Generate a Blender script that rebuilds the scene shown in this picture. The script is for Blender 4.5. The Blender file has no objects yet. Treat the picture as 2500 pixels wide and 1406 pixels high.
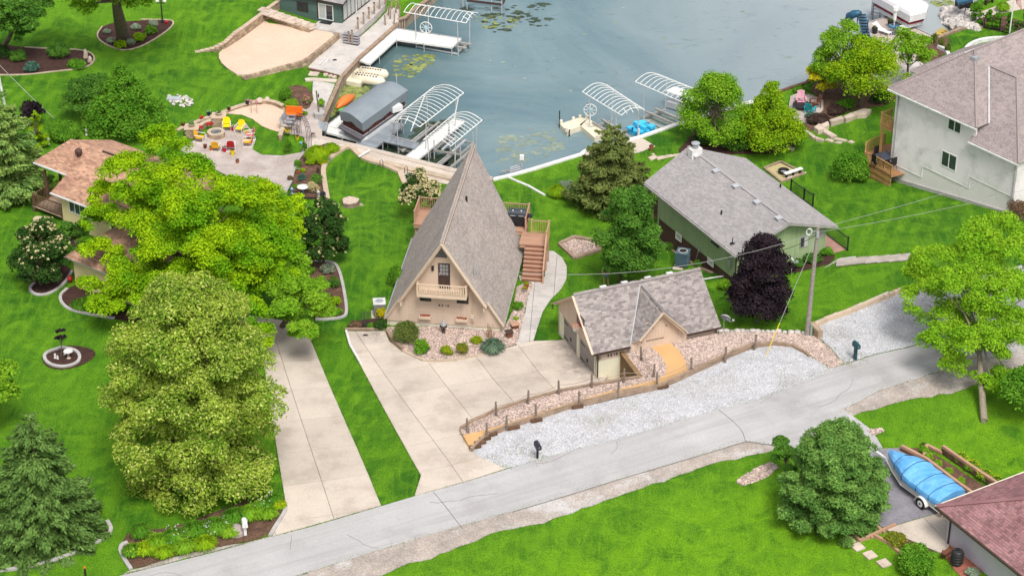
import bpy,bmesh,math,random
import numpy as np
from mathutils import Vector,Matrix
from mathutils.geometry import delaunay_2d_cdt
ru,Ve,mc,msn,rad=random.uniform,Vector,math.cos,math.sin,math.radians
random.seed(7);RNG=np.random.default_rng(7)
SC=bpy.context.scene;COL=SC.collection
FPX,TH,CH=5683.,rad(30.9),82.
cam=bpy.data.cameras.new('camera');camo=bpy.data.objects.new('camera',cam);COL.objects.link(camo)
cam.sensor_width=36;cam.lens=FPX/2500*36;cam.clip_end=6000;cam.clip_start=1
camo.location=(0,0,CH);camo.rotation_euler=(math.pi/2-TH,0,0);SC.camera=camo
SUN_EL,SUN_AZ=rad(58),rad(163)
w=bpy.data.worlds.new('World');SC.world=w;w.use_nodes=True
nt=w.node_tree;bgn=nt.nodes['Background']
sky=nt.nodes.new('ShaderNodeTexSky');sky.sky_type='NISHITA';sky.sun_disc=False
sky.sun_elevation=SUN_EL;sky.sun_rotation=SUN_AZ;sky.dust_density=4;sky.air_density=1.0
hs=nt.nodes.new('ShaderNodeHueSaturation');hs.inputs['Saturation'].default_value=.30
nt.links.new(sky.outputs[0],hs.inputs['Color']);nt.links.new(hs.outputs[0],bgn.inputs[0]);bgn.inputs[1].default_value=.1
sd=bpy.data.lights.new('sun','SUN');sd.energy=1.5;sd.angle=rad(20);sd.color=(1,.95,.87)
so=bpy.data.objects.new('sun',sd);COL.objects.link(so)
_d=Ve((msn(SUN_AZ)*mc(SUN_EL),mc(SUN_AZ)*mc(SUN_EL),msn(SUN_EL)))
so.rotation_euler=_d.to_track_quat('Z','Y').to_euler()
SC.view_settings.view_transform='Standard';SC.view_settings.look='None';SC.view_settings.gamma=1
SC.view_settings.exposure=0.86
_c,_s=mc(TH),msn(TH)
def P(px,py,z=0.):
 u=(px-1250)/FPX;v=(py-703)/FPX
 dx,dy,dz=u,_c-v*_s,-_s-v*_c
 t=(z-CH)/dz
 return Ve((dx*t,dy*t,z))
def zat(p,py):
 k=(703-py)/FPX
 return(k*p[1]*_c-p[1]*_s)/(_c+k*_s)+CH
def scl(p):
 return FPX/(p[1]*_c-(p[2]-CH)*_s)
CTRL=[(-300,-100,2.5),(0,0,2.4),(0,200,2.5),(250,200,2.0),(400,60,1.9),(560,40,2.0),(470,150,1.5),(620,150,1.3),(760,110,1.05),(850,100,.95),(700,215,1.05),(760,250,1.0),(600,300,1.15),(480,330,1.2),(560,400,1.2),(700,400,1.1),(420,250,1.7),(250,330,2.2),(60,500,2.7),(60,800,3.0),(60,1100,3.4),(60,1380,3.6),(740,500,1.5),(820,380,1.05),(1000,430,1.0),(1120,450,1.0),(900,500,1.35),(880,650,1.9),(850,780,2.2),(960,60,.95),(850,10,1.3),(700,-60,1.6),(980,-40,1.1),(1220,470,1.0),(1400,400,.95),(1300,480,1.1),(1400,560,1.45),(1560,360,.95),(1340,740,2.1),(1450,680,1.9),(1620,620,1.8),(1720,640,2.5),(1760,740,3.1),(1640,700,2.3),(2000,640,3.5),(2050,760,3.9),(1900,780,3.75),(2100,520,2.7),(2310,520,2.9),(2443,516,3.45),(1950,440,1.3),(2100,440,1.7),(2184,442,1.8),(2310,480,2.6),(2150,380,1.4),(1800,360,1.0),(1950,250,1.0),(2120,290,1.1),(2060,250,1.0),(2300,150,1.0),(2450,60,1.1),(2350,30,1.0),(2450,150,1.2),(1450,360,.95),(1700,320,.95),(2150,170,.95),(560,640,2.3),(300,600,2.7),(400,900,3.0),(700,900,2.7),(760,1150,3.4),(700,1330,3.7),(900,1100,3.2),(870,890,2.4),(1000,1180,3.65),(1000,880,2.4),(1080,830,2.35),(1200,850,2.35),(1300,850,2.3),(1300,930,2.45),(1420,900,2.3),(1450,945,2.5),(1120,1000,3.0),(1180,1030,3.2),(1130,1150,3.6),(1200,1140,3.65),(1250,1045,3.65),(1400,1000,3.85),(1550,975,3.95),(1700,930,4.0),(1850,890,4.1),(2000,860,4.15),(1500,1060,3.9),(1850,960,4.1),(1400,1160,3.75),(1700,1080,4.0),(2200,820,4.3),(2400,760,4.5),(2200,700,4.1),(2500,800,4.6),(1100,1280,3.7),(500,1380,3.7),(1400,1350,3.5),(1000,1450,3.6),(1800,1250,3.8),(2100,1350,4.0),(1700,1450,3.5),(2250,1150,4.1),(2450,1300,4.2),(2400,1000,4.3),(2600,1100,4.4),(2600,500,4.0),(2700,100,1.6),(-300,500,3),(-300,1000,3.5),(-200,1600,3.8),(800,1700,3.7),(1800,1700,3.7),(2700,1600,4.2),(2900,800,5)]
_cp=np.array([list(P(a,b,z))for a,b,z in CTRL])
def _U(r2):return np.where(r2<1e-9,0.,.5*r2*np.log(np.maximum(r2,1e-9)))
def tps(cp,lam=2.0):
 X=cp[:,:2];n=len(X);r2=((X[:,None]-X[None])**2).sum(-1)
 A=np.zeros((n+3,n+3));A[:n,:n]=_U(r2)+lam*np.eye(n);A[:n,n]=1;A[:n,n+1:]=X;A[n:,:n]=A[:n,n:].T
 b=np.zeros(n+3);b[:n]=cp[:,2];sol=np.linalg.solve(A,b)
 lo,hi=X.min(0)+1,X.max(0)-1
 def f(xy):
  q=np.clip(np.atleast_2d(np.asarray(xy,float))[:,:2],lo,hi)
  return _U(((q[:,None]-X[None])**2).sum(-1))@sol[:n]+sol[n]+q@sol[n+1:]
 return f
H_ARR=tps(_cp)
def h(x,y):return float(H_ARR([(x,y)])[0])
def flat(z):
 f=lambda xy:np.full(len(np.atleast_2d(xy)),float(z));f.z=z;return f
def G(px,py,off=0.,hf=None):
 hf=hf or H_ARR;z=2.
 for _ in range(14):
  p=P(px,py,z);z=float(hf([(p.x,p.y)])[0])+off
 return P(px,py,z)
def GA(px,py):p=G(px,py);return p
def new_mat(name):
 m=bpy.data.materials.new(name);m.use_nodes=True
 return m,m.node_tree,m.node_tree.nodes['Principled BSDF']
def rgba(c):return(c[0],c[1],c[2],1)
def _noise(nt,scale,detail=4,rough=.6,dist=0,vec=None):
 n=nt.nodes.new('ShaderNodeTexNoise');n.inputs['Scale'].default_value=scale;n.inputs['Detail'].default_value=detail
 n.inputs['Roughness'].default_value=rough;n.inputs['Distortion'].default_value=dist
 if vec is None:vec=nt.nodes.new('ShaderNodeNewGeometry').outputs['Position']
 nt.links.new(vec,n.inputs['Vector']);return n
def _ramp(nt,inp,a,b):
 r=nt.nodes.new('ShaderNodeMapRange');r.inputs[1].default_value=a;r.inputs[2].default_value=b;nt.links.new(inp,r.inputs[0]);return r.outputs[0]
def _mix(nt,fac,a,b,mode='MIX'):
 m=nt.nodes.new('ShaderNodeMix');m.data_type='RGBA';m.blend_type=mode
 for k,v in((0,fac),(6,a),(7,b)):
  if isinstance(v,bpy.types.NodeSocket):nt.links.new(v,m.inputs[k])
  else:m.inputs[k].default_value=v if k==0 else rgba(v)
 return m.outputs[2]
def mat(name,c1,c2=None,scale=3.,lo=.35,hi=.65,rough=.8,bump=0.,bscale=None,island=0.,metal=0.,fine=0.,fscale=40.,spec=.3,c3=None,s3=.4):
 """a weathered surface: two tones by noise, fine grain, per piece variation"""
 m,nt,b=new_mat(name);b.inputs['Roughness'].default_value=rough;b.inputs['Metallic'].default_value=metal
 b.inputs['Specular IOR Level'].default_value=spec
 c2=c2 or tuple(x*.8 for x in c1)
 col=_mix(nt,_ramp(nt,_noise(nt,scale).outputs[0],lo,hi),c1,c2)
 if c3:col=_mix(nt,_ramp(nt,_noise(nt,s3,5,.65).outputs[0],.5,.7),col,c3)
 if fine:
  f=_noise(nt,fscale,2,.6)
  v=nt.nodes.new('ShaderNodeMapRange');v.inputs[1].default_value=.25;v.inputs[2].default_value=.75;v.inputs[3].default_value=1-fine;v.inputs[4].default_value=1+fine
  nt.links.new(f.outputs[0],v.inputs[0]);hv=nt.nodes.new('ShaderNodeHueSaturation');nt.links.new(v.outputs[0],hv.inputs['Value']);nt.links.new(col,hv.inputs['Color']);col=hv.outputs[0]
 if island:
  g=nt.nodes.new('ShaderNodeNewGeometry');v=nt.nodes.new('ShaderNodeMapRange');v.inputs[3].default_value=1-island;v.inputs[4].default_value=1+island
  nt.links.new(g.outputs['Random Per Island'],v.inputs[0]);hv=nt.nodes.new('ShaderNodeHueSaturation');nt.links.new(v.outputs[0],hv.inputs['Value']);nt.links.new(col,hv.inputs['Color']);col=hv.outputs[0]
 nt.links.new(col,b.inputs['Base Color'])
 if bump:
  bn=_noise(nt,bscale or scale*6,4,.7);bp=nt.nodes.new('ShaderNodeBump');bp.inputs['Strength'].default_value=bump;bp.inputs['Distance'].default_value=.05
  nt.links.new(bn.outputs[0],bp.inputs['Height']);nt.links.new(bp.outputs[0],b.inputs['Normal'])
 return m
def objrand(m,amt=.12):
 """value variation per object on an existing material"""
 nt=m.node_tree;b=nt.nodes['Principled BSDF'];l=b.inputs['Base Color'].links[0];src=l.from_socket
 oi=nt.nodes.new('ShaderNodeObjectInfo');v=nt.nodes.new('ShaderNodeMapRange');v.inputs[3].default_value=1-amt;v.inputs[4].default_value=1+amt
 nt.links.new(oi.outputs['Random'],v.inputs[0]);hv=nt.nodes.new('ShaderNodeHueSaturation');nt.links.new(v.outputs[0],hv.inputs['Value'])
 nt.links.new(src,hv.inputs['Color']);nt.links.new(hv.outputs[0],b.inputs['Base Color']);return m
M={}
def lawn_mat():
 m,nt,b=new_mat('lawn');b.inputs['Roughness'].default_value=.9;b.inputs['Specular IOR Level'].default_value=.15
 pos=nt.nodes.new('ShaderNodeNewGeometry').outputs['Position']
 col=_mix(nt,_ramp(nt,_noise(nt,.11,5,.65,.8,pos).outputs[0],.40,.60),(.030,.115,.007),(.075,.20,.008))
 col=_mix(nt,_ramp(nt,_noise(nt,.5,4,.65,1,pos).outputs[0],.42,.72),col,(.135,.30,.012))
 mp=nt.nodes.new('ShaderNodeMapping');mp.inputs['Rotation'].default_value=(0,0,.35);mp.inputs['Scale'].default_value=(3.2,.22,1);nt.links.new(pos,mp.inputs[0])
 col=_mix(nt,_ramp(nt,_noise(nt,1,3,.5,.2,mp.outputs[0]).outputs[0],.48,.78),col,(.11,.255,.01))
 wv=nt.nodes.new('ShaderNodeTexWave');wv.inputs['Scale'].default_value=.29;wv.inputs['Distortion'].default_value=1.6;wv.inputs['Detail'].default_value=2;wv.inputs['Detail Scale'].default_value=.4
 mp2=nt.nodes.new('ShaderNodeMapping');mp2.inputs['Rotation'].default_value=(0,0,.28);nt.links.new(pos,mp2.inputs[0]);nt.links.new(mp2.outputs[0],wv.inputs[0])
 ms=nt.nodes.new('ShaderNodeMath');ms.operation='MULTIPLY';nt.links.new(_ramp(nt,wv.outputs['Fac'],.35,.75),ms.inputs[0]);nt.links.new(_ramp(nt,_noise(nt,.08,2,.5,0,pos).outputs[0],.4,.62),ms.inputs[1])
 ms2=nt.nodes.new('ShaderNodeMath');ms2.operation='MULTIPLY';nt.links.new(ms.outputs[0],ms2.inputs[0]);ms2.inputs[1].default_value=.38
 col=_mix(nt,ms2.outputs[0],col,(.025,.115,.005))
 a_,b_=P(718,1420,3.7),P(1750,1110,3.9);dd=(b_-a_).normalized();vd=nt.nodes.new('ShaderNodeVectorMath');vd.operation='DOT_PRODUCT';nt.links.new(pos,vd.inputs[0]);vd.inputs[1].default_value=(dd.y,-dd.x,0);k0=a_.x*dd.y-a_.y*dd.x
 fs=nt.nodes.new('ShaderNodeMath');fs.operation='MULTIPLY';nt.links.new(_ramp(nt,vd.outputs['Value'],k0,k0+5),fs.inputs[0]);nt.links.new(_ramp(nt,_noise(nt,.45,7,.78,1.2,pos).outputs[0],.36,.6),fs.inputs[1]);fs2=nt.nodes.new('ShaderNodeMath');fs2.operation='MULTIPLY';nt.links.new(fs.outputs[0],fs2.inputs[0]);fs2.inputs[1].default_value=.75
 col=_mix(nt,fs2.outputs[0],col,(.155,.33,.008))
 dry=nt.nodes.new('ShaderNodeMath');dry.operation='MULTIPLY';nt.links.new(_ramp(nt,_noise(nt,.9,6,.75,1.5,pos).outputs[0],.66,.78),dry.inputs[0]);dry.inputs[1].default_value=.7
 col=_mix(nt,dry.outputs[0],col,(.24,.27,.06))
 f=_noise(nt,14,3,.75,0,pos);v=nt.nodes.new('ShaderNodeMapRange');v.inputs[1].default_value=.3;v.inputs[2].default_value=.7;v.inputs[3].default_value=.42;v.inputs[4].default_value=1.55
 nt.links.new(f.outputs[0],v.inputs[0]);hv=nt.nodes.new('ShaderNodeHueSaturation');nt.links.new(v.outputs[0],hv.inputs['Value']);nt.links.new(col,hv.inputs['Color'])
 nt.links.new(hv.outputs[0],b.inputs['Base Color'])
 bp=nt.nodes.new('ShaderNodeBump');bp.inputs['Strength'].default_value=.7;bp.inputs['Distance'].default_value=.08
 nt.links.new(_noise(nt,9,5,.8,0,pos).outputs[0],bp.inputs['Height']);nt.links.new(bp.outputs[0],b.inputs['Normal'])
 return m
M['lawn']=lawn_mat()
def water_mat():
 m,nt,b=new_mat('lake_water');b.inputs['Roughness'].default_value=.12;b.inputs['IOR'].default_value=1.33;b.inputs['Specular IOR Level'].default_value=.55
 pos=nt.nodes.new('ShaderNodeNewGeometry').outputs['Position']
 col=_mix(nt,_ramp(nt,_noise(nt,.06,6,.65,.8,pos).outputs[0],.38,.62),(.105,.180,.215),(.18,.255,.275))
 sx=nt.nodes.new('ShaderNodeSeparateXYZ');nt.links.new(pos,sx.inputs[0])
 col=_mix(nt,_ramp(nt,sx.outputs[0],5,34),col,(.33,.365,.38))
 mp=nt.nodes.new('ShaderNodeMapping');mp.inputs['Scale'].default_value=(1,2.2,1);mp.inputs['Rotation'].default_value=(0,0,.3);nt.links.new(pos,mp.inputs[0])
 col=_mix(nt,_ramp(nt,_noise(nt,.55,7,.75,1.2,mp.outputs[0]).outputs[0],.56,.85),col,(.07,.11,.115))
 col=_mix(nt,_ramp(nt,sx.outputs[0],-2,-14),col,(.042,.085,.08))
 fr=nt.nodes.new('ShaderNodeMath');fr.operation='MULTIPLY';nt.links.new(_ramp(nt,_noise(nt,1.6,8,.8,2.,mp.outputs[0]).outputs[0],.6,.74),fr.inputs[0]);fr.inputs[1].default_value=.55
 col=_mix(nt,fr.outputs[0],col,(.28,.33,.26))
 nt.links.new(col,b.inputs['Base Color'])
 bp=nt.nodes.new('ShaderNodeBump');bp.inputs['Strength'].default_value=.12;bp.inputs['Distance'].default_value=.02
 nt.links.new(_noise(nt,2.2,4,.6,.4,mp.outputs[0]).outputs[0],bp.inputs['Height']);nt.links.new(bp.outputs[0],b.inputs['Normal'])
 return m
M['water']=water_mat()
M['road']=mat('road_asphalt',(.46,.45,.455),(.40,.39,.395),.22,rough=.95,bump=.1,bscale=30,fine=.08,fscale=9,c3=(.34,.33,.33),s3=.28)
def tracks():
 m=M['road'];nt=m.node_tree;b=nt.nodes['Principled BSDF'];l=b.inputs['Base Color'].links[0].from_socket;g=nt.nodes.new('ShaderNodeNewGeometry');mp=nt.nodes.new('ShaderNodeMapping');a,c=P(718,1420,3.7),P(1750,1110,3.9);mp.vector_type='TEXTURE';mp.inputs['Rotation'].default_value=(0,0,math.atan2(c.y-a.y,c.x-a.x));mp.inputs['Scale'].default_value=(14,.55,1);nt.links.new(g.outputs['Position'],mp.inputs[0])
 f=nt.nodes.new('ShaderNodeMath');f.operation='MULTIPLY';nt.links.new(_ramp(nt,_noise(nt,1,5,.6,.3,mp.outputs[0]).outputs[0],.45,.68),f.inputs[0]);f.inputs[1].default_value=.6;nt.links.new(_mix(nt,f.outputs[0],l,(.33,.315,.31)),b.inputs['Base Color'])
tracks()
M['pad']=mat('asphalt_pad',(.26,.25,.28),(.20,.19,.22),1.2,rough=.95,bump=.3,bscale=30,fine=.25,fscale=12)
M['dirt']=mat('gravelly_dirt',(.42,.36,.32),(.30,.26,.23),.9,rough=.95,bump=.6,bscale=12,fine=.3,fscale=9,c3=(.50,.48,.47),s3=.5)
M['conc']=objrand(mat('tan_concrete',(.56,.485,.415),(.49,.425,.37),.5,rough=.9,bump=.1,bscale=30,fine=.1,fscale=11,c3=(.43,.36,.30),s3=.5),.07)
def stain(m,cx,cy,r):
 nt=m.node_tree;b=nt.nodes['Principled BSDF'];l=b.inputs['Base Color'].links[0].from_socket;g=nt.nodes.new('ShaderNodeNewGeometry');d=nt.nodes.new('ShaderNodeVectorMath');d.operation='DISTANCE';nt.links.new(g.outputs['Position'],d.inputs[0]);d.inputs[1].default_value=(cx,cy,2.4)
 f=nt.nodes.new('ShaderNodeMath');f.operation='MULTIPLY';nt.links.new(_ramp(nt,d.outputs['Value'],r,r*.2),f.inputs[0]);nt.links.new(_ramp(nt,_noise(nt,1.1,5,.7).outputs[0],.4,.62),f.inputs[1]);nt.links.new(_mix(nt,f.outputs[0],l,(.27,.235,.21)),b.inputs['Base Color'])
for _x,_y,_r in((1425,905,2.3),(1390,860,1.8),(915,815,1.6)):stain(M['conc'],*G(_x,_y)[:2],_r)
M['concg']=objrand(mat('grey_concrete',(.54,.50,.47),(.46,.43,.41),.7,rough=.9,bump=.1,fine=.12,fscale=8,c3=(.38,.36,.34),s3=.9),.04)
M['tanwalk']=mat('buff_walkway',(.60,.37,.17),(.55,.33,.15),.8,rough=.9,fine=.08,fscale=14)
M['gravel']=mat('white_gravel_base',(.50,.50,.525),(.43,.43,.46),.8,rough=.95,bump=.9,bscale=14,fine=.4,fscale=10,c3=(.33,.32,.31),s3=.5)
M['rockbase']=mat('river_rock_base',(.36,.27,.23),(.28,.21,.18),3,rough=.95,bump=1,bscale=12,fine=.4,fscale=9)
M['mulch']=mat('brown_mulch',(.075,.036,.028),(.045,.022,.018),3,rough=1,bump=1,bscale=14,fine=.5,fscale=12)
M['soil']=mat('garden_soil',(.16,.09,.06),(.09,.05,.035),2,rough=1,bump=1,bscale=14,fine=.45,fscale=9)
M['sand']=mat('pale_sand',(.66,.50,.385),(.58,.44,.335),.5,rough=.95,bump=.25,bscale=4,fine=.12,fscale=7,c3=(.62,.47,.36),s3=1.5)
M['curb']=mat('grey_curbing',(.46,.44,.43),(.36,.34,.33),2,rough=.9,fine=.15)
M['timber']=mat('weathered_timber',(.37,.27,.195),(.25,.18,.13),2.5,rough=.9,bump=.3,fine=.2,fscale=16)
M['timberd']=mat('dark_timber',(.16,.09,.055),(.09,.05,.03),2.5,rough=.9,fine=.25)
M['cap']=mat('stone_cap',(.50,.40,.30),(.40,.32,.24),2,rough=.9,fine=.12,island=.1)
M['block']=mat('stone_block',(.42,.31,.21),(.28,.20,.14),2,rough=.95,bump=.5,bscale=12,island=.28,fine=.2)
M['gwood']=mat('grey_weathered_boards',(.34,.34,.37),(.25,.25,.28),1.5,rough=.85,fine=.15,island=.12)
M['palewood']=mat('pale_weathered_posts',(.42,.36,.28),(.28,.23,.18),2,rough=.9,island=.25,fine=.2)
M['white']=mat('white_paint',(.78,.78,.77),(.70,.70,.69),2,rough=.5,fine=.04)
M['alu']=mat('aluminium',(.62,.63,.65),(.52,.53,.55),3,rough=.4,metal=.35,fine=.05)
M['dark']=mat('black_metal',(.025,.025,.028),(.015,.015,.017),3,rough=.45)
M['brownm']=mat('brown_metal',(.07,.045,.035),(.05,.03,.025),3,rough=.5)
M['glass']=mat('dark_window_glass',(.03,.04,.045),(.05,.06,.065),1,rough=.06,spec=.9)
M['blind']=mat('window_blind',(.50,.52,.50),(.42,.44,.42),8,rough=.5)
M['paver']=None
def paver_mat():
 m,nt,b=new_mat('paver_bricks');b.inputs['Roughness'].default_value=.9
 pos=nt.nodes.new('ShaderNodeNewGeometry').outputs['Position'];mp=nt.nodes.new('ShaderNodeMapping');mp.inputs['Rotation'].default_value=(0,0,.6);nt.links.new(pos,mp.inputs[0])
 br=nt.nodes.new('ShaderNodeTexBrick');br.inputs['Scale'].default_value=3.2;br.inputs['Color1'].default_value=(.50,.42,.38,1);br.inputs['Color2'].default_value=(.40,.33,.31,1);br.inputs['Mortar'].default_value=(.24,.2,.18,1);br.inputs['Mortar Size'].default_value=.03
 nt.links.new(mp.outputs[0],br.inputs[0]);col=_mix(nt,_ramp(nt,_noise(nt,.7,4,.6,0,pos).outputs[0],.4,.7),br.outputs[0],(.52,.46,.43));nt.links.new(col,b.inputs['Base Color'])
 bp=nt.nodes.new('ShaderNodeBump');bp.inputs['Strength'].default_value=.5;bp.inputs['Distance'].default_value=.01;nt.links.new(br.outputs['Fac'],bp.inputs['Height']);bp.invert=True;nt.links.new(bp.outputs[0],b.inputs['Normal']);return m
M['paver']=paver_mat()
class MB:
 def __init__(s):s.v=[];s.f=[]
 def add(s,vs,fs):
  o=len(s.v);s.v.extend([tuple(x)for x in vs]);s.f.extend([tuple(i+o for i in f)for f in fs]);return s
 def hexa(s,lo,hi):
  return s.add(list(lo)+list(hi),[(3,2,1,0),(4,5,6,7),(0,1,5,4),(1,2,6,5),(2,3,7,6),(3,0,4,7)])
 def box(s,c,d,rz=0.,rx=0.,ry=0.):
  R=Matrix.Rotation(rz,3,'Z')@Matrix.Rotation(ry,3,'Y')@Matrix.Rotation(rx,3,'X');c=Vector(c);q=[]
  for z in(-.5,.5):
   for x,y in((-.5,-.5),(.5,-.5),(.5,.5),(-.5,.5)):q.append(c+R@Ve((x*d[0],y*d[1],z*d[2])))
  return s.hexa(q[:4],q[4:])
 def beam(s,a,b,wd,ht,up=(0,0,1)):
  a,b=Vector(a),Vector(b);d=(b-a);
  if d.length<1e-6:return s
  d.normalize();u=Vector(up)
  if abs(d.dot(u))>.98:u=Ve((0,1,0))
  r=d.cross(u).normalized()*wd/2;u=r.cross(d).normalized()*ht/2
  return s.add([a-r-u,a+r-u,a+r+u,a-r+u,b-r-u,b+r-u,b+r+u,b-r+u],[(0,1,2,3),(7,6,5,4),(0,4,5,1),(1,5,6,2),(2,6,7,3),(3,7,4,0)])
 def tube(s,pts,r,n=6,caps=True):
  pts=[Vector(p)for p in pts];rs=r if isinstance(r,(list,tuple))else[r]*len(pts);o=len(s.v)
  for i,p in enumerate(pts):
   d=(pts[min(i+1,len(pts)-1)]-pts[max(i-1,0)]).normalized();u=Ve((0,0,1))if abs(d.z)<.9 else Ve((1,0,0))
   a=d.cross(u).normalized();b=d.cross(a)
   for k in range(n):
    t=2*math.pi*k/n;s.v.append(tuple(p+(a*mc(t)+b*msn(t))*rs[i]))
  for i in range(len(pts)-1):
   for k in range(n):s.f.append((o+i*n+k,o+i*n+(k+1)%n,o+(i+1)*n+(k+1)%n,o+(i+1)*n+k))
  if caps:s.f.append(tuple(o+k for k in range(n))[::-1]);s.f.append(tuple(o+(len(pts)-1)*n+k for k in range(n)))
  return s
 def lathe(s,c,prof,n=16,caps=True):
  o=len(s.v);c=Vector(c)
  for r,z in prof:
   for k in range(n):t=2*math.pi*k/n;s.v.append((c.x+r*mc(t),c.y+r*msn(t),c.z+z))
  for i in range(len(prof)-1):
   for k in range(n):s.f.append((o+i*n+k,o+i*n+(k+1)%n,o+(i+1)*n+(k+1)%n,o+(i+1)*n+k))
  if caps:s.f.append(tuple(o+k for k in range(n))[::-1]);s.f.append(tuple(o+(len(prof)-1)*n+k for k in range(n)))
  return s
 def prism(s,poly,z0,z1):
  n=len(poly);a=[(p[0],p[1],z0(p)if callable(z0)else z0)for p in poly];b=[(p[0],p[1],z1(p)if callable(z1)else z1)for p in poly]
  return s.add(a+b,[tuple(range(n))[::-1],tuple(range(n,2*n))]+[(i,(i+1)%n,n+(i+1)%n,n+i)for i in range(n)])
 def slab(s,q,t):
  q=[Vector(p)for p in q];nrm=(q[1]-q[0]).cross(q[2]-q[0]).normalized()
  if nrm.z<0:nrm=-nrm
  b=[p-nrm*t for p in q];n=len(q)
  return s.add(q+b,[tuple(range(n)),tuple(range(n,2*n))[::-1]]+[(i,n+i,n+(i+1)%n,(i+1)%n)for i in range(n)])
 def bd(s,name,m,parent=None,local=False,smooth=False,kind=None):
  me=bpy.data.meshes.new(name)
  off=parent.matrix_offset if False else(Vector(parent['_o'])if(parent is not None and not local)else Ve((0,0,0)))
  me.from_pydata([(x-off.x,y-off.y,z-off.z)for x,y,z in s.v],[],s.f);me.materials.append(M[m]if isinstance(m,str)else m)
  if smooth:me.shade_smooth()
  o=bpy.data.objects.new(name,me);COL.objects.link(o)
  if parent is not None:o.parent=parent;o['_o']=tuple(off)
  else:o['_o']=(0.,0.,0.)
  if kind:o['kind']=kind
  return o
def fast_mesh(name,V,F,m,parent=None,kind=None,smooth=False):
 me=bpy.data.meshes.new(name);n=F.shape[1];V=np.asarray(V,np.float32)
 if parent is not None:V=V-np.array(parent['_o'],np.float32)
 me.vertices.add(len(V));me.vertices.foreach_set('co',V.ravel());me.loops.add(F.size);me.loops.foreach_set('vertex_index',F.ravel().astype(np.int32))
 me.polygons.add(len(F));me.polygons.foreach_set('loop_start',np.arange(0,F.size,n,dtype=np.int32));me.update(calc_edges=True)
 me.shade_smooth()if smooth else me.shade_flat()
 me.materials.append(M[m]if isinstance(m,str)else m);o=bpy.data.objects.new(name,me);COL.objects.link(o)
 if parent is not None:o.parent=parent;o['_o']=parent['_o']
 else:o['_o']=(0.,0.,0.)
 if kind:o['kind']=kind
 return o
def thing(name,label,cat,loc=(0,0,0),rz=0.,group=None):
 o=bpy.data.objects.new(name,None);COL.objects.link(o);o.location=loc;o.rotation_euler=(0,0,rz);o.empty_display_size=.3
 o['label']=label;o['category']=cat;o['_o']=tuple(float(x)for x in loc)
 if group:o['group']=group
 return o
def tag(o,label=None,cat=None,group=None,kind=None):
 if label:o['label']=label
 if cat:o['category']=cat
 if group:o['group']=group
 if kind:o['kind']=kind
 return o
def children(o):return[c for c in bpy.data.objects if c.parent==o]
_kids={}
def dup(root,loc,rz=0.,label=None,group=None,sc=None,kids=None):
 r=root.copy();COL.objects.link(r);r.location=loc;r.rotation_euler=(0,0,rz);r['_o']=tuple(float(x)for x in loc)
 if sc:r.scale=sc if isinstance(sc,(tuple,list))else(sc,sc,sc)
 if label:r['label']=label
 if group:r['group']=group
 if root.name not in _kids:_kids[root.name]=[(c,children(c))for c in children(root)]
 for c,gs in _kids[root.name]:
  d=c.copy();COL.objects.link(d);d.parent=r
  for g in gs:e=g.copy();COL.objects.link(e);e.parent=d
 return r
def setmat(o,m):
 me=o.data.copy();o.data=me;me.materials[0]=M[m]if isinstance(m,str)else m;return o
def in_poly(pts,poly):
 pts=np.asarray(pts);x,y=pts[:,0],pts[:,1];ins=np.zeros(len(pts),bool);n=len(poly)
 for i in range(n):
  x0,y0=poly[i][0],poly[i][1];x1,y1=poly[(i+1)%n][0],poly[(i+1)%n][1]
  if y0==y1:continue
  c=((y0>y)!=(y1>y))&(x<(x1-x0)*(y-y0)/(y1-y0)+x0);ins^=c
 return ins
def resample(pts,step,closed=False):
 pts=[Ve((p[0],p[1]))for p in pts];out=[];n=len(pts)
 for i in range(n if closed else n-1):
  a,b=pts[i],pts[(i+1)%n];k=max(1,int(math.ceil((b-a).length/step)))
  for j in range(k):out.append(a.lerp(b,j/k))
 if not closed:out.append(pts[-1])
 return out
def smoothc(pts,it=2,closed=False):
 pts=[Vector(p)for p in pts]
 for _ in range(it):
  q=[]if closed else[pts[0]]
  for i in range(len(pts)if closed else len(pts)-1):
   a,b=pts[i],pts[(i+1)%len(pts)];q+=[a.lerp(b,.25),a.lerp(b,.75)]
  if not closed:q.append(pts[-1])
  pts=q
 return pts
def px(l,off=0.,hf=None):return[G(a,b,off,hf)for a,b in l]
def area2(p):return sum(p[i][0]*p[(i+1)%len(p)][1]-p[(i+1)%len(p)][0]*p[i][1]for i in range(len(p)))/2
COVERZ=[]
COVER=[]
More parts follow.
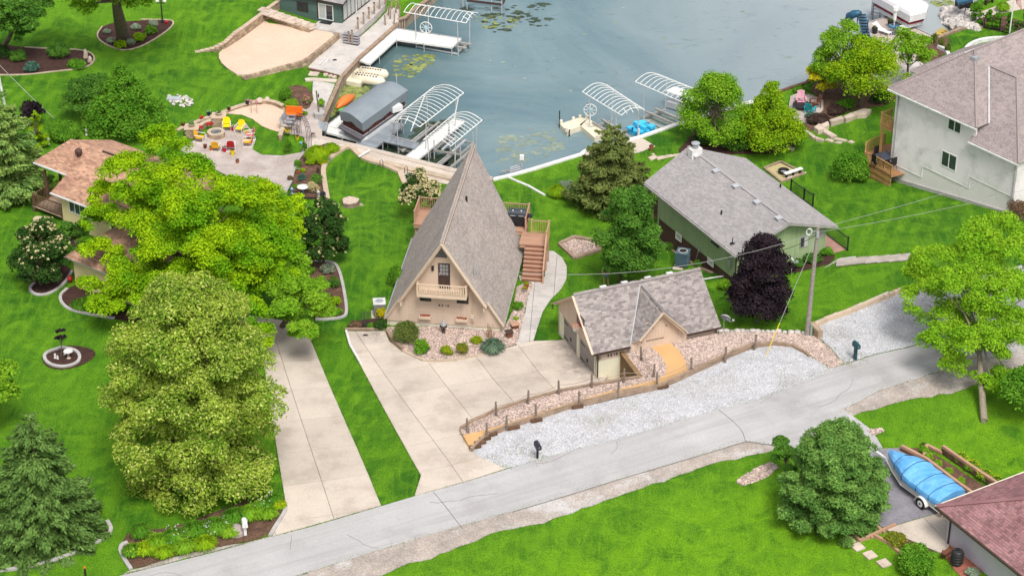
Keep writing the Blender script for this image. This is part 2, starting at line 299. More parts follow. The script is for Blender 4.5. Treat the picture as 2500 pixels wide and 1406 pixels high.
def patch(name,poly,m,off=.02,cell=.8,hf=None,skirt=.25,parent=None,kind='structure',world=False,smooth=0,cover=True,wob=0.):
 hf=hf or H_ARR
 pw=[Ve((p[0],p[1]))for p in(poly if world else px(poly,off,hf))]
 if smooth:pw=smoothc(pw,smooth,True)
 if area2(pw)<0:pw=pw[::-1]
 bd=resample(pw,cell,True)
 if wob:bd=[p+Ve((ru(-wob,wob),ru(-wob,wob)))for p in bd]
 A=np.array([tuple(p)for p in bd]);lo,hi=A.min(0),A.max(0);gx,gy=np.meshgrid(np.arange(lo[0]+cell/2,hi[0],cell),np.arange(lo[1]+cell/2,hi[1],cell))
 gp=np.stack([gx.ravel(),gy.ravel()],1)
 if len(gp):
  gp=gp[in_poly(gp,A)]
  if len(gp):
   d=np.sqrt(((gp[:,None,:]-A[None])**2).sum(-1)).min(1);gp=gp[d>cell*.45]
 vs=[Vector(p)for p in A]+[Vector(p)for p in gp];n=len(A)
 r=delaunay_2d_cdt(vs,[(i,(i+1)%n)for i in range(n)],[tuple(range(n))],1,1e-5)
 V2=np.array([tuple(v)for v in r[0]]);Z=hf(V2)+off;V=[(x,y,z)for(x,y),z in zip(V2,Z)];F=[]
 for f in r[2]:
  a,b,c=(V2[i]for i in f[:3]);F.append(tuple(f)if(b[0]-a[0])*(c[1]-a[1])-(b[1]-a[1])*(c[0]-a[0])>0 else tuple(f)[::-1])
 mb=MB();mb.add(V,F)
 if skirt:
  zz=hf(A)+off
  for i in range(n):
   a,b=A[i],A[(i+1)%n];za,zb=zz[i],zz[(i+1)%n];mb.add([(a[0],a[1],za),(b[0],b[1],zb),(b[0],b[1],zb-skirt),(a[0],a[1],za-skirt)],[(3,2,1,0)])
 if cover:COVER.append(A)
 if hasattr(hf,'z'):COVERZ.append((A,hf.z+off))
 o=mb.bd(name,m,parent,kind=kind if parent is None else None);return o
def clip(poly,a,b):
 out=[];n=len(poly)
 def sd(p):return(b[0]-a[0])*(p[1]-a[1])-(b[1]-a[1])*(p[0]-a[0])
 for i in range(n):
  p,q=poly[i],poly[(i+1)%n];sp,sq=sd(p),sd(q)
  if sp>=0:out.append(p)
  if(sp>=0)!=(sq>=0):t=sp/(sp-sq);out.append((p[0]+(q[0]-p[0])*t,p[1]+(q[1]-p[1])*t))
 return out
def slabs(poly,az,sx,sy,org,m,parent,name='concrete_slab',off=.05,gap=.012,hf=None,thick=.2,world=False):
 """cut a paved area into its real slabs, each a piece of its own"""
 hf=hf or H_ARR;pw=[(p[0],p[1])for p in(poly if world else px(poly,off,hf))]
 if area2(pw)<0:pw=pw[::-1]
 COVER.append(np.array([tuple(p)for p in resample(pw,.8,True)]))
 d=(msn(az),mc(az));r=(mc(az),-msn(az));o=org
 us=[(p[0]-o[0])*r[0]+(p[1]-o[1])*r[1]for p in pw];vsx=[(p[0]-o[0])*d[0]+(p[1]-o[1])*d[1]for p in pw];out=[]
 for i in range(math.floor(min(us)/sx),math.ceil(max(us)/sx)):
  for j in range(math.floor(min(vsx)/sy),math.ceil(max(vsx)/sy)):
   c=[(i*sx+gap,j*sy+gap),((i+1)*sx-gap,j*sy+gap),((i+1)*sx-gap,(j+1)*sy-gap),(i*sx+gap,(j+1)*sy-gap)]
   cw=[(o[0]+a*r[0]+b*d[0],o[1]+a*r[1]+b*d[1])for a,b in c];q=pw
   for k in range(4):
    if len(q)<3:break
    q=clip(q,cw[k],cw[(k+1)%4])
   if len(q)<3 or abs(area2(q))<.03:continue
   z=hf(q)+off;n=len(q);top=[(p[0],p[1],zz)for p,zz in zip(q,z)];bot=[(p[0],p[1],zz-thick)for p,zz in zip(q,z)]
   mb=MB();mb.add(top+bot,[tuple(range(n))]+[(k,n+k,n+(k+1)%n,(k+1)%n)for k in range(n)]);out.append(mb.bd(name,m,parent))
 return out
def ribbon(pts,wd,ht,hf=None,z=None,base=.3,step=.5):
 """a low kerb or cap following a path; returns MB"""
 hf=hf or H_ARR;q=resample(pts,step);mb=MB();L=[]
 for i,p in enumerate(q):
  d=(q[min(i+1,len(q)-1)]-q[max(i-1,0)]).normalized();n=Ve((-d.y,d.x))*wd/2
  zz=z if z is not None else float(hf([(p.x,p.y)])[0]);L.append((p+n,p-n,zz))
 for(a,b,z0),(c,d,z1)in zip(L[:-1],L[1:]):
  mb.hexa([(b.x,b.y,z0-base),(d.x,d.y,z1-base),(c.x,c.y,z1-base),(a.x,a.y,z0-base)],[(b.x,b.y,z0+ht),(d.x,d.y,z1+ht),(c.x,c.y,z1+ht),(a.x,a.y,z0+ht)])
 return mb
def stones(name,poly,n,rmin,rmax,m,hf=None,off=.03,parent=None,world=False,squash=.6):
 """loose stones strewn over an area (one stuff mesh)"""
 hf=hf or H_ARR;pw=np.array([(p[0],p[1])for p in(poly if world else px(poly,off,hf))]);lo,hi=pw.min(0),pw.max(0);pts=np.zeros((0,2))
 while len(pts)<n:
  q=RNG.uniform(lo,hi,(n,2));q=q[in_poly(q,pw)];pts=np.vstack([pts,q])
  if len(q)==0:break
 pts=pts[:n];z=hf(pts)+off;r=RNG.uniform(rmin,rmax,n)
 base=np.array([(1,0,0),(0,1,0),(-1,0,0),(0,-1,0),(0,0,1)],float);base=np.vstack([base*np.array([1,1,.0]),[[0,0,0]]])[:4]
 V=np.zeros((n,8,3));
 for k in range(8):
  lay=k//4;a=(k%4)*math.pi/2+lay*.5+RNG.uniform(-.4,.4,n);rr=r*(1.0 if lay==0 else .55)*RNG.uniform(.75,1.25,n);sq=RNG.uniform(.6,1.)
  V[:,k,0]=pts[:,0]+rr*np.cos(a);V[:,k,1]=pts[:,1]+rr*np.sin(a);V[:,k,2]=z+(0 if lay==0 else 1)*r*squash*RNG.uniform(.7,1.3,n)
 f=np.array([(0,1,5,4),(1,2,6,5),(2,3,7,6),(3,0,4,7),(4,5,6,7)]);F=(np.arange(n)[:,None,None]*8+f[None]).reshape(-1,4)
 return fast_mesh(name,V.reshape(-1,3),F,m,parent,kind='stuff')
 # ================= THE SETTING =================
SHORE=[(1110,-90),(1075,-40),(1045,0),(1003,30),(990,44),(974,48),(972,60),(874,146),(830,191),(786,299),(779,318),(778,337),(863,357),(989,388),(1105,417),(1203,439),(1236,431),(1300,414),(1420,377),(1427,364),(1564,334),(1664,300),(1850,245),(1937,213),(1970,203),(2010,165),(2060,140),(2130,150),(2200,140),(2278,104),(2325,86),(2368,72),(2388,50),(2380,20),(2392,-10),(2440,-80)]
SH=[P(a,b,.9)for a,b in SHORE]
def build_lawn():
 sh=[(p.x,p.y)for p in resample(SH,.6)]
 poly=sh+[(90,420),(260,420),(260,60),(160,-120),(-160,-120),(-260,60),(-260,420),(-30,420)]
 poly=[(p[0],p[1])for p in poly]
 if area2(poly)<0:poly=poly[::-1]
 A=np.array(poly);cell=.9
 gx,gy=np.meshgrid(np.arange(-58,58,cell),np.arange(88,200,cell));gp=np.stack([gx.ravel(),gy.ravel()],1)+RNG.uniform(-.1,.1,(gx.size,2))
 gx,gy=np.meshgrid(np.arange(-250,251,12),np.arange(-110,410,12));g2=np.stack([gx.ravel(),gy.ravel()],1);g2=g2[(abs(g2[:,0])>62)|(g2[:,1]>204)|(g2[:,1]<84)]
 bd=np.vstack(COVER)if COVER else np.zeros((0,2));nb=len(bd)
 keep=np.ones(len(gp),bool)
 for k in range(0,len(gp),4000):
  d=np.sqrt(((gp[k:k+4000,None]-np.vstack([bd,np.array(sh)])[None])**2).sum(-1)).min(1);keep[k:k+4000]=d>.4
 gp=np.vstack([gp[keep],g2,bd]);gp=gp[in_poly(gp,A)]
 n=len(A);vs=[Vector(p)for p in A]+[Vector(p)for p in gp]
 r=delaunay_2d_cdt(vs,[(i,(i+1)%n)for i in range(n)],[tuple(range(n))],1,1e-4)
 V2=np.array([tuple(v)for v in r[0]]);Z=H_ARR(V2)
 for c in COVER:
  ins=in_poly(V2,c);
  if ins.any():
   idx=np.where(ins)[0];d=np.sqrt(((V2[idx][:,None]-c[None])**2).sum(-1)).min(1);Z[idx[d>.1]]-=.18
 for c,zc in COVERZ:ins=in_poly(V2,c);Z[ins]=np.minimum(Z[ins],zc-.1)
 F=[]
 for f in r[2]:
  a,b,c=(V2[i]for i in f[:3]);F.append(tuple(f)if(b[0]-a[0])*(c[1]-a[1])-(b[1]-a[1])*(c[0]-a[0])>0 else tuple(f)[::-1])
 mb=MB();mb.add([(x,y,z)for(x,y),z in zip(V2,Z)],F)
 for a,b in zip(sh[:-1],sh[1:]):
  za,zb=h(*a),h(*b);mb.add([(a[0],a[1],za),(b[0],b[1],zb),(b[0],b[1],-2),(a[0],a[1],-2)],[(0,1,2,3)])
 return mb.bd('lawn','lawn',kind='structure',smooth=False)
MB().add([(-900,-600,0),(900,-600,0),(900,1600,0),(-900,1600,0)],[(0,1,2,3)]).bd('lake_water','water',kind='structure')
MB().add([(-3000,-3000,-2.2),(3000,-3000,-2.2),(3000,4000,-2.2),(-3000,4000,-2.2)],[(0,1,2,3)]).bd('ground','dirt',kind='structure')
ROAD=[(-250,1560),(298,1403),(504,1352),(653,1312),(760,1285),(930,1235),(1025,1207),(1230,1147),(1420,1092),(1600,1043),(1850,974),(2026,900),(2139,865),(2214,849),(2400,795),(2700,715),(2700,790),(2500,850),(2400,878),(2272,913),(2147,952),(2059,998),(2130,1050),(2155,1092),(2060,1130),(1980,1130),(1895,1087),(1820,1076),(1750,1098),(1500,1172),(1250,1248),(1000,1318),(718,1406),(400,1500),(150,1600)]
ROADW=[(p.x,p.y)for p in px(ROAD)]
patch('road',ROAD,'road',.035,1.2)
patch('dirt_shoulder',[(200,1620),(718,1406),(1000,1316),(1250,1246),(1500,1170),(1750,1096),(1820,1074),(1897,1085),(1890,1100),(1750,1128),(1640,1165),(1500,1215),(1400,1250),(1300,1283),(1200,1300),(1100,1345),(1000,1375),(925,1406),(650,1520),(400,1620)],'dirt',.024,.7,wob=.12)
patch('dirt_shoulder',[(2059,996),(2147,950),(2272,911),(2400,876),(2500,848),(2700,788),(2700,850),(2500,905),(2420,925),(2340,955),(2200,980),(2085,1012),(2075,1020)],'dirt',.024,.7,wob=.12)
patch('dirt_shoulder',[(298,1402),(504,1350),(653,1310),(700,1300),(640,1318),(520,1335),(430,1358),(330,1388)],'dirt',.028,.6,wob=.08)
GRAV=[(1150,1096),(1194,1056),(1251,1036),(1304,1019),(1404,985),(1505,960),(1615,938),(1690,903),(1740,880),(1790,860),(1836,843),(1890,837),(1940,846),(1972,868),(2035,903),(1990,922),(1850,976),(1600,1045),(1420,1094),(1235,1143),(1185,1128),(1163,1112)]
patch('gravel_strip',GRAV,'gravel',.03,.7,wob=.05)
RGRAV=[(1990,795),(2020,780),(2100,752),(2200,715),(2320,690),(2600,620),(2700,700),(2400,793),(2214,847),(2139,863),(2060,888),(2030,850),(2003,825)]
patch('gravel_parking_area',RGRAV,'gravel',.03,.7)
ROCKR=[(1745,815),(1790,812),(1850,812),(1965,815),(2003,826),(2035,850),(2062,886),(2030,902),(1975,868),(1944,846),(1890,836),(1830,842),(1780,860),(1700,893),(1680,905),(1673,880),(1660,858),(1636,838)]
_uc=[(1130,1052,3.45),(1200,1010,3.62),(1290,985,3.78),(1400,955,3.9),(1470,940,3.92),(1560,900,3.95),(1530,850,3.95),(1640,840,4.0),(1250,1040,3.72),(1400,990,3.92),(1550,955,4.02),(1680,905,4.07),(1150,1096,3.62),(1194,1058,3.68),(1780,830,4.0),(1950,820,4.0),(1975,868,4.15),(2050,890,4.2),(1750,812,4.0),(1890,838,4.12)]
HU=tps(np.array([list(P(a,b,z))for a,b,z in _uc]),1.5)
BEDU=[(1125,1048),(1150,1030),(1210,1003),(1290,977),(1370,955),(1462,937),(1560,921),(1512,857),(1590,844),(1615,870),(1628,895),(1625,914),(1602,927),(1502,951),(1411,977),(1318,1007),(1237,1034),(1130,1061)]
patch('rock_bed',BEDU,'rockbase',.0,.7,hf=HU,skirt=.0)
patch('rock_bed',ROCKR,'rockbase',.0,.7,hf=HU,skirt=.5)
M['rock']=mat('river_rock',(.54,.43,.38),(.40,.31,.27),3,rough=.85,island=.5)
M['wrock']=mat('white_crushed_rock',(.57,.57,.59),(.45,.45,.47),2,rough=.85,island=.4,c3=(.40,.38,.36),s3=.3)
stones('river_rock',BEDU,9000,.04,.085,'rock',hf=HU,off=-.01)
stones('river_rock',ROCKR,13000,.04,.085,'rock',hf=HU,off=-.01)
stones('crushed_rock',GRAV,34000,.02,.045,'wrock',off=.02)
stones('crushed_rock',RGRAV,18000,.02,.045,'wrock',off=.025)
WALKU=[(1587,842),(1636,836),(1660,858),(1673,880),(1680,906),(1615,939),(1505,961),(1404,986),(1304,1020),(1251,1037),(1194,1057),(1165,1078),(1150,1097),(1130,1061),(1237,1034),(1318,1007),(1411,977),(1502,951),(1602,927),(1625,914),(1628,895),(1615,870)]
patch('buff_walkway',WALKU,'tanwalk',.04,.5,hf=HU,skirt=.3)
DRIVE=[(845,808),(940,808),(950,832),(980,857),(1030,881),(1110,881),(1195,862),(1262,842),(1300,832),(1372,830),(1400,812),(1484,918),(1466,938),(1370,954),(1290,976),(1210,1002),(1150,1029),(1125,1047),(1163,1112),(1235,1143),(1025,1206),(1012,1210),(1028,1160),(880,890),(853,845)]
dr=thing('driveway','wide tan concrete driveway of the A-frame house','driveway',G(1100,960));del dr['category'];del dr['label'];dr['kind']='structure'
GAZ=rad(-21.5)
slabs(DRIVE,GAZ,3.05,3.05,G(1377,829),'conc',dr)
dl=thing('driveway','','',G(760,1100));del dl['category'];del dl['label'];dl['kind']='structure'
DRIVEL=[(560,760),(740,790),(765,845),(800,930),(870,1090),(930,1233),(800,1270),(665,1308),(690,1260),(698,1230),(680,1120),(655,960),(640,860),(560,830)]
slabs(DRIVEL,rad(-14),3.4,3.6,G(760,1100),'conc',dl)
wk=thing('concrete_path','','',G(1330,700));del wk['category'];del wk['label'];wk['kind']='structure'
WALK=[(1302,832),(1262,842),(1268,800),(1283,760),(1290,715),(1298,690),(1270,684),(1266,672),(1330,676),(1332,640),(1335,612),(1352,613),(1372,628),(1384,650),(1383,680),(1370,705),(1345,730),(1325,760),(1312,800)]
slabs(WALK,rad(3),1.35,1.5,G(1300,750),'concg',wk)
SAND=[(590,189),(545,160),(530,135),(545,119),(560,108),(598,84),(645,52),(660,50),(700,60),(760,68),(825,80),(790,108),(745,146),(690,162)]
patch('sand_court',SAND,'sand',.0,.8,hf=flat(1.45),skirt=1.,smooth=1)
patch('boathouse_patio',[(760,68),(778,52),(836,58),(870,20),(900,-20),(945,-10),(940,14),(915,40),(862,85),(846,84),(828,80)],'concg',0,.8,hf=flat(1.6),skirt=1.2)
patch('boat_ramp',[(828,82),(846,106),(864,104),(920,55),(955,18),(974,24),(973,58),(876,143),(833,186),(755,168),(752,164)],'concg',.04,.8,hf=None,skirt=.5)
patch('grey_concrete_pad',[(764,196),(818,206),(795,262),(762,250)],'concg',.03,.6)
patch('paver_patio',[(500,330),(520,320),(600,300),(618,325),(624,343),(616,365),(640,378),(690,380),(735,372),(745,350),(742,335),(700,325),(690,322),(700,290),(718,258),(762,250),(798,262),(780,318),(776,345),(755,362),(735,378),(720,400),(715,440),(700,470),(640,470),(480,390),(455,375),(440,365),(470,345)],'paver',.03,.7)
patch('sand_pit',[(545,276),(570,266),(600,250),(630,243),(665,246),(690,262),(700,278),(690,310),(680,322),(660,316),(640,308),(615,290),(590,280)],'sand',.05,.6)
patch('flagstone_walk',[(760,252),(785,254),(772,280),(752,280)],'paver',.045,.5)
PATIO2=[(778,337),(863,357),(989,388),(1105,417),(1140,428),(1110,452),(1065,446),(985,446),(975,420),(930,400),(878,382),(860,366),(838,362),(800,348),(752,372),(742,352),(745,338)]
patch('lakeside_patio',PATIO2,'conc',.03,.8)
patch('brown_patio',[(1427,366),(1480,352),(1564,335),(1600,357),(1560,372),(1480,384),(1430,384)],'conc',.05,.8)
def bed(poly,m='mulch',off=.03,sm=1,**k):return patch('planting_bed',poly,m,off,.5,smooth=sm,**k)
bed([(235,85),(250,65),(280,55),(345,50),(400,50),(425,52),(418,68),(380,95),(340,118),(300,126),(262,112),(240,98)])
bed([(-60,95),(60,118),(140,122),(205,124),(230,136),(228,155),(200,168),(130,175),(60,184),(-60,182)])
bed([(50,670),(150,640),(180,660),(158,692),(120,718),(85,720),(70,705),(90,690),(60,690)])
bed([(148,720),(170,700),(330,640),(370,720),(345,790),(280,778),(170,756),(150,740)])
bed([(108,872),(120,858),(150,853),(185,860),(197,872),(190,888),(160,897),(125,893)],off=.04)
bed([(100,868),(130,848),(180,842),(222,850),(236,862),(222,880),(180,898),(140,903),(108,892)])
bed([(400,1172),(430,1150),(480,1165),(490,1190),(460,1200),(420,1190)])
bed([(-60,1320),(40,1280),(150,1260),(270,1272),(272,1300),(240,1325),(150,1362),(60,1388),(-60,1392)])
bed([(292,1330),(320,1290),(420,1290),(560,1235),(630,1210),(697,1207),(694,1250),(660,1308),(560,1330),(440,1352),(360,1380),(318,1388),(302,1365)],'soil')
bed([(735,378),(745,358),(800,350),(832,365),(800,392),(787,415),(790,450),(800,490),(735,484),(705,480),(715,440),(722,400)],'soil')
bed([(730,650),(760,635),(800,640),(830,655),(840,700),(848,770),(820,780),(770,780),(750,760)],'soil')
bed([(690,215),(740,205),(770,235),(752,270),(735,262),(700,260)],'soil',.035)
bed([(845,795),(880,780),(935,775),(940,806),(848,808)])
bed([(1650,470),(1660,330),(1800,300),(1960,330),(1925,372),(1800,378),(1700,372)])
bed([(1640,602),(1620,590),(1600,575),(1640,560),(1760,640),(1760,668),(1700,650)])
bed([(1925,650),(1920,630),(2030,600),(2040,640),(1985,655),(1930,668)])
bed([(2180,1110),(2230,1088),(2290,1110),(2400,1185),(2460,1215),(2420,1240),(2300,1180)],'soil')
bed([(2160,1290),(2180,1275),(2260,1330),(2290,1345),(2200,1345)],'soil')
bed([(1940,245),(2040,225),(2190,220),(2180,255),(2080,268),(2010,300),(1975,325),(1960,300)],'soil')
bed([(1970,215),(2050,160),(2280,80),(2330,100),(2280,160),(2180,210),(2100,240),(2000,240)],'soil')
bed([(2390,50),(2420,30),(2560,70),(2560,90),(2440,78),(2390,66)],'soil')
FB=[(945,798),(1232,800),(1252,760),(1262,700),(1285,690),(1300,695),(1286,730),(1275,790),(1262,840),(1195,860),(1110,879),(1030,879),(982,855),(952,828)]
patch('rock_bed',FB,'rockbase',.06,.5);stones('river_rock',FB,9500,.035,.08,'rock',off=.05)
HEX=[(1368,598),(1400,583),(1455,592),(1462,612),(1405,628)]
patch('rock_bed',HEX,'rockbase',.06,.5);stones('river_rock',HEX,1100,.04,.08,'rock',off=.05)
stones('river_rock',[(1797,1175),(1835,1148),(1880,1128),(1900,1140),(1870,1165),(1815,1185)],700,.05,.11,'rock')
stones('river_rock',[(2118,1050),(2150,1045),(2158,1052),(2130,1062)],200,.05,.1,'rock')
patch('boat_pad',[(2130,1096),(2200,1092),(2290,1150),(2400,1215),(2345,1235),(2160,1288),(2060,1230)],'pad',.04,.8)
apr=thing('driveway','','',G(2290,1280));del apr['category'];del apr['label'];apr['kind']='structure'
slabs([(2160,1290),(2345,1236),(2400,1216),(2470,1260),(2420,1340),(2330,1360),(2290,1346)],rad(-23),3.,3.,G(2250,1260),'conc',apr)
patch('brown_fire_patio',[(1930,235),(1960,222),(2010,245),(2010,268),(1980,300),(1940,300),(1925,265)],'paver',.05,.6)
patch('lower_right_patio',[(2090,150),(2200,120),(2290,180),(2310,210),(2230,240),(2150,200)],'concg',.05,.8)
patch('upper_right_path',[(2370,40),(2450,8),(2520,-20),(2600,-40),(2600,-10),(2500,22),(2420,38),(2380,48)],'conc',.04,.6)
patch('brick_patio',[(2303,1350),(2320,1330),(2400,1385),(2380,1440),(2330,1390)],mat('red_brick_floor',(.36,.13,.09),(.26,.09,.065),3,fine=.25),.05,.5)
patch('sand_square',[(1868,412),(1905,398),(1962,425),(1908,444)],mat('pale_straw_sand',(.50,.42,.22),(.42,.35,.18),2,fine=.3),.04,.5)
patch('timber_walk_landing',[(2010,655),(2050,630),(2090,625),(2085,642),(2040,640)],'concg',.04,.5)
# ================= BUILDINGS =================
class Fr:
 """a building's own frame: u to its right, v away, z up"""
 def __init__(s,o,az):s.o=Ve((o[0],o[1]));s.az=az;s.v=Ve((msn(az),mc(az)));s.u=Ve((mc(az),-msn(az)));s.rz=-az
 def __call__(s,u,v,z):p=s.o+s.u*u+s.v*v;return Ve((p.x,p.y,z))
 def inv(s,p):q=Ve((p[0],p[1]))-s.o;return(q.dot(s.u),q.dot(s.v),p[2])
 def at(s,px_,py_,u=None,v=None):
  A=s.inv(P(px_,py_,0));B=s.inv(P(px_,py_,10));i=0 if u is not None else 1
  t=((u if u is not None else v)-A[i])/(B[i]-A[i]);return tuple(A[k]+(B[k]-A[k])*t for k in range(3))
def plane_basis(q):
 q=[Vector(p)for p in q];n=(q[1]-q[0]).cross(q[2]-q[0]).normalized()
 if n.z<0:n=-n
 a=Ve((0,0,1)).cross(n).normalized();b=n.cross(a).normalized()
 if b.z<0:b=-b
 return min(q,key=lambda p:p.z),a,b,n
def shingles(q,m,parent,row=.145,wd=.31,th=.012):
 o,a,b,n=plane_basis(q);uv=[((Vector(p)-o).dot(a),(Vector(p)-o).dot(b))for p in q];V=[];F=[]
 vmax=max(p[1]for p in uv);j=0;v=0.
 while v<vmax:
  v1=v+row;m_=min(v+row*.5,vmax-1e-3);xs=[]
  for(x0,y0),(x1,y1)in zip(uv,uv[1:]+uv[:1]):
   if(y0>m_)!=(y1>m_):xs.append(x0+(m_-y0)*(x1-x0)/(y1-y0))
  xs.sort()
  for s0,s1 in zip(xs[::2],xs[1::2]):
   u=s0-ru(0,wd);
   while u<s1:
    e=u+wd*ru(.75,1.25);A,B=max(u,s0),min(e,s1);u=e
    if B-A<.02:continue
    k=len(V)*1;t=th*ru(.8,1.6)
    for du,dv,dn in((A+.004,v,0.),(B-.004,v,0.),(A+.004,v,t+.004),(B-.004,v,t+.004),(B-.004,v1+.02,.003),(A+.004,v1+.02,.003)):
     V.append(o+a*du+b*dv+n*dn)
    F+=[(k,k+1,k+3,k+2),(k+2,k+3,k+4,k+5)]
  v=v1;j+=1
 F=np.array(F);V=np.array([tuple(x)for x in V])
 fc=np.cross(V[F[:,1]]-V[F[:,0]],V[F[:,2]]-V[F[:,0]]);nn=np.array(tuple(n));flip=(fc@nn)<-1e-9;F[flip]=F[flip][:,::-1]
 return fast_mesh('shingles',V,F,m,parent,kind='stuff')
def roof_plane(q,m,parent,shm,fascia='fascia',th=.16,**k):
 r=MB().slab([Vector(p)for p in q],th).bd('roof',fascia,parent);shingles([Vector(p)+Ve((0,0,.004))for p in q],shm,r,**k);return r
def wall(fr,a,b,z0,ztop,m,parent,name='wall',th=.16,boards=None,bw=.3,out=1,bm=None,bz0=None):
 """wall from (u,v) a to b; ztop: function of distance t along it, or list of (t,z). boards: 'v' or 'h'. out=+1: outside lies to the right of a->b"""
 A,B=Vector(a),Vector(b);L=(B-A).length;d=(B-A)/L;nrm=Ve((d.y,-d.x))*out
 zl=ztop if isinstance(ztop,list)else[(0,ztop),(L,ztop)]
 def zt(t):
  for(t0,z0_),(t1,z1_)in zip(zl[:-1],zl[1:]):
   if t0<=t<=t1+1e-6:return z0_+(z1_-z0_)*(t-t0)/max(t1-t0,1e-6)
  return zl[-1][1]
 def pt(t,z,o):p=A+d*t+nrm*o;return fr(p.x,p.y,z)
 poly=[(0,z0),(L,z0)]+[(t,z)for t,z in reversed(zl)]
 mb=MB();n=len(poly);mb.add([pt(t,z,0)for t,z in poly]+[pt(t,z,-th)for t,z in poly],[tuple(range(n)),tuple(range(n,2*n))[::-1]]+[(i,n+i,n+(i+1)%n,(i+1)%n)for i in range(n)])
 w_=mb.bd(name,m,parent)
 if boards:
  s=MB();g=.012;zb=bz0 if bz0 is not None else z0
  if boards=='v':
   t=0.
   while t<L-.02:
    t1=min(t+bw,L);e0,e1=t+g,t1-g
    ks=[e0]+[x for x,_ in zl if e0<x<e1]+[e1]
    for p0,p1 in zip(ks[:-1],ks[1:]):s.add([pt(p0,zb,.002),pt(p1,zb,.002),pt(p1,zt(p1)-.01,.002),pt(p0,zt(p0)-.01,.002),pt(p0,zb,.016),pt(p1,zb,.016),pt(p1,zt(p1)-.01,.016),pt(p0,zt(p0)-.01,.016)],[(4,5,6,7),(0,4,7,3),(1,2,6,5),(0,1,5,4),(3,7,6,2)])
    t=t1
  else:
   z=zb;zmax=max(z_ for _,z_ in zl)
   while z<zmax-.03:
    m_=z+bw/2;ts=[]
    for(t0,za),(t1,zb_)in zip([(0,-99)]+zl,zl+[(L,-99)]):
     if(za>m_)!=(zb_>m_):ts.append(t0 if t1==t0 or za<-50 or zb_<-50 and False else t0+(m_-za)*(t1-t0)/(zb_-za))
    if len(ts)<2:ts=[0,L]
    t0,t1=min(ts),max(ts);z1=min(z+bw,zmax)
    s.add([pt(t0,z,.022),pt(t1,z,.022),pt(t1,z1-.004,.004),pt(t0,z1-.004,.004),pt(t0,z,.001),pt(t1,z,.001)],[(0,1,2,3),(4,5,1,0)])
    z+=bw
  s.bd('siding',bm or m,w_,kind='stuff')
 return w_,pt
def wrect(pt,t0,t1,z0,z1,o0,o1,mb=None):
 mb=mb or MB();v=[pt(t0,z0,o0),pt(t1,z0,o0),pt(t1,z1,o0),pt(t0,z1,o0),pt(t0,z0,o1),pt(t1,z0,o1),pt(t1,z1,o1),pt(t0,z1,o1)]
 return mb.add(v,[(3,2,1,0),(4,5,6,7),(0,1,5,4),(1,2,6,5),(2,3,7,6),(3,0,4,7)])
def window(pt,t0,t1,z0,z1,parent,fm='white',n=2,panes=('glass',),fw=.06,name='window',label=None):
 mb=MB();wrect(pt,t0,t1,z0,z0+fw,0,.06,mb);wrect(pt,t0,t1,z1-fw,z1,0,.06,mb);wrect(pt,t0,t0+fw,z0+fw,z1-fw,0,.058,mb);wrect(pt,t1-fw,t1,z0+fw,z1-fw,0,.058,mb)
 wd=(t1-t0-fw*2)/n
 for i in range(1,n):wrect(pt,t0+fw+wd*i-fw/2,t0+fw+wd*i+fw/2,z0+fw,z1-fw,0,.056,mb)
 f=mb.bd(name,fm,parent)
 if label:f['label']=label
 for i in range(n):wrect(pt,t0+fw+wd*i+(fw/2 if i else 0),t0+fw+wd*(i+1)-(fw/2 if i<n-1 else 0),z0+fw,z1-fw,.001,.036).bd('pane',panes[i%len(panes)],f)
 return f
SHG=dict(scale=.5,rough=.95,fine=.12,fscale=16)
M['sh_a']=mat('grey_brown_shingles',(.37,.32,.295),(.31,.27,.25),island=.17,**SHG)
M['sh_g']=mat('taupe_shingles',(.295,.26,.25),(.245,.215,.21),island=.32,**SHG)
M['sh_gr']=mat('warm_grey_shingles',(.335,.315,.315),(.295,.28,.28),island=.13,**SHG)
M['sh_w']=mat('brown_grey_shingles',(.32,.265,.26),(.28,.235,.23),island=.15,**SHG)
M['sh_y']=mat('tan_shingles',(.46,.28,.19),(.36,.20,.14),island=.3,**SHG)
M['sh_p']=mat('maroon_shingles',(.28,.145,.15),(.21,.10,.11),island=.28,**SHG)
M['tan']=mat('tan_painted_siding',(.62,.485,.385),(.58,.455,.36),1.,rough=.8,island=.04,fine=.05)
M['tant']=mat('tan_trim',(.62,.49,.37),(.57,.45,.34),2.,rough=.7,fine=.04)
M['cream']=mat('cream_foundation',(.74,.70,.54),(.68,.64,.50),1.,rough=.85,fine=.05)
M['green']=mat('sage_green_siding',(.33,.42,.235),(.295,.38,.21),.8,rough=.8,island=.06,fine=.06)
M['brownf']=mat('brown_foundation',(.10,.055,.045),(.075,.04,.034),1.5,rough=.9,fine=.1)
M['whitew']=mat('white_siding',(.82,.76,.78),(.75,.70,.71),.5,rough=.7,fine=.05,c3=(.56,.54,.53),s3=.7)
M['whitef']=mat('pale_foundation',(.76,.71,.71),(.70,.65,.65),.6,rough=.85,fine=.05,c3=(.55,.53,.51),s3=.5)
M['yellow']=mat('pale_yellow_siding',(.62,.52,.28),(.57,.48,.26),1,rough=.8,fine=.05)
M['lilac']=mat('lilac_wall',(.56,.51,.59),(.52,.475,.55),.8,rough=.8,fine=.04)
M['teal']=mat('dark_teal_siding',(.085,.145,.125),(.07,.12,.105),1,rough=.8,fine=.08,island=.08)
M['fascia']=M['tant'];M['gdoor']=mat('taupe_garage_door',(.30,.26,.24),(.27,.235,.22),1,rough=.6,fine=.04)
M['fgrey']=mat('grey_trim',(.36,.34,.33),None,2,rough=.7)
M['wtrim']=mat('white_trim',(.72,.71,.70),None,2,rough=.6)
M['deck']=mat('pinkish_deck_boards',(.43,.25,.17),(.37,.21,.145),1.2,rough=.7,fine=.06,island=.06)
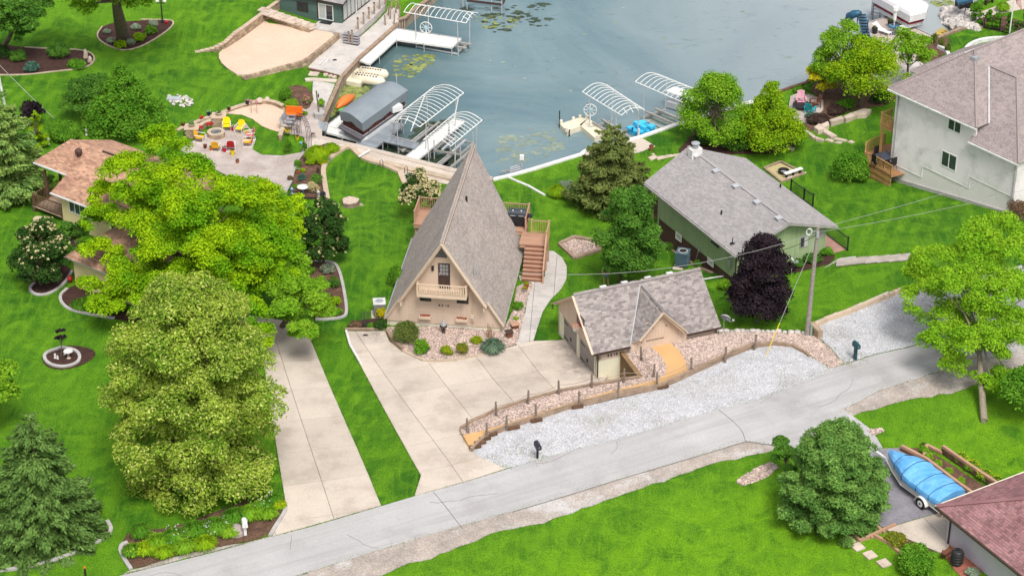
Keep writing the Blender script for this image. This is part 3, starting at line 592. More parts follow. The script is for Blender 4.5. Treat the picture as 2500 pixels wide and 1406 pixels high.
M['rail']=mat('pinkish_rail',(.47,.28,.19),(.40,.24,.16),2,rough=.7,fine=.05)
M['cedar']=mat('cedar_deck',(.42,.25,.10),(.32,.18,.07),2,rough=.8,fine=.15)
M['red']=mat('red_plastic',(.45,.02,.02),None,3,rough=.5);M['orange']=mat('orange_paint',(.75,.17,.02),None,3,rough=.45)
M['steel']=mat('galvanised_metal',(.42,.44,.46),(.34,.36,.38),3,rough=.5,metal=.3)
def railing(pts,ht,m,parent,sp=.13,post=.09,posts=True,bal=.035,bm=None,caps=True,name='baluster'):
 """rail along points at deck level: top rail, bottom rail, posts and each baluster a part of its own"""
 pts=[Vector(p)for p in pts];proto=None
 for a,b in zip(pts[:-1],pts[1:]):
  L=(b-a).length;MB().beam(a+Ve((0,0,ht)),b+Ve((0,0,ht)),post*.9,.04).bd('top_rail',m,parent);MB().beam(a+Ve((0,0,.1)),b+Ve((0,0,.1)),.045,.05).bd('bottom_rail',m,parent)
  k=max(1,int(L/sp));
  for i in range(1,k):
   p=a.lerp(b,i/k)
   if proto is None:
    mb=MB();mb.box((0,0,(ht+.1)/2),(bal,bal,ht-.12));proto=mb.bd(name,bm or m,parent,local=True);o=proto
   else:o=proto.copy();COL.objects.link(o)
   o.location=p-Vector(parent['_o'])
 if posts:
  for p in pts:
   q=MB().box(p+Ve((0,0,(ht+.02)/2)),(post,post,ht+.06)).bd('post',m,parent)
   if caps:MB().box(p+Ve((0,0,ht+.07)),(post*1.5,post*1.5,.04)).bd('post_cap',m,q)
def gutter(a,b,m,parent,r=.06):MB().beam(a,b,.11,.1).bd('gutter',m,parent)
def downspout(p0,p1,m,parent):MB().beam(p0,p1,.075,.075).bd('downspout',m,parent)
def digits(fr_pt,text,t,z,h_,m,parent,gap=.12,o=.03,name='house_number'):
 seg={'9':'abcdfg','3':'abcdg','1':'bc','0':'abcdef'};w_=h_*.55
 for c in text:
  mb=MB();th=h_*.17
  R={'a':(0,w_,h_-th,h_),'g':(0,w_,h_/2-th/2,h_/2+th/2),'d':(0,w_,0,th),'b':(w_-th,w_,h_/2,h_),'c':(w_-th,w_,0,h_/2),'f':(0,th,h_/2,h_),'e':(0,th,0,h_/2)}
  for s in seg[c]:
   x0,x1,y0,y1=R[s];wrect(fr_pt,t+x0,t+x1,z+y0,z+y1,.018,o+.001*ord(s)/100,mb)
  mb.bd(name,m,parent);t+=w_+gap
AF=Fr((-4.38,128.0),rad(7.7));af=thing('a_frame_house','tan A-frame house with steep grey shingle roof and small front balcony','house',AF(0,5,2.2))
ZR,ZE,HW=9.0,2.85,3.9;sl=(ZR-ZE)/HW
def hwz(z):return(ZR-z)/sl
zs=4.55;us=hwz(zs)
for s in(-1,1):
 q=[AF(s*HW,0,ZE),AF(s*HW,10.4,ZE),AF(0,13.1,ZR),AF(0,-.58,ZR),AF(s*us,-.58,zs),AF(s*us,0,zs)]
 n_=(q[1]-q[0]).cross(q[2]-q[0]);r=MB().slab(q,.16).bd('roof','tant',af)
 if s>0:shingles(q,'sh_a',r,row=.13,wd=.2)
 else:shingles([q[1],q[0],q[5],q[4],q[3],q[2]],'sh_a',r,row=.13,wd=.2)
 MB().beam(AF(s*.02,-.62,ZR-.02),AF(s*us+s*.02,-.62,zs-.03),.05,.3,up=AF.v.to_3d()+Ve((0,0,.0))).bd('rake_board','tant',af)
 MB().beam(AF(s*us,-.04,zs),AF(s*HW,-.04,ZE-.02),.05,.26,up=AF.v.to_3d()).bd('rake_board','tant',af)
 MB().beam(AF(s*(us-.12),.02,zs-.22),AF(s*(us-.12),-.66,zs-.22),.12,.26).bd('bracket','tant',af)
 MB().beam(AF(s*(us-.45),.02,zs+.42),AF(s*(us-.45),-.4,zs+.42),.1,.2).bd('bracket','tant',af)
MB().beam(AF(0,-.6,ZR+.04),AF(0,13.1,ZR+.04),.22,.05).bd('ridge_cap','sh_a',af)
MB().tube([AF(.14,-.5,ZR-.1),AF(.14,13,ZR-.1)],.022,5).bd('ridge_cable','dark',af)
FL=[(0,ZE-.1),(HW-.1,ZR-.25),(2*HW-.2,ZE-.1)]
wA,ptA=wall(AF,(-HW+.1,.1),(HW-.1,.1),2.62,FL,'tan',af,boards='v',bw=.2,th=.2)
wall(AF,(-HW+.12,.16),(HW-.12,.16),.8,2.62,'cream',af,name='foundation')
for s in(-1,1):wall(AF,(s*(HW-.14),.16),(s*(HW-.14),10.2),.6,ZE-.1,'cream',af,name='foundation',out=s)
wall(AF,(-HW+.1,10.3),(HW-.1,10.3),.6,FL,'tan',af,out=-1)
def AT(x,y):u,v,z=AF.at(x,y,v=.1);return u+HW-.1,z
t0,z1=AT(1069.5,641.5);t1,_=AT(1098.5,642.5);z0=5.32
dmb=MB();wrect(ptA,t0,t1,z0,z1,0,.05,dmb);dor=dmb.bd('door',mat('dark_brown_door',(.07,.045,.05),(.05,.035,.04),3,rough=.5),wA if False else af)
for i in range(3):
 for j in range(3):wrect(ptA,t0+.12+i*.19,t0+.28+i*.19,z1-.30-j*.27,z1-.08-j*.27,.045,.062).bd('pane',mat('pale_blind_glass',(.30,.30,.29),None,3,rough=.2)if i+j==0 else bpy.data.materials['pale_blind_glass'],dor)  # door panes in a pale grey blind colour
wrect(ptA,t0+.1,t1-.1,z0+.3,z0+.95,.045,.058).bd('door_panel','brownm',dor);wrect(ptA,t0+.06,t0+.1,z0+1.,z0+1.15,.05,.1).bd('handle','steel',dor)
zt0=AT(1070,628)[1];zz=ZR-.62;c=HW-.1
for a,b in(((-.98),.28),(.42,.98)):
 pass
wl=hwz(zt0)-.26;mb=MB();q=[(c-wl,zt0),(c+.26,zt0),(c+.26,ZR-.33-sl*.26-.1),(c,ZR-.42)]
def flatpoly(pt,q,o0,o1):n=len(q);return MB().add([pt(t,z,o1)for t,z in q]+[pt(t,z,o0)for t,z in q],[tuple(range(n)),tuple(range(n,2*n))[::-1]]+[(i,n+i,n+(i+1)%n,(i+1)%n)for i in range(n)])
flatpoly(ptA,q,.001,.03).bd('gable_window','glass',af);flatpoly(ptA,[(c+.42,zt0),(c+wl,zt0),(c+.42,ZR-.33-sl*.42-.1)],.001,.03).bd('gable_window','glass',af)
wrect(ptA,c-wl-.1,c+wl+.1,zt0-.1,zt0,0,.05).bd('trim','tant',af);wrect(ptA,c+.26,c+.42,zt0,ZR-.95,0,.045).bd('trim','tant',af)
for x0,x1,y0,y1 in((1025,1053,721,735),(1115,1144,724,741)):
 a,za=AT(x0,y0-8);b,zb=AT(x1,y1);window(ptA,a,b,zb,za,af,'brownm',1,fw=.05)
for x0,x1,y in((1024,1053,768),(1114,1143,775)):
 a,za=AT(x0,y+6);b,_=AT(x1,y+6);fb=wrect(ptA,a,b,za,za+.2,.02,.26).bd('flower_box','tant',af)
 fl=MB();
 for k in range(14):p=ptA(a+.08+(b-a-.16)*k/13,za+.24,.14+ru(-.05,.05));fl.box(p,(.07,.07,.08),random.random())
 fl.bd('red_flowers',mat('red_blossom',(.42,.04,.05),(.10,.10,.02),14,rough=.8)if 'red_blossom' not in bpy.data.materials else bpy.data.materials['red_blossom'],fb)
a,z=AT(1071,745.5);digits(ptA,'9310',a+.0,z-.06,.17,'dark',af,gap=.1)
wrect(ptA,a+.05,a+.55,z-.28,z-.2,0,.03).bd('plaque','tant',af)
a,z=AT(1057,653);wrect(ptA,a-.07,a+.07,z-.18,z+.14,.0,.14).bd('wall_lamp','dark',af)
a,z=AT(1154,774);m_=wrect(ptA,a-.13,a+.13,z-.26,z+.2,0,.16).bd('electric_meter','tant',af)
MB().lathe(ptA(a,z-.02,.2),[(.07,-.04),(.07,.04)],10).bd('dial','steel',m_)
for dd in(-.04,.05):MB().beam(ptA(a+dd,z+.2,.06),ptA(a+dd,5.2,.06),.04,.04).bd('conduit','tant',af)
MB().beam(ptA(a+.08,z-.3,.05),ptA(a+.08,2.3,.05),.05,.05).bd('conduit','tant',af)
for k in range(1,3):pass
for zz_ in(4.3,3.55):
 w2=hwz(zz_)-.2;wrect(ptA,c-w2,c+w2,zz_-.02,zz_+.02,.01,.03).bd('trim','tant',af)
MB().tube([ptA(2.2,2.55,.07),ptA(3.8,2.45,.07),ptA(5.4,2.5,.07),ptA(7.2,2.2,.07)],.02,5).bd('garden_hose','steel',af)
bz=5.28;bal=thing('x','','',AF(0,-.3,bz));bpy.data.objects.remove(bal)
b0=MB();b0.hexa([AF(-1.62,-.82,bz-.2),AF(1.6,-.82,bz-.2),AF(1.6,.08,bz-.2),AF(-1.62,.08,bz-.2)],[AF(-1.62,-.82,bz+.02),AF(1.6,-.82,bz+.02),AF(1.6,.08,bz+.02),AF(-1.62,.08,bz+.02)]);b0.bd('balcony_floor','tant',af)
railing([AF(-1.58,.0,bz+.02),AF(-1.58,-.78,bz+.02),AF(1.56,-.78,bz+.02),AF(1.56,.0,bz+.02)],.74,'tant',af,sp=.155,bal=.055,caps=False)
def onroofA(x,y):
 for k in range(200):
  z=2.8+k*.035;p=P(x,y,z);u,v,_=AF.inv(p)
  if z>=ZR-sl*u:return p
 return p
p=onroofA(1158,673);MB().tube([p,p+Ve((0,0,.75))],.05,8).tube([p+Ve((0,0,.6)),p+Ve((.25,0,.45)),p+Ve((.25,0,.1))],.025,6).bd('service_mast','steel',af)
MAST=p+Ve((0,0,.6))
p=onroofA(1139,491);MB().tube([p-Ve((0,0,.1)),p+Ve((0,0,.35))],.07,8).bd('vent_pipe','dark',af)
MB().beam(AF(HW-.02,.05,ZE-.05),AF(HW-.02,10.4,ZE-.05),.08,.1).bd('gutter','wtrim',af)
MB().beam(AF(-HW+.0,.05,ZE+.0),AF(-HW+.0,10.4,ZE+.0),.1,.1).bd('gutter','steel',af)
dk=thing('deck','pinkish wooden deck with railing and stairs behind the A-frame','deck',AF(4.5,9,1.6));DZ=3.9
def dboards(fr,u0,u1,v0,v1,z,m,parent,bw=.14,along='u',name='deck_boards'):
 s=MB();n=int(round((v1-v0)/bw))if along=='u' else int(round((u1-u0)/bw))
 for i in range(n):
  if along=='u':a0,a1=v0+i*bw+.004,v0+(i+1)*bw-.004;q=[(u0,a0),(u1,a0),(u1,a1),(u0,a1)]
  else:a0,a1=u0+i*bw+.004,u0+(i+1)*bw-.004;q=[(a0,v0),(a1,v0),(a1,v1),(a0,v1)]
  s.hexa([fr(a,b,z-.04)for a,b in q],[fr(a,b,z)for a,b in q])
 return s.bd(name,m,parent)
dboards(AF,3.7,5.6,8.85,10.55,DZ,'deck',dk);dboards(AF,-3.85,3.95,10.56,12.8,DZ,'deck',dk)
MB().hexa([AF(3.72,8.9,DZ-.3),AF(5.58,8.9,DZ-.3),AF(5.58,10.5,DZ-.3),AF(3.72,10.5,DZ-.3)],[AF(3.72,8.9,DZ-.045),AF(5.58,8.9,DZ-.045),AF(5.58,10.5,DZ-.045),AF(3.72,10.5,DZ-.045)]).hexa([AF(-3.8,10.6,DZ-.3),AF(3.9,10.6,DZ-.3),AF(3.9,12.76,DZ-.3),AF(-3.8,12.76,DZ-.3)],[AF(-3.8,10.6,DZ-.045),AF(3.9,10.6,DZ-.045),AF(3.9,12.76,DZ-.045),AF(-3.8,12.76,DZ-.045)]).bd('deck_frame','rail',dk)
M['railg']=mat('yellowish_balusters',(.42,.33,.10),(.36,.28,.09),3,rough=.7)
railing([AF(3.9,10.7,DZ),AF(3.9,12.7,DZ),AF(-3.75,12.7,DZ),AF(-3.75,10.65,DZ)],.95,'rail',dk,bm='rail')
railing([AF(4.35,10.5,DZ),AF(5.55,10.5,DZ),AF(5.55,8.95,DZ)],.95,'rail',dk,sp=.11,bm='railg')
for u,v in((5.5,10.4),(5.5,9),(3.8,12.7),(-3.7,12.7),(0,12.7),(-3.7,10.8)):
 MB().box(AF(u,v,(DZ-.3+.3)/2),(.12,.12,DZ-.6),AF.rz).bd('support_post','rail',dk)
ns=9;zb=h(*AF(4.8,7.3,0)[:2])+.03;rise=(DZ-zb)/ns;run=1.75/ns
for i in range(ns-1):
 v1=8.85-i*run*1.02;z=DZ-rise*(i+1)
 MB().hexa([AF(4.1,v1-run-.03,z-.045),AF(5.5,v1-run-.03,z-.045),AF(5.5,v1,z-.045),AF(4.1,v1,z-.045)],[AF(4.1,v1-run-.03,z),AF(5.5,v1-run-.03,z),AF(5.5,v1,z),AF(4.1,v1,z)]).bd('stair_tread','deck',dk)
for i in range(ns):
 v1=8.85-i*run*1.02;z=DZ-rise*i
 MB().hexa([AF(4.12,v1-.02,z-rise),AF(5.48,v1-.02,z-rise),AF(5.48,v1+.02,z-rise),AF(4.12,v1+.02,z-rise)],[AF(4.12,v1-.02,z-.05),AF(5.48,v1-.02,z-.05),AF(5.48,v1+.02,z-.05),AF(4.12,v1+.02,z-.05)]).bd('stair_riser',M.setdefault('riser',mat('reddish_riser',(.24,.12,.08),None,2,rough=.8)),dk)
for u in(5.53,):MB().beam(AF(u,8.9,DZ-.15),AF(u,8.85-ns*run,zb+.1),.05,.28).bd('stringer','rail',dk)
MB().beam(AF(5.56,8.95,DZ+.95),AF(5.56,8.85-ns*run,zb+1.0),.1,.06).bd('stair_rail','rail',dk)
for t in(.0,.5,1.):
 v_=8.9-(ns*run+.05)*t;zq=DZ-(DZ-zb)*t;MB().box(AF(5.56,v_,zq+.45),(.1,.1,1.05),AF.rz).bd('post','rail',dk)
for i in range(12):t=(i+.5)/12;v_=8.9-(ns*run)*t;zq=DZ-(DZ-zb)*t;MB().box(AF(5.56,v_,zq+.5),(.035,.035,.85),AF.rz).bd('baluster','rail',dk)
GF=Fr((5.28,121.76),GAZ);ga_=thing('garage','tan double garage with steep shingled roof and a front cross gable','garage',GF(4,3,2.2))
EZ,GR,GL,GD=4.6,6.9,8.3,6.28;gs=(GR-EZ)/(GD/2)
PU,PZ=4.2,6.72
vl=PU-1.95;vr=PU+1.62
pv=(PZ-EZ)/gs
A_=[GF(-.3,-.15,EZ-.1),GF(vl-.1,-.15,EZ-.1),GF(PU-.12,pv,PZ),GF(PU-.12,GD/2,GR),GF(-.3,GD/2,GR)]
B_=[GF(vr+.25,-.15,EZ-.1),GF(GL+.15,-.15,EZ-.1),GF(GL+.15,GD/2,GR),GF(PU+.12,GD/2,GR),GF(PU+.12,pv,PZ)]
M['sh_gw']=M['sh_g']
roof_plane(A_,None,ga_,'sh_g','tant',wd=.26);roof_plane(B_,None,ga_,'sh_g','tant',wd=.26)
MB().slab([GF(PU-.12,pv,PZ),GF(PU+.12,pv,PZ),GF(PU+.12,GD/2,GR),GF(PU-.12,GD/2,GR)],.1).bd('roof','sh_g',ga_)
roof_plane([GF(GL+.15,GD+.2,EZ-.12),GF(-.3,GD+.2,EZ-.12),GF(-.3,GD/2,GR),GF(GL+.15,GD/2,GR)],None,ga_,'sh_g','tant',wd=.26)
zl_=EZ-.02;kx=(PZ-zl_)/(PU-vl);roof_plane([GF(PU,-.45,PZ),GF(PU,pv+.05,PZ),GF(vl,.02,zl_),GF(vl+.4,-.45,zl_+kx*.4)][::-1],None,ga_,'sh_g','tant',wd=.26)
roof_plane([GF(vr+.02,-.45,PZ-kx*(vr+.02-PU)),GF(vr+.3,.1,PZ-kx*(vr+.3-PU)),GF(PU,pv+.05,PZ),GF(PU,-.45,PZ)],None,ga_,'sh_g','tant',wd=.26)
MB().beam(GF(vl-.06,-.12,EZ+.03),GF(PU-.06,pv,PZ+.06),.07,.02).bd('valley_flashing','steel',ga_)
MB().beam(GF(vr+.22,-.12,EZ+.03),GF(PU+.06,pv,PZ+.06),.05,.02).bd('valley_flashing','steel',ga_)
MB().beam(GF(PU-.02,-.47,PZ-.04),GF(vl+.4,-.47,EZ+.38),.04,.22,up=GF.v.to_3d()).bd('rake_board','tant',ga_)
MB().beam(GF(PU+.02,-.47,PZ-.04),GF(vr+.12,-.47,EZ+.28),.04,.22,up=GF.v.to_3d()).bd('rake_board','tant',ga_)
MB().beam(GF(-.3,GD/2,GR+.04),GF(GL+.15,GD/2,GR+.04),.22,.05).bd('ridge_cap','sh_g',ga_)
for x in(1474,1526,1583,1636):
 u=GF.at(x,708-(x-1474)*.19,v=GD/2+.25)[0];MB().box(GF(u,GD/2+.3,GR-.1),(.42,.35,.2),GF.rz).bd('roof_vent','wtrim',ga_)
wf,ptF=wall(GF,(0,.12),(vl,.12),.8,EZ-.35,'cream',ga_,name='foundation')
wall(GF,(0,.1),(GL,.1),EZ-.85,EZ-.12,'tan',ga_,th=.1)
wall(GF,(vl,.12),(GL,.12),.8,4.12,'cream',ga_,name='foundation')
wg,ptG=wall(GF,(vl-.12,-.02),(vr+.3,-.02),4.0,[(0,EZ-.08),(.25,EZ+.1),(PU-vl+.12,PZ-.2),(vr+.3-vl+.12,EZ+.05)],'tan',ga_,boards='v',bw=.2)
for x,z in((2.05,5.9),(1.6,5.4),(2.5,5.35),(.85,5.0),(.85,4.5)):wrect(ptG,x,x+.04,z,z+.12,.01,.04).bd('hinge','dark',ga_)
wrect(ptG,1.2,2.4,4.55,4.58,.01,.04).bd('door_bar','brownm',ga_)
wrect(ptG,1.1,2.5,5.85,5.92,.01,.035).bd('trim','tant',ga_)
wd_,ptD=wall(GF,(0,GD-.1),(0,.1),4.05,[(0,EZ-.05),(GD/2-.1,GR-.2),(GD-.2,EZ-.05)],'tan',ga_,boards='v',bw=.2,out=1)
for t0,t1 in((0,.62),(2.95,3.3),(5.75,GD-.2)):wall(GF,(.0,GD-.1-t0),(.0,GD-.1-t1),1.4,4.06,'cream',ga_,name='door_pier',th=.3)
for t0,t1 in((.62,2.95),(3.3,5.75)):
 d=MB();
 for k in range(4):wrect(ptD,t0,t1,2.1+k*.49,2.1+(k+1)*.49-.015,-.14,-.1,d)
 d_=d.bd('garage_door','gdoor',ga_);wrect(ptD,t0+1.1,t0+1.25,2.75,2.95,-.1,-.06).bd('handle','dark',d_)
 for zz_ in(2.45,3.6):wrect(ptD,t0+.05,t0+.75,zz_,zz_+.035,-.1,-.07).bd('hinge_strap','dark',d_)
 wall(GF,(.1,GD-.1-t0),(.1,GD-.1-t1),4.0,4.1,'cream',ga_,name='lintel')
MB().beam(GF(-.32,GD+.2,EZ-.16),GF(-.32,GD/2,GR-.03),.04,.24,up=GF.u.to_3d()).bd('rake_board','tant',ga_);MB().beam(GF(-.32,-.15,EZ-.12),GF(-.32,GD/2,GR-.03),.04,.24,up=GF.u.to_3d()).bd('rake_board','tant',ga_)
wall(GF,(GL,.1),(GL,GD-.1),1.,[(0,EZ-.05),(GD/2-.1,GR-.2),(GD-.2,EZ-.05)],'tan',ga_);wall(GF,(0,GD-.05),(GL,GD-.05),1.,EZ-.1,'tan',ga_,out=-1)
gutter(GF(-.3,-.2,EZ-.14),GF(vl-.1,-.2,EZ-.14),'brownm',ga_);gutter(GF(vr+.25,-.2,EZ-.14),GF(GL+.15,-.2,EZ-.14),'brownm',ga_)
downspout(GF(.06,.0,EZ-.16),GF(.06,.0,2.2),'brownm',ga_);downspout(GF(vl-.05,-.1,EZ-.1),GF(vl-.05,-.1,3.9),'steel',ga_);downspout(GF(GL-.1,.0,EZ-.16),GF(GL-.1,.0,4.0),'brownm',ga_)
digits(ptF,'9310',.75,EZ-.68,.17,'dark',ga_,gap=.1,o=.05)
for dz in(0,.18):MB().lathe(GF(-.35,GD+.15,EZ-.35-dz),[(.03,0),(.07,.08)],8).bd('flood_lamp','dark',ga_)
bh=thing('basketball_hoop','black framed backboard with orange rim above the garage doors','hoop',GF(-.2,3.1,5.2))
u,v,z=GF.at(1418.5,783,u=-.28)
MB().box(GF(-.3,v,z),(.03,1.05,.72),GF.rz).bd('backboard',mat('clear_backboard',(.12,.13,.15),(.17,.17,.19),5,rough=.3),bh)
for dv,dz,sy,sz in((0,.36,1.1,.05),(0,-.36,1.1,.05),(.53,0,.05,.72),(-.53,0,.05,.72)):MB().box(GF(-.31,v+dv,z+dz),(.045,sy,sz),GF.rz).bd('board_frame','dark',bh)
for dv,dz,sy,sz in((0,.05,.5,.05),(0,-.2,.5,.05),(.23,-.08,.05,.26),(-.23,-.08,.05,.26)):MB().box(GF(-.32,v+dv,z+dz),(.04,sy,sz),GF.rz).bd('target_square','red',bh)
cc=GF(-.62,v,z-.3);MB().tube([cc+Ve((.24*mc(a),.24*msn(a),0))for a in[i*math.pi/8 for i in range(17)]],.018,5,False).bd('rim','orange',bh)
net=MB();
for i in range(10):a=i*math.pi/5;net.tube([cc+Ve((.23*mc(a),.23*msn(a),0)),cc+Ve((.13*mc(a+.3),.13*msn(a+.3),-.38))],.009,4,False)
net.bd('net','white',bh);MB().beam(GF(0,v,z-.3),GF(-.4,v,z-.3),.12,.1).bd('rim_bracket','red',bh)
NF=Fr((14.64,131.55),rad(-28.7));gh=thing('green_house','long sage green house with grey gable roof and brown lower wall','house',NF(4,6,2))
GE,GZ=5.7,7.12;um=4.06
roof_plane([NF(0,0,GE),NF(0,11.5,GE),NF(um,12.3,GZ),NF(um,-.15,GZ)],None,gh,'sh_gr','fgrey',wd=.25)
rb=NF.inv(P(1819,387.5,GE));roof_plane([NF(8.15,rb[1],GE),NF(8.15,0,GE),NF(um,-.15,GZ),NF(um,12.3,GZ)],None,gh,'sh_gr','fgrey',wd=.25)
MB().beam(NF(um,-.15,GZ+.03),NF(um,12.3,GZ+.03),.24,.04).bd('ridge_cap','sh_gr',gh)
def rz_(u):return GE+(GZ-GE)*(1-abs(u-um)/um)
wL,ptL=wall(NF,(.5,10.4),(.5,.6),3.4,rz_(.5)-.17,'green',gh,boards='v',bw=.2)
wall(NF,(.53,10.4),(.53,.6),.6,3.4,'brownf',gh,name='foundation')
wFr,ptR=wall(NF,(.5,.6),(7.65,.6),3.1,[(0,rz_(.5)-.17),(um-.5,GZ-.2),(7.15,rz_(7.65)-.17)],'green',gh,boards='v',bw=.2)
wall(NF,(.5,.63),(7.65,.63),1.5,3.1,'brownf',gh,name='foundation')
wall(NF,(7.65,.6),(7.65,10.4),1,rz_(7.65)-.17,'green',gh,boards='v',bw=.3);wall(NF,(.5,10.4),(7.65,10.4),.6,[(0,rz_(.5)-.17),(um-.5,GZ-.2),(7.15,rz_(7.65)-.17)],'green',gh,out=-1)
def NL(x,y):u,v,z=NF.at(x,y,u=.5);return 10.4-v,z
def NR(x,y):u,v,z=NF.at(x,y,v=.6);return u-.5,z
for(x0,y0),(x1,y1)in(((1651,565),(1664,592)),((1729,627),(1742,653))):
 a,za=NL(x0,y0);b,zb=NL(x1,y1);window(ptL,a,b,zb,za,gh,'white',1,('blind',))
a,za=NL(1738,580);b,zb=NL(1756,606);window(ptL,a,b,zb,min(za,5.5),gh,'brownm',2)
a,za=NR(1953,578);b,zb=NR(1973,600);window(ptR,a,b,zb,za,gh,'fgrey',2,('glass','blind'))
a,za=NR(1995,569);b,zb=NR(2011,578);wrect(ptR,a,b,zb,za,.01,.05).bd('name_sign','fgrey',gh)
gutter(NF(-.04,0,GE-.1),NF(-.04,11.4,GE-.1),'fgrey',gh);downspout(NF(.4,.55,GE-.2),NF(.4,.55,2.9),'brownm',gh)
a,z=NL(1784,642);wrect(ptL,a-.15,a+.15,z-.3,z+.3,0,.16).bd('meter_box','steel',gh)
a,z=NL(1708,607);wrect(ptL,a-.08,a+.08,z-.2,z+.2,0,.1).bd('junction_box','fgrey',gh);MB().tube([ptL(a,z-.2,.1),ptL(a-.3,z-1.2,.12),ptL(a-.9,z-1.9,.12)],.04,6).bd('refrigerant_line','fgrey',gh)
def onN(x,y,right=False):
 for k in range(300):
  z=GE-.2+k*.006;p=P(x,y,z);u,v,_=NF.inv(p)
  if z>=rz_(u):return Ve((p.x,p.y,rz_(u)))
 return p
for x,y in((1700,385),(1747,421),(1796,458),(1848,497),(1901,536)):
 p=onN(x,y);v_=MB().box(p+Ve((0,0,.07)),(.3,.3,.14),NF.rz).bd('roof_vent','alu',gh);MB().box(p+Ve((0,0,.16)),(.42,.42,.05),NF.rz).bd('vent_hood','alu',v_)
for x,y in((1761,524),(1905,459)):p=onN(x,y);MB().tube([p,p+Ve((0,0,.3))],.06,8).bd('vent_pipe','dark',gh)
p=onN(1788,596);MB().tube([p,p+Ve((0,0,.45))],.035,6).box(p+Ve((0,0,.04)),(.3,.2,.06)).bd('service_mast','dark',gh);GMAST=p+Ve((0,0,.45))
p=onN(1697,379);ch=MB().box(p+Ve((0,.0,.22)),(.85,.5,.65),NF.rz).bd('chimney','wtrim',gh)
MB().lathe(p+Ve((0,0,.6)),[(.2,0),(.2,.28),(.3,.3),(.3,.36),(.1,.42)],14).bd('chimney_cap','steel',ch)
pz=3.35;dboards(NF,-.9,6,10.45,12.6,pz,'timberd',gh,name='porch_floor');railing([NF(-.85,10.5,pz),NF(-.85,12.5,pz),NF(5.9,12.5,pz)],.95,'timberd',gh,sp=.14)
for u,v in((-.8,12.5),(2.5,12.5),(5.8,12.5),(-.8,10.6)):MB().box(NF(u,v,pz/2),(.12,.12,pz),NF.rz).bd('support_post','timberd',gh)
gc=thing('covered_grill','grill under a dark green cover on the green house porch','grill',NF(-.1,11,pz));g_=MB();g_.hexa([NF(-.6,10.7,pz),NF(.3,10.7,pz),NF(.3,12.1,pz),NF(-.6,12.1,pz)],[NF(-.45,10.85,pz+1.05),NF(.15,10.85,pz+1.05),NF(.15,11.95,pz+1.0),NF(-.45,11.95,pz+1.0)]);g_.bd('grill_cover',mat('dark_tarp',(.03,.045,.045),(.05,.07,.07),5,rough=.6),gc)
rp=thing('entry_deck','pink side deck with black metal fence at the green house','deck',NF(8.5,2,3))
rz0=3.45;dboards(NF,7.7,9.25,.1,6.5,rz0,mat('pink_deck',(.42,.24,.2),None,2,rough=.8),rp);MB().hexa([NF(7.75,.14,2.3),NF(9.2,.14,2.3),NF(9.2,6.4,1.6),NF(7.75,6.4,1.6)],[NF(7.75,.14,rz0-.05),NF(9.2,.14,rz0-.05),NF(9.2,6.4,rz0-.05),NF(7.75,6.4,rz0-.05)]).bd('deck_skirt','timberd',rp)
railing([NF(9.2,.15,rz0),NF(9.2,3.2,rz0),NF(9.2,6.4,rz0)],1.0,'dark',rp,sp=.12,bal=.02)
p1,p2=GA(1905,460),GA(1962,496)
bf=thing('garden_fence','short black metal fence on the lawn behind the green house','fence',p1);railing([GA(1930,470),GA(1962,492),GA(1984,506)],1.0,'dark',bf,sp=.13,bal=.02)
WF=Fr(P(2470,520,3.7),rad(-39.7));wh=thing('white_house','big two storey white house with dark window pairs and brown hip roof','house',WF(3,6,3))
K=.78;EW=9.0
def main_roof(q):return roof_plane(q,None,wh,'sh_w','wtrim',wd=.27)
Rz=EW+K*4.1;R1=WF(3.7,7.65,Rz);R2=WF(9.5,7.65,Rz);
main_roof([WF(-.4,3.55,EW),WF(-.4,11.7,EW),R1])
main_roof([WF(14,3.55,EW),WF(-.4,3.55,EW),R1,WF(14,7.65,Rz)])
main_roof([WF(-.4,11.7,EW),WF(14,11.7,EW),WF(14,7.65,Rz),R1])
MB().tube([WF(-.4,3.55,EW+.05),R1+Ve((0,0,.05)),WF(-.4,11.7,EW+.05)],.07,6).tube([R1+Ve((0,0,.05)),WF(14,7.65,Rz+.05)],.07,6).bd('hip_cap','sh_w',wh)
main_roof([WF(2.9,12.7,EW),WF(9,12.7,EW),WF(8.5,9.5,10.9),WF(5.2,9.6,10.9)]);main_roof([WF(2.9,8,EW),WF(2.9,12.7,EW),WF(5.2,9.6,10.9)])
ez=7.8;Ez=WF(4.05,6.5,ez+K*4.45);Fz=WF(4.05,4.0,ez+K*4.45)
main_roof([WF(-.4,-.35,ez),WF(-.4,4.1,ez),WF(1.0,4.1,ez+K*1.4),Ez,Fz]);main_roof([WF(14,-.35,ez),WF(-.4,-.35,ez),Fz,WF(14,4.0,ez+K*4.45)])
MB().beam(WF(.75,3.4,EW+.05),Ez+Ve((0,.0,.06)),.1,.06).bd('valley_flashing','alu',wh)
MB().beam(Ez+Ve((0,0,.05)),Fz+Ve((0,0,.05)),.12,.06).bd('ridge_cap','sh_w',wh);MB().tube([Fz+Ve((0,0,.04)),WF(-.4,-.35,ez+.05)],.07,6).bd('hip_cap','sh_w',wh)
wW,ptW=wall(WF,(0,11.2),(0,0),.8,[(0,EW-.1),(7.35,EW-.1),(7.351,ez-.1),(11.2,ez-.1)],'whitef',wh,boards=None,name='wall')
sdm=MB()
def zsid(t):return 3.15 if t<3.0 else(4.05 if t<7.3 else 4.95)
zk=3.15
while zk<EW-.12:
 for a,b in((0,3.0),(3.0,7.3),(7.3,11.2)):
  if zk>=zsid(a+.01)-.01 and(zk<ez-.15 or b<=7.3):
   sdm.add([ptW(a,zk,.028),ptW(b,zk,.028),ptW(b,zk+.145,.005),ptW(a,zk+.145,.005),ptW(a,zk,.001),ptW(b,zk,.001)],[(0,1,2,3),(4,5,1,0)])
 zk+=.15
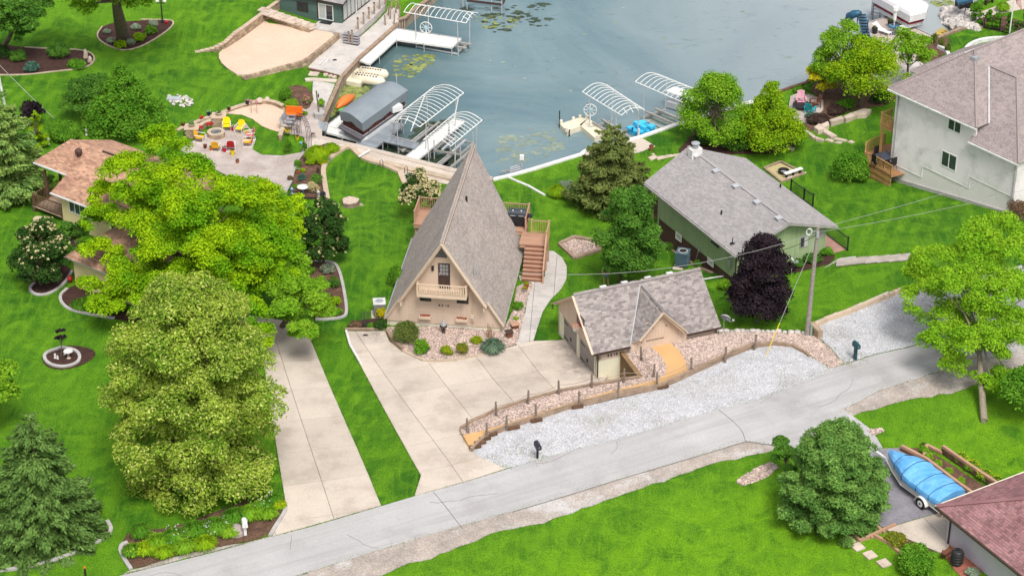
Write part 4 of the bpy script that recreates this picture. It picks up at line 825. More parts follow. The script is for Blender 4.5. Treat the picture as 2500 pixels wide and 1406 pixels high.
sdm.bd('siding','whitew',wW,kind='stuff')
for a,b,z in((0,3.0,3.12),(3.0,7.3,4.02),(7.3,11.2,4.92)):wrect(ptW,a,b,z-.03,z+.03,.0,.04).bd('trim','wtrim',wW)
for a,z0_,z1_ in((3.0,3.12,4.02),(7.3,4.02,4.92)):wrect(ptW,a-.03,a+.03,z0_,z1_,0,.042).bd('trim','wtrim',wW)
wall(WF,(0,0),(12,0),1.5,ez-.1,'whitew',wh,boards='h',bw=.15,bm='whitew');wall(WF,(0,11.2),(12,11.2),.8,EW-.1,'whitew',wh,out=-1)
MB().hexa([WF(-.08,-.08,1),WF(.1,-.08,1),WF(.1,11.3,.5),WF(-.08,11.3,.5)],[WF(-.08,-.08,3.75),WF(.1,-.08,3.75),WF(.1,11.3,2.0),WF(-.08,11.3,2.0)]).bd('footing','curb',wh)
def WT(x,y):u,v,z=WF.at(x,y,u=0);return 11.2-v,z
for(x0,y0),(x1,y1)in(((2317,286),(2346,329)),((2301,365),(2334,420))):
 a,za=WT(x0,y0);b,zb=WT(x1,y1);window(ptW,a,b,zb,za,wh,'white',2,('glass',),fw=.07)
gutter(WF(-.44,3.5,EW-.1),WF(-.44,11.7,EW-.1),'wtrim',wh);gutter(WF(-.44,-.35,ez-.1),WF(-.44,4.1,ez-.1),'wtrim',wh)
downspout(WF(-.06,10.95,EW-.3),WF(-.06,10.95,2.),'fgrey',wh);downspout(WF(-.06,.1,ez-.25),WF(-.06,.1,3.9),'fgrey',wh)
p=WF.at(2324,222,u=2.2);MB().tube([WF(p[0],p[1],p[2]-.5),WF(p[0],p[1],p[2]+.25)],.07,8).bd('vent_pipe','wtrim',wh)
p=WF.at(2383,128,u=3.3);MB().box(WF(p[0],p[1],Rz-.35),(.5,.4,.3),WF.rz).bd('roof_vent','steel',wh)
wd=thing('deck','golden cedar deck with railing beside the white house corner','deck',P(2140,440,1.6));dz_=2.75
q=[WF(a,b,0)for a,b in((-.1,11.3),(-1.6,12.3),(-1.9,14.2),(.3,15.6),(2.2,14.0),(2.2,11.3))]
dp=[P(2176,432,2.75),P(2138,410,2.75),P(2110,398,2.75),P(2113,374,2.75),P(2160,352,2.75),P(2215,350,2.75),P(2230,420,2.75)]
MB().prism([(p.x,p.y)for p in dp],dz_-.05,dz_).bd('deck_floor',mat('brown_deck_floor',(.36,.19,.09),(.31,.16,.08),3,rough=.8,fine=.1),wd)
bl=MB()
for i in range(8):
 z=1.15+i*.2;c0=sum((Ve((p.x,p.y,0))for p in dp),Vector())/len(dp);f=.965 if i%2 else .985
 for j in(0,1,2,3):a,b=[(Ve((dp[k].x,dp[k].y,z))-c0)*f+c0 for k in(j,j+1)];a.z=b.z=z;bl.beam(a,b,.09,.19)
bl.bd('deck_skirt_boards','cedar',wd)
railing([Ve((p.x,p.y,dz_))for p in dp[:5]],.9,'cedar',wd,sp=.13,bal=.045,caps=False)
bd=thing('balcony','small cedar balcony on a tall post behind the white house','balcony',WF(1,12,0));bz2=5.6
dp2=[WF(1.2,11.25,bz2),WF(.1,11.25,bz2),WF(.1,12.5,bz2),WF(1.2,12.5,bz2)];MB().prism([(p.x,p.y)for p in dp2],bz2-.2,bz2).bd('balcony_floor','cedar',bd);railing([dp2[1],dp2[2],dp2[3]],.95,'cedar',bd,sp=.12,bal=.04)
MB().box(WF(.18,12.4,bz2/2),(.14,.14,bz2-.2),WF.rz).bd('support_post','cedar',bd)
YF=Fr(P(124.5,469,5.3),rad(35));yh=thing('yellow_house','pale yellow house with tan shingle roof partly hidden by a maple','house',YF(5,2,3))
e5=5.3;roof_plane([YF(-2.75,2.1,e5),YF(-.05,2.0,e5),YF(0,0,e5),YF(9.5,0,e5),YF(9.5,4.6,7.2),YF(-1.1,4.6,7.2)],None,yh,'sh_y','wtrim',wd=.3)if False else None
sy=(7.2-e5)/4.6;ze2=e5+sy*2.05
zr5=7.0;ve=4.1;sy=(zr5-e5)/ve;ze2=e5+sy*1.65
roof_plane([YF(-3.2,1.65,ze2),YF(0,1.65,ze2),YF(0,ve,zr5),YF(-2.0,ve,zr5)],None,yh,'sh_y','sh_y',wd=.3);gutter(YF(-3.2,1.6,ze2-.08),YF(0,1.6,ze2-.08),'wtrim',yh);gutter(YF(-.04,-.05,e5-.08),YF(11.5,-.05,e5-.08),'wtrim',yh)
roof_plane([YF(0,0,e5),YF(11.5,0,e5),YF(11.5,ve,zr5),YF(0,ve,zr5)],None,yh,'sh_y','sh_y',wd=.3)
roof_plane([YF(11.5,8.1,e5),YF(-2.0,8.1,e5),YF(-2.0,ve,zr5),YF(11.5,ve,zr5)],None,yh,'sh_y','wtrim',wd=.3)
MB().beam(YF(1.2,ve,zr5+.05),YF(3.0,ve,zr5+.05),.1,.12).bd('ridge_vent','brownm',yh)
roof_plane([YF(6.9,-5.8,5.2),YF(13,-5.8,5.2),YF(10,-2.8,6.4)],None,yh,'sh_y','wtrim',wd=.3);roof_plane([YF(6.9,0,5.2),YF(6.9,-5.8,5.2),YF(10,-2.8,6.4),YF(10,0.6,6.4)],None,yh,'sh_y','wtrim',wd=.3);roof_plane([YF(13,-5.8,5.2),YF(13,0,5.2),YF(10,.6,6.4),YF(10,-2.8,6.4)],None,yh,'sh_y','wtrim',wd=.3)
wY,ptY=wall(YF,(.5,.4),(11.3,.4),1.6,e5-.1,'yellow',yh,boards='h',bw=.16);wall(YF,(.5,.4),(.5,7.7),1.4,e5+.1,'yellow',yh,boards='h',bw=.16,out=-1)
wall(YF,(7.3,-5.4),(12.6,-5.4),1.8,5.1,'yellow',yh,boards='h',bw=.16);wall(YF,(7.3,-5.4),(7.3,.3),1.8,5.1,'yellow',yh,boards='h',bw=.16,out=-1);wall(YF,(12.6,-5.4),(12.6,.3),1.8,5.1,'yellow',yh,boards='h',bw=.16)
window(ptY,.75,3.3,4.0,4.95,yh,'white',5,('glass',),fw=.05);window(ptY,4.6,5.4,3.9,4.9,yh,'white',1)
pz=3.15;dboards(YF,-2.6,.4,.5,3.4,pz,'timber',yh,name='porch_floor')
railing([YF(-2.5,3.3,pz),YF(-2.5,.6,pz),YF(.3,.6,pz)],.95,'timberd',yh,sp=.13,bal=.03)
for u,v in((-2.5,3.3),(-2.5,1.9),(-2.5,.6),(.3,.6)):MB().box(YF(u,v,3.2 if v>1 else 2.3),(.16,.16,4.4 if v>1 else 3.4),YF.rz).bd('porch_post','timberd',yh)
p=YF.at(193,382,v=3.2);MB().lathe(YF(p[0],3.2,6.5),[(.16,0),(.16,.35),(.26,.38),(.26,.6),(.1,.72)],12).bd('roof_turbine_vent',mat('rusty_metal',(.09,.045,.04),None,3,rough=.6),yh)
PF=Fr(P(2285.6,1235,6.4),rad(-30.2));ph=thing('lilac_house','lilac walled house with maroon hip roof in the lower right corner','house',PF(6,3,4))
kp=.42;e6=6.4;roof_plane([PF(0,0,e6),PF(0,-14,e6),PF(4.2,-9.8,e6+kp*4.2),PF(4.2,-4.2,e6+kp*4.2)][::-1]if False else[PF(0,-14,e6),PF(0,0,e6),PF(4.2,-4.2,e6+kp*4.2),PF(4.2,-9.8,e6+kp*4.2)],None,ph,'sh_p','cream',row=.16,wd=.3)
roof_plane([PF(0,0,e6),PF(14,0,e6),PF(14,-4.2,e6+kp*4.2),PF(4.2,-4.2,e6+kp*4.2)],None,ph,'sh_p','cream',row=.16,wd=.3)
MB().beam(PF(0,0,e6+.05),PF(4.2,-4.2,e6+kp*4.2+.05),.3,.03).bd('hip_cap','sh_p',ph)
wall(PF,(.55,-13.5),(.55,-.5),2.5,e6-.1,'lilac',ph,boards='h',bw=.18,bm='lilac',out=-1);wall(PF,(.55,-.5),(14,-.5),2.5,e6-.1,'lilac',ph,out=-1)
gutter(PF(-.05,0,e6-.08),PF(-.05,-14,e6-.08),'brownm',ph);gutter(PF(0,.06,e6-.06),PF(14,.06,e6-.06),'cream',ph);downspout(PF(.47,-.75,e6-.2),PF(.47,-.75,4.),'brownm',ph)
BFr=Fr(P(685,27,1.6),rad(25));BL=5.86;bo=thing('boathouse','dark teal boathouse with white sliding door above the sand court','boathouse',BFr(3,3,1.6))
ez3=3.5;wB,ptB=wall(BFr,(0,0),(BL,0),1.0,ez3,'teal',bo,boards='h',bw=.15);wall(BFr,(BL,0),(BL,9),1.0,ez3,'teal',bo,boards='h',bw=.15);wall(BFr,(0,0),(0,9),1.,ez3,'teal',bo,out=-1);wall(BFr,(0,9),(BL,9),1.,ez3,'teal',bo,out=-1)
roof_plane([BFr(-.3,-.4,ez3),BFr(BL+.4,-.4,ez3),BFr(BL+.4,4.5,ez3+1.6),BFr(-.3,4.5,ez3+1.6)],None,bo,'sh_gr','brownm',wd=.3);roof_plane([BFr(BL+.4,9.4,ez3),BFr(-.3,9.4,ez3),BFr(-.3,4.5,ez3+1.6),BFr(BL+.4,4.5,ez3+1.6)],None,bo,'sh_gr','brownm',wd=.3)
wall(BFr,(BL,0.01),(BL,9),ez3,[(0,ez3),(4.5,ez3+1.4),(8.99,ez3)],'teal',bo)
def BT(x,y):u,v,z=BFr.at(x,y,v=0);return u,z
a,za=BT(725,3);b,zb=BT(753,30);window(ptB,a,b,zb,min(za,ez3-.1),bo,'brownm',2,fw=.1)
a,za=BT(777,7);b,zb=BT(815,54);window(ptB,a,b,1.62,min(za,ez3-.1),bo,'white',2,('blind','glass'),fw=.07,name='sliding_door');wrect(ptB,a-.14,a,1.62,3.4,0,.05).bd('trim','brownm',bo)
_,ptB2=wall(BFr,(BL+.005,0),(BL+.005,9),1.0,1.1,'teal',bo)
for t in(.15,2.6):window(ptB2,t,t+2.1,1.7,3.35,bo,'brownm',3,('blind',),fw=.06)
for t in(2.35,4.9):wrect(ptB2,t,t+.12,1.6,3.45,0,.1).bd('trim','wtrim',bo)
# ================= FOLIAGE =================
def leaf_mat(name,c1,c2,scale=.9,var=.3,trans=.3,c3=None):
 m=bpy.data.materials.new(name);m.use_nodes=True;nt=m.node_tree;nt.nodes.remove(nt.nodes['Principled BSDF']);out=nt.nodes['Material Output']
 g=nt.nodes.new('ShaderNodeNewGeometry')
 col=_mix(nt,_ramp(nt,_noise(nt,scale,3,.6,0,g.outputs['Position']).outputs[0],.38,.62),c1,c2)
 if c3:
  col=_mix(nt,_ramp(nt,g.outputs['Random Per Island'],.8,.82),col,c3)
 v=nt.nodes.new('ShaderNodeMapRange');v.inputs[3].default_value=1-var;v.inputs[4].default_value=1+var;nt.links.new(g.outputs['Random Per Island'],v.inputs[0])
 hv=nt.nodes.new('ShaderNodeHueSaturation');nt.links.new(v.outputs[0],hv.inputs['Value']);nt.links.new(col,hv.inputs['Color'])
 d=nt.nodes.new('ShaderNodeBsdfDiffuse');t=nt.nodes.new('ShaderNodeBsdfTranslucent');ms=nt.nodes.new('ShaderNodeMixShader');ms.inputs[0].default_value=trans
 nt.links.new(hv.outputs[0],d.inputs[0]);nt.links.new(hv.outputs[0],t.inputs[0]);nt.links.new(d.outputs[0],ms.inputs[1]);nt.links.new(t.outputs[0],ms.inputs[2]);nt.links.new(ms.outputs[0],out.inputs[0])
 M[name]=m;return m
leaf_mat('lf_maple',(.34,.52,.012),(.15,.35,.012),.4,.3)
leaf_mat('lf_linden',(.20,.34,.035),(.36,.48,.06),.5,.35,c3=(.42,.46,.12))
leaf_mat('lf_mid',(.09,.245,.02),(.15,.33,.03),.9)
leaf_mat('lf_deep',(.07,.185,.028),(.115,.26,.035),.9)
leaf_mat('lf_bright',(.16,.35,.02),(.24,.43,.03),.9)
leaf_mat('lf_lime',(.30,.45,.015),(.20,.37,.015),.8)
leaf_mat('lf_dark',(.032,.085,.02),(.055,.12,.025),1.2)
leaf_mat('lf_spruce',(.09,.17,.04),(.14,.245,.058),.8,.35,.1)
leaf_mat('lf_fir',(.09,.20,.042),(.155,.29,.06),.8,.3,.1)
leaf_mat('lf_cedar',(.11,.155,.04),(.165,.20,.055),.8,.3,.1)
leaf_mat('lf_pine',(.16,.29,.07),(.25,.36,.085),.6,.3,.15)
leaf_mat('lf_blue',(.07,.16,.12),(.11,.22,.16),1.5)
leaf_mat('lf_purple',(.02,.015,.02),(.04,.027,.033),1.,.4,.1)
leaf_mat('lf_yellow',(.62,.52,.02),(.42,.44,.02),1.5,.2)
leaf_mat('lf_yelgreen',(.40,.42,.02),(.22,.34,.02),2.5,.25)
leaf_mat('lf_cream',(.62,.54,.30),(.50,.44,.22),2,.15)
leaf_mat('lf_grey',(.22,.30,.20),(.30,.36,.26),2,.25)
leaf_mat('lf_azalea',(.10,.17,.03),(.16,.19,.05),2.5);leaf_mat('lf_olive',(.17,.22,.03),(.30,.30,.03),3);leaf_mat('lf_locust',(.19,.40,.02),(.29,.50,.03),.7)
leaf_mat('lf_brown',(.12,.075,.045),(.20,.13,.08),2,.3,.1)
leaf_mat('fl_red',(.5,.02,.03),(.35,.02,.03),2,.2);leaf_mat('fl_pink',(.6,.16,.22),(.65,.3,.35),2,.2);leaf_mat('fl_white',(.7,.7,.68),(.6,.6,.58),2,.1);leaf_mat('fl_orange',(.7,.25,.02),(.6,.12,.02),2,.2)
M['bark']=mat('grey_brown_bark',(.17,.13,.10),(.10,.075,.06),6,rough=1,bump=.6,fine=.3);M['barkp']=mat('pale_bark',(.33,.28,.21),(.24,.2,.15),6,rough=1,bump=.5,fine=.25)
def unit(a):return a/np.maximum(np.linalg.norm(a,axis=1,keepdims=True),1e-9)
def quads(C,A,B):
 n=len(C);V=np.empty((n,4,3));V[:,0]=C-A;V[:,1]=C+B;V[:,2]=C+A;V[:,3]=C-B
 return V.reshape(-1,3),np.arange(n*4).reshape(-1,4)
def cloud(clumps,n,size,up=.5,asp=.55,shell=.55,var=.35,droop=0.):
 """leaf faces spread through a set of clumps ((x,y,z), (rx,ry,rz))"""
 c=np.array([list(a)+list(b)for a,b in clumps],float);wgt=(c[:,3]*c[:,5]);wgt/=wgt.sum();k=RNG.choice(len(c),n,p=wgt)
 d=unit(RNG.normal(size=(n,3)));d[:,2]=np.where(d[:,2]<-.35,-d[:,2],d[:,2]);r=shell+(1-shell)*RNG.random(n)**.6;r*=RNG.uniform(.82,1.12,n)
 C=c[k,:3]+d*c[k,3:]*r[:,None]
 N=unit(d*.7+RNG.normal(size=(n,3))*.55+np.array([0,0,up]));T=unit(np.cross(N,RNG.normal(size=(n,3))));Bv=np.cross(N,T)
 if droop:T=unit(T+np.array([0,0,-droop]));
 s=size*RNG.uniform(1-var,1+var,n)[:,None];return quads(C,T*s/2,Bv*s/2*asp)
def crown_geo(base,box,zlow=None):
 """centre and radii (metres) of a crown from its outline in the photograph"""
 x0,y0,x1,y1=box;s=scl(base+Ve((0,0,3)));r=(x1-x0)/2/s;V=(y1-y0)/2/s;hz=math.sqrt(max(V*V-(r*_s)**2,(.35*r)**2))/_c
 c=Ve((base.x,base.y,base.z+3))
 for _ in range(4):
  z=zat(c,(y0+y1)/2);c.z=z;s=scl(c);r=(x1-x0)/2/s;V=(y1-y0)/2/s;hz=math.sqrt(max(V*V-(r*_s)**2,(.3*r)**2))/_c
  q=P((x0+x1)/2,(y0+y1)/2,z);c.x=q.x
 if c.z-hz<base.z:d=base.z-(c.z-hz);hz-=d/2;c.z+=d/2
 return c,r,hz
def trunk_limbs(root,base,c,r,hz,bark,tips,tr=None,low=.0):
 tr=tr or max(.06,r*.075);mb=MB();top=Ve((c.x,c.y,c.z+hz*.35));fork=base.lerp(Ve((c.x,c.y,c.z)),.55)
 mb.tube([base-Ve((0,0,.5)),base+Ve((0,0,.15)),base.lerp(fork,.6),fork,top],[tr*1.25,tr*1.1,tr*.95,tr*.8,tr*.25],10)
 mb.bd('trunk',bark,root)
 lb=MB()
 for t in tips:
  t=Vector(t);a=fork.lerp(top,ru(0,.6));m_=a.lerp(t,.5)+Ve((0,0,.08*(t-a).length));lb.tube([a,m_,a.lerp(t,.95)],[tr*.42,tr*.28,tr*.1],5)
 lb.bd('limbs',bark,root,kind='stuff')
def tree(label,base,box,leaf,kind='round',n=12000,size=.22,k=60,bark='bark',cr=.3,up=.5,cat='tree',name='tree',asp=.55,trunk=True,droop=0,accent=None,shell=.5,tr=None,inner=True,grp=None,ymul=1.,prof=(.72,.95,1.04,.97,.72,.18)):
 b=G(*base)if not isinstance(base,Vector)else base;c,r,hz=crown_geo(b,box);root=thing(name,label,cat,b,0,grp);cl=[];lobes=[(unit(RNG.normal(size=(1,3)))[0],ru(.15,.3))for _ in range(6)]
 for i in range(k):
  if kind=='cone':
   t=random.random()**1.35;rad=r*(1-t)**.85*ru(.72,.93);a=ru(0,2*math.pi);q=r*cr*(.35+.75*(1-t));cl.append(((c.x+rad*mc(a),c.y+rad*msn(a)*ymul,c.z-hz+2*hz*t*.96+q*.4),(q,q,q*.75)))
  elif kind=='egg':
   t=random.random();rad=r*float(np.interp(t,[0,.1,.3,.55,.8,1],prof))*ru(.5,.96);a=ru(0,2*math.pi);q=r*cr*ru(.7,1.2);inn=i<26 and k>80;q=r*.34 if inn else q;rad*=.42 if inn else 1;t*=.8 if inn else 1;cl.append(((c.x+rad*mc(a),c.y+rad*msn(a),c.z-hz+2*hz*t*.93+q*.3),(q,q,q*.8)))
  else:
   d=unit(RNG.normal(size=(1,3)))[0]
   if d[2]<-.5:d[2]*=-1
   f=1+sum(w_*max(0,float(d@l))**3 for l,w_ in lobes)-.12;f*=ru(.6,.86)if i>k*.25 or not inner else ru(.2,.5);q=r*cr*ru(.65,1.25)
   cl.append(((c.x+d[0]*r*f,c.y+d[1]*r*f*ymul,c.z+d[2]*hz*f),(q,q,q*.75)))
 V,F=cloud(cl,n,size,up,asp,shell,droop=droop)
 m_=V[:,2]<b.z+.15;V[m_,2]=b.z+.15
 fast_mesh('crown',V,F,leaf,root)
 if accent:
  am,an,asz=accent;V,F=cloud([(a,(q[0]*1.06,q[1]*1.06,q[2]*1.1))for a,q in random.sample(cl,max(3,len(cl)//2))],an,asz,.9,.8,.97);fast_mesh('blossom',V,F,am,root,kind='stuff')
 if trunk:trunk_limbs(root,b,c,r,hz,bark,[x[0]for x in cl[::max(1,len(cl)//14)]],tr)
 return root
def conifer(label,base,box,leaf,n=26000,size=.3,tiers=22,nb=15,droop=.25,name='spruce_tree',power=.85,bark='bark',asp=.22,cat='tree',spread=.2,low=.02,fat=1.):
 """branch by branch: tiers of drooping boughs carrying hanging sprays"""
 b=G(*base)if not isinstance(base,Vector)else base;s=scl(b);r=(box[2]-box[0])/2/s*fat;top=zat(b,box[1]);H_=top-b.z
 root=thing(name,label,cat,b);br=[]
 for i in range(tiers):
  t=low+(1-low)*(i+ru(-.3,.3))/tiers;t=min(max(t,low),.985)
  for j in range(max(4,int(nb*(1-t*.7)))):
   a=ru(0,2*math.pi);L=r*(1-t)**power*ru(.78,1.08)
   if t<.12:L*=.8+t*1.6
   br.append((b.z+H_*t,a,max(L,.15)))
 br=np.array(br);wgt=br[:,2]**1.3;k=RNG.choice(len(br),n,p=wgt/wgt.sum());z0,a,L=br[k].T
 s_=RNG.random(n)**.65;side=RNG.normal(size=n)*spread*L*(1.1-s_)*.9;x=L*s_;dz=-droop*L*s_**1.5+.10*L*s_**5+RNG.normal(size=n)*.03*L-np.abs(side)*.25
 ca,sa=np.cos(a),np.sin(a);C=np.stack([b.x+ca*x-sa*side,b.y+sa*x+ca*side,z0+dz],1);C[:,2]=np.maximum(C[:,2],b.z+.05)
 D=np.stack([ca-sa*side*1.2/L,sa+ca*side*1.2/L,-.25+RNG.normal(size=n)*.35],1)+RNG.normal(size=(n,3))*.4;T=unit(D);N=unit(np.array([0,0,1.])+RNG.normal(size=(n,3))*.5);Bv=unit(np.cross(N,T));sz=size*RNG.uniform(.6,1.3,n)[:,None]*(.5+.5*(L/r))[:,None]
 V,F=quads(C,T*sz/2,Bv*sz/2*asp*2);fast_mesh('crown',V,F,leaf,root)
 mb=MB();mb.tube([b-Ve((0,0,.2)),b+Ve((0,0,H_*.5)),b+Ve((0,0,H_*.96))],[r*.06+.04,r*.035,.02],8);mb.bd('trunk',bark,root)
 lb=MB()
 for z0_,a_,L_ in br[::5]:lb.tube([(b.x,b.y,z0_),(b.x+mc(a_)*L_*.55,b.y+msn(a_)*L_*.55,z0_-droop*L_*.3)],[.03,.012],4,False)
 lb.bd('limbs',bark,root,kind='stuff');return root
def shrub(label,base,w_px,h_px,leaf,n=1500,size=.12,name='shrub',cat='shrub',shape='mound',accent=None,up=.5,asp=.55,parent=None,ry=1.,k=14):
 b=G(*base)if not isinstance(base,Vector)else base;s=scl(b);r=w_px/2/s;hh=max(.12,(h_px-2*r*s*_s*.35)/s/_c);root=thing(name,label,cat,b)if parent is None else None;cl=[((b.x,b.y,b.z+hh*.35),(r*.75,r*.75*ry,hh*.5))]
 for i in range(k):
  a=ru(0,2*math.pi);f=ru(.2,.68);e=1-f*f*.75;cl.append(((b.x+r*f*mc(a),b.y+r*f*msn(a)*ry,b.z+hh*ru(.35,.72)*e),(r*.34,r*.34,hh*.28)))
 V,F=cloud(cl,n,size,up,asp,.7);V[:,2]=np.maximum(V[:,2],b.z+.01)
 o=fast_mesh('foliage',V,F,leaf,root if parent is None else parent)
 if accent:V,F=cloud(cl,accent[1],accent[2],1.,.9,.97);fast_mesh('flowers',V,F,accent[0],root if parent is None else parent,kind='stuff')
 if parent is None:
  st=MB()
  for i in range(5):a=i*1.26;st.tube([b-Ve((0,0,.05)),b+Ve((r*.35*mc(a),r*.35*msn(a),hh*.55))],[.03,.012],4)
  st.bd('stems','bark',root)
 return root
def grass_clump(label,base,w_px,h_px,leaf,n=900,name='ornamental_grass',cat='plant',wdt=.03,accent=None,parent=None):
 b=G(*base)if not isinstance(base,Vector)else base;s=scl(b);r=w_px/2/s;hh=h_px/s/_c*.8;root=thing(name,label,cat,b)if parent is None else parent
 a=RNG.uniform(0,2*math.pi,n);rr=r*RNG.random(n)**.5*.95;h_=hh*RNG.uniform(.6,1.05,n)*(1-.35*(rr/r)**2);b0=np.stack([b.x+rr*.3*np.cos(a),b.y+rr*.3*np.sin(a),np.full(n,b.z)],1);mid=np.stack([b.x+rr*.75*np.cos(a),b.y+rr*.75*np.sin(a),b.z+h_],1);tip=np.stack([b.x+rr*1.15*np.cos(a),b.y+rr*1.15*np.sin(a),b.z+h_*RNG.uniform(.45,.95,n)],1)
 w_=np.stack([-np.sin(a),np.cos(a),np.zeros(n)],1)*wdt;V=np.stack([b0-w_,b0+w_,mid+w_,mid-w_,tip,tip+w_*.1],1).reshape(-1,3);i=np.arange(n)[:,None]*6;F=np.vstack([i+np.array([[0,1,2,3]]),i+np.array([[3,2,5,4]])])
 fast_mesh('blades',V,F,leaf,root)
 if accent:V,F=cloud([((b.x,b.y,b.z+hh*.6),(r,r,hh*.5))],accent[1],accent[2],1.,.9,.8);fast_mesh('flowers',V,F,accent[0],root,kind='stuff')
 return root
 # ================= WALLS, KERBS, DOCKS, FURNITURE, VEHICLES =================
PI=math.pi
_blockme={}
def shared_box(name,key,dims,m,parent,loc,rz=0.,rnd=0.):
 """a piece that shares its mesh with its like"""
 k=(key,dims,m if isinstance(m,str)else m.name)
 if k not in _blockme:
  mb=MB();x,y,z=dims;e=min(dims)*.08
  mb.hexa([(-x/2,-y/2,-z/2),(x/2,-y/2,-z/2),(x/2,y/2,-z/2),(-x/2,y/2,-z/2)],[(-x/2+e,-y/2+e,z/2),(x/2-e,-y/2+e,z/2),(x/2-e,y/2-e,z/2),(-x/2+e,y/2-e,z/2)])
  o=mb.bd(name,m,parent,local=True);_blockme[k]=o.data
 else:
  o=bpy.data.objects.new(name,_blockme[k]);COL.objects.link(o);o.parent=parent;o['_o']=parent['_o']
 o.location=Vector(loc)-Vector(parent['_o']);o.rotation_euler=(ru(-rnd,rnd)*.3,ru(-rnd,rnd)*.3,rz+ru(-rnd,rnd));return o
M['blk']=objrand(mat('wall_block',(.40,.30,.21),(.30,.22,.155),2,rough=.95,bump=.5,bscale=12,fine=.2),.28);M['capo']=objrand(mat('wall_cap',(.54,.42,.31),(.46,.36,.27),1.5,rough=.9,fine=.12),.08)
M['stoneo']=objrand(mat('limestone',(.60,.50,.42),(.46,.37,.30),1.6,rough=.9,bump=.3,fine=.15),.12);M['wrk']=objrand(mat('white_boulder',(.62,.58,.55),(.42,.38,.36),2.5,rough=.9,bump=.4,fine=.2),.15)
def block_wall(label,pts,zb,zt,bl=.4,ch=.2,dp=.28,cap=True,m='blk',name='block_wall',cat='wall',capw=.34):
 """courses of separate blocks along a path; zt callable of fraction or number"""
 pts=resample(pts,.2);L=[0];
 for a,b in zip(pts[:-1],pts[1:]):L.append(L[-1]+(b-a).length)
 T=L[-1];root=thing(name,label,cat,(pts[0].x,pts[0].y,zb if not callable(zb)else zb(0)))
 def at(s):
  for i in range(len(pts)-1):
   if L[i+1]>=s:f=(s-L[i])/max(L[i+1]-L[i],1e-6);d=(pts[i+1]-pts[i]);return pts[i].lerp(pts[i+1],f),math.atan2(d.y,d.x)
  d=pts[-1]-pts[-2];return pts[-1],math.atan2(d.y,d.x)
 s=bl/2;k=0
 while s<T:
  p,a=at(s);z1=zt(s/T)if callable(zt)else zt;z0=zb(s/T)if callable(zb)else zb;n=max(1,int(round((z1-(.08 if cap else 0)-z0)/ch)))
  for j in range(n):
   q,a2=at(min(T,s+(bl/2 if j%2 else 0)));shared_box('block','blk',(bl-.015,dp,ch-.012),m,root,(q.x,q.y,z1-(.08 if cap else 0)-ch*(j+.5)),a2,.02)
  if cap:shared_box('cap_stone','cap',(bl-.01,capw,.08),'capo',root,(p.x,p.y,z1-.04),a,.01)
  s+=bl;k+=1
 return root
def W2(l,z):return[P(a,b,z)for a,b in l]
block_wall('tall block wall holding the lawn above the upper left sand court',W2([(475,113),(520,109),(548,100),(592,71),(641,35),(652,27)],2.1),1.3,lambda f:1.6+.65*min(1,f*2.2),cap=True)
block_wall('low curving block wall round the lower side of the sand court',W2([(590,189),(640,176),(690,162),(745,148),(790,112),(828,80)],1.5),.85,1.53,cap=False)
block_wall('stone block wall in front of the boathouse steps',W2([(650,37),(690,46),(735,62),(752,66)],1.9),1.35,lambda f:2.15-.4*f,cap=False)
block_wall('small block wall behind the boathouse steps',W2([(652,25),(670,12),(686,2)],2.3),1.6,2.45)
stp=thing('stone_steps','broad flat stone steps running down to the boathouse patio','steps',P(700,45,1.7))
for i in range(8):p=P(646+i*15.5,26+i*5.3,2.28-.085*i);shared_box('step_slab','slab',(1.0,.75,.09),'stoneo',stp,(p.x,p.y+.1,p.z),-.45,.03);p=P(650+i*15,34+i*4.9,2.22-.085*i);shared_box('step_slab','slab2',(.85,.6,.08),'stoneo',stp,(p.x,p.y,p.z),-.45,.03)
gs_=thing('grey_steps','four grey steps with wooden posts between patio and boat ramp','steps',P(853,100,1))
for i in range(4):p=P(858,84+i*6.5,1.58-.16*i);MB().box(p,(1.35,.42,.07),-.3).bd('step_tread','gwood',gs_);MB().box(p+Ve((0,-.0,-.1)),(1.3,.38,.12),-.3).bd('step_riser','brownm',gs_)
rf=thing('rope_railing','brown posts with rope along the boathouse patio edge','railing',P(870,75,1.6));pp=[(852,106,1.0),(860,103,1.2),(874,72,1.6),(888,60,1.6),(901,47,1.6),(914,35,1.6),(927,23,1.6),(941,12,1.6)];tops=[]
for x,y,z in pp:p=P(x,y,z);o=MB().box(p+Ve((0,0,.5)),(.14,.14,1.0)).bd('post','timber',rf);MB().box(p+Ve((0,0,1.02)),(.17,.17,.04)).bd('post_cap','timberd',o);tops.append(p+Ve((0,0,.85)))
for a,b in zip(tops[1:-1],tops[2:]):MB().tube([a,a.lerp(b,.5)-Ve((0,0,.14)),b],.025,5).bd('rope','cap',rf)
rf=thing('rope_railing','leaning driftwood posts and ropes at the top end of the boat ramp','railing',P(970,50,1));tops=[]
for x,y in((941,62),(948,40),(953,48),(957,25),(962,60),(967,34),(972,24),(942,20),(975,42)):p=P(x,y,1.0);MB().tube([p,p+Ve((ru(-.1,.1),ru(-.1,.1),.95))],[.08,.06],6).bd('post','timber',rf);tops.append(p+Ve((0,0,.8)))
for a,b in zip(tops[:-1:2],tops[1::2]):MB().tube([a,a.lerp(b,.5)-Ve((0,0,.12)),b],.02,4).bd('rope','cap',rf)
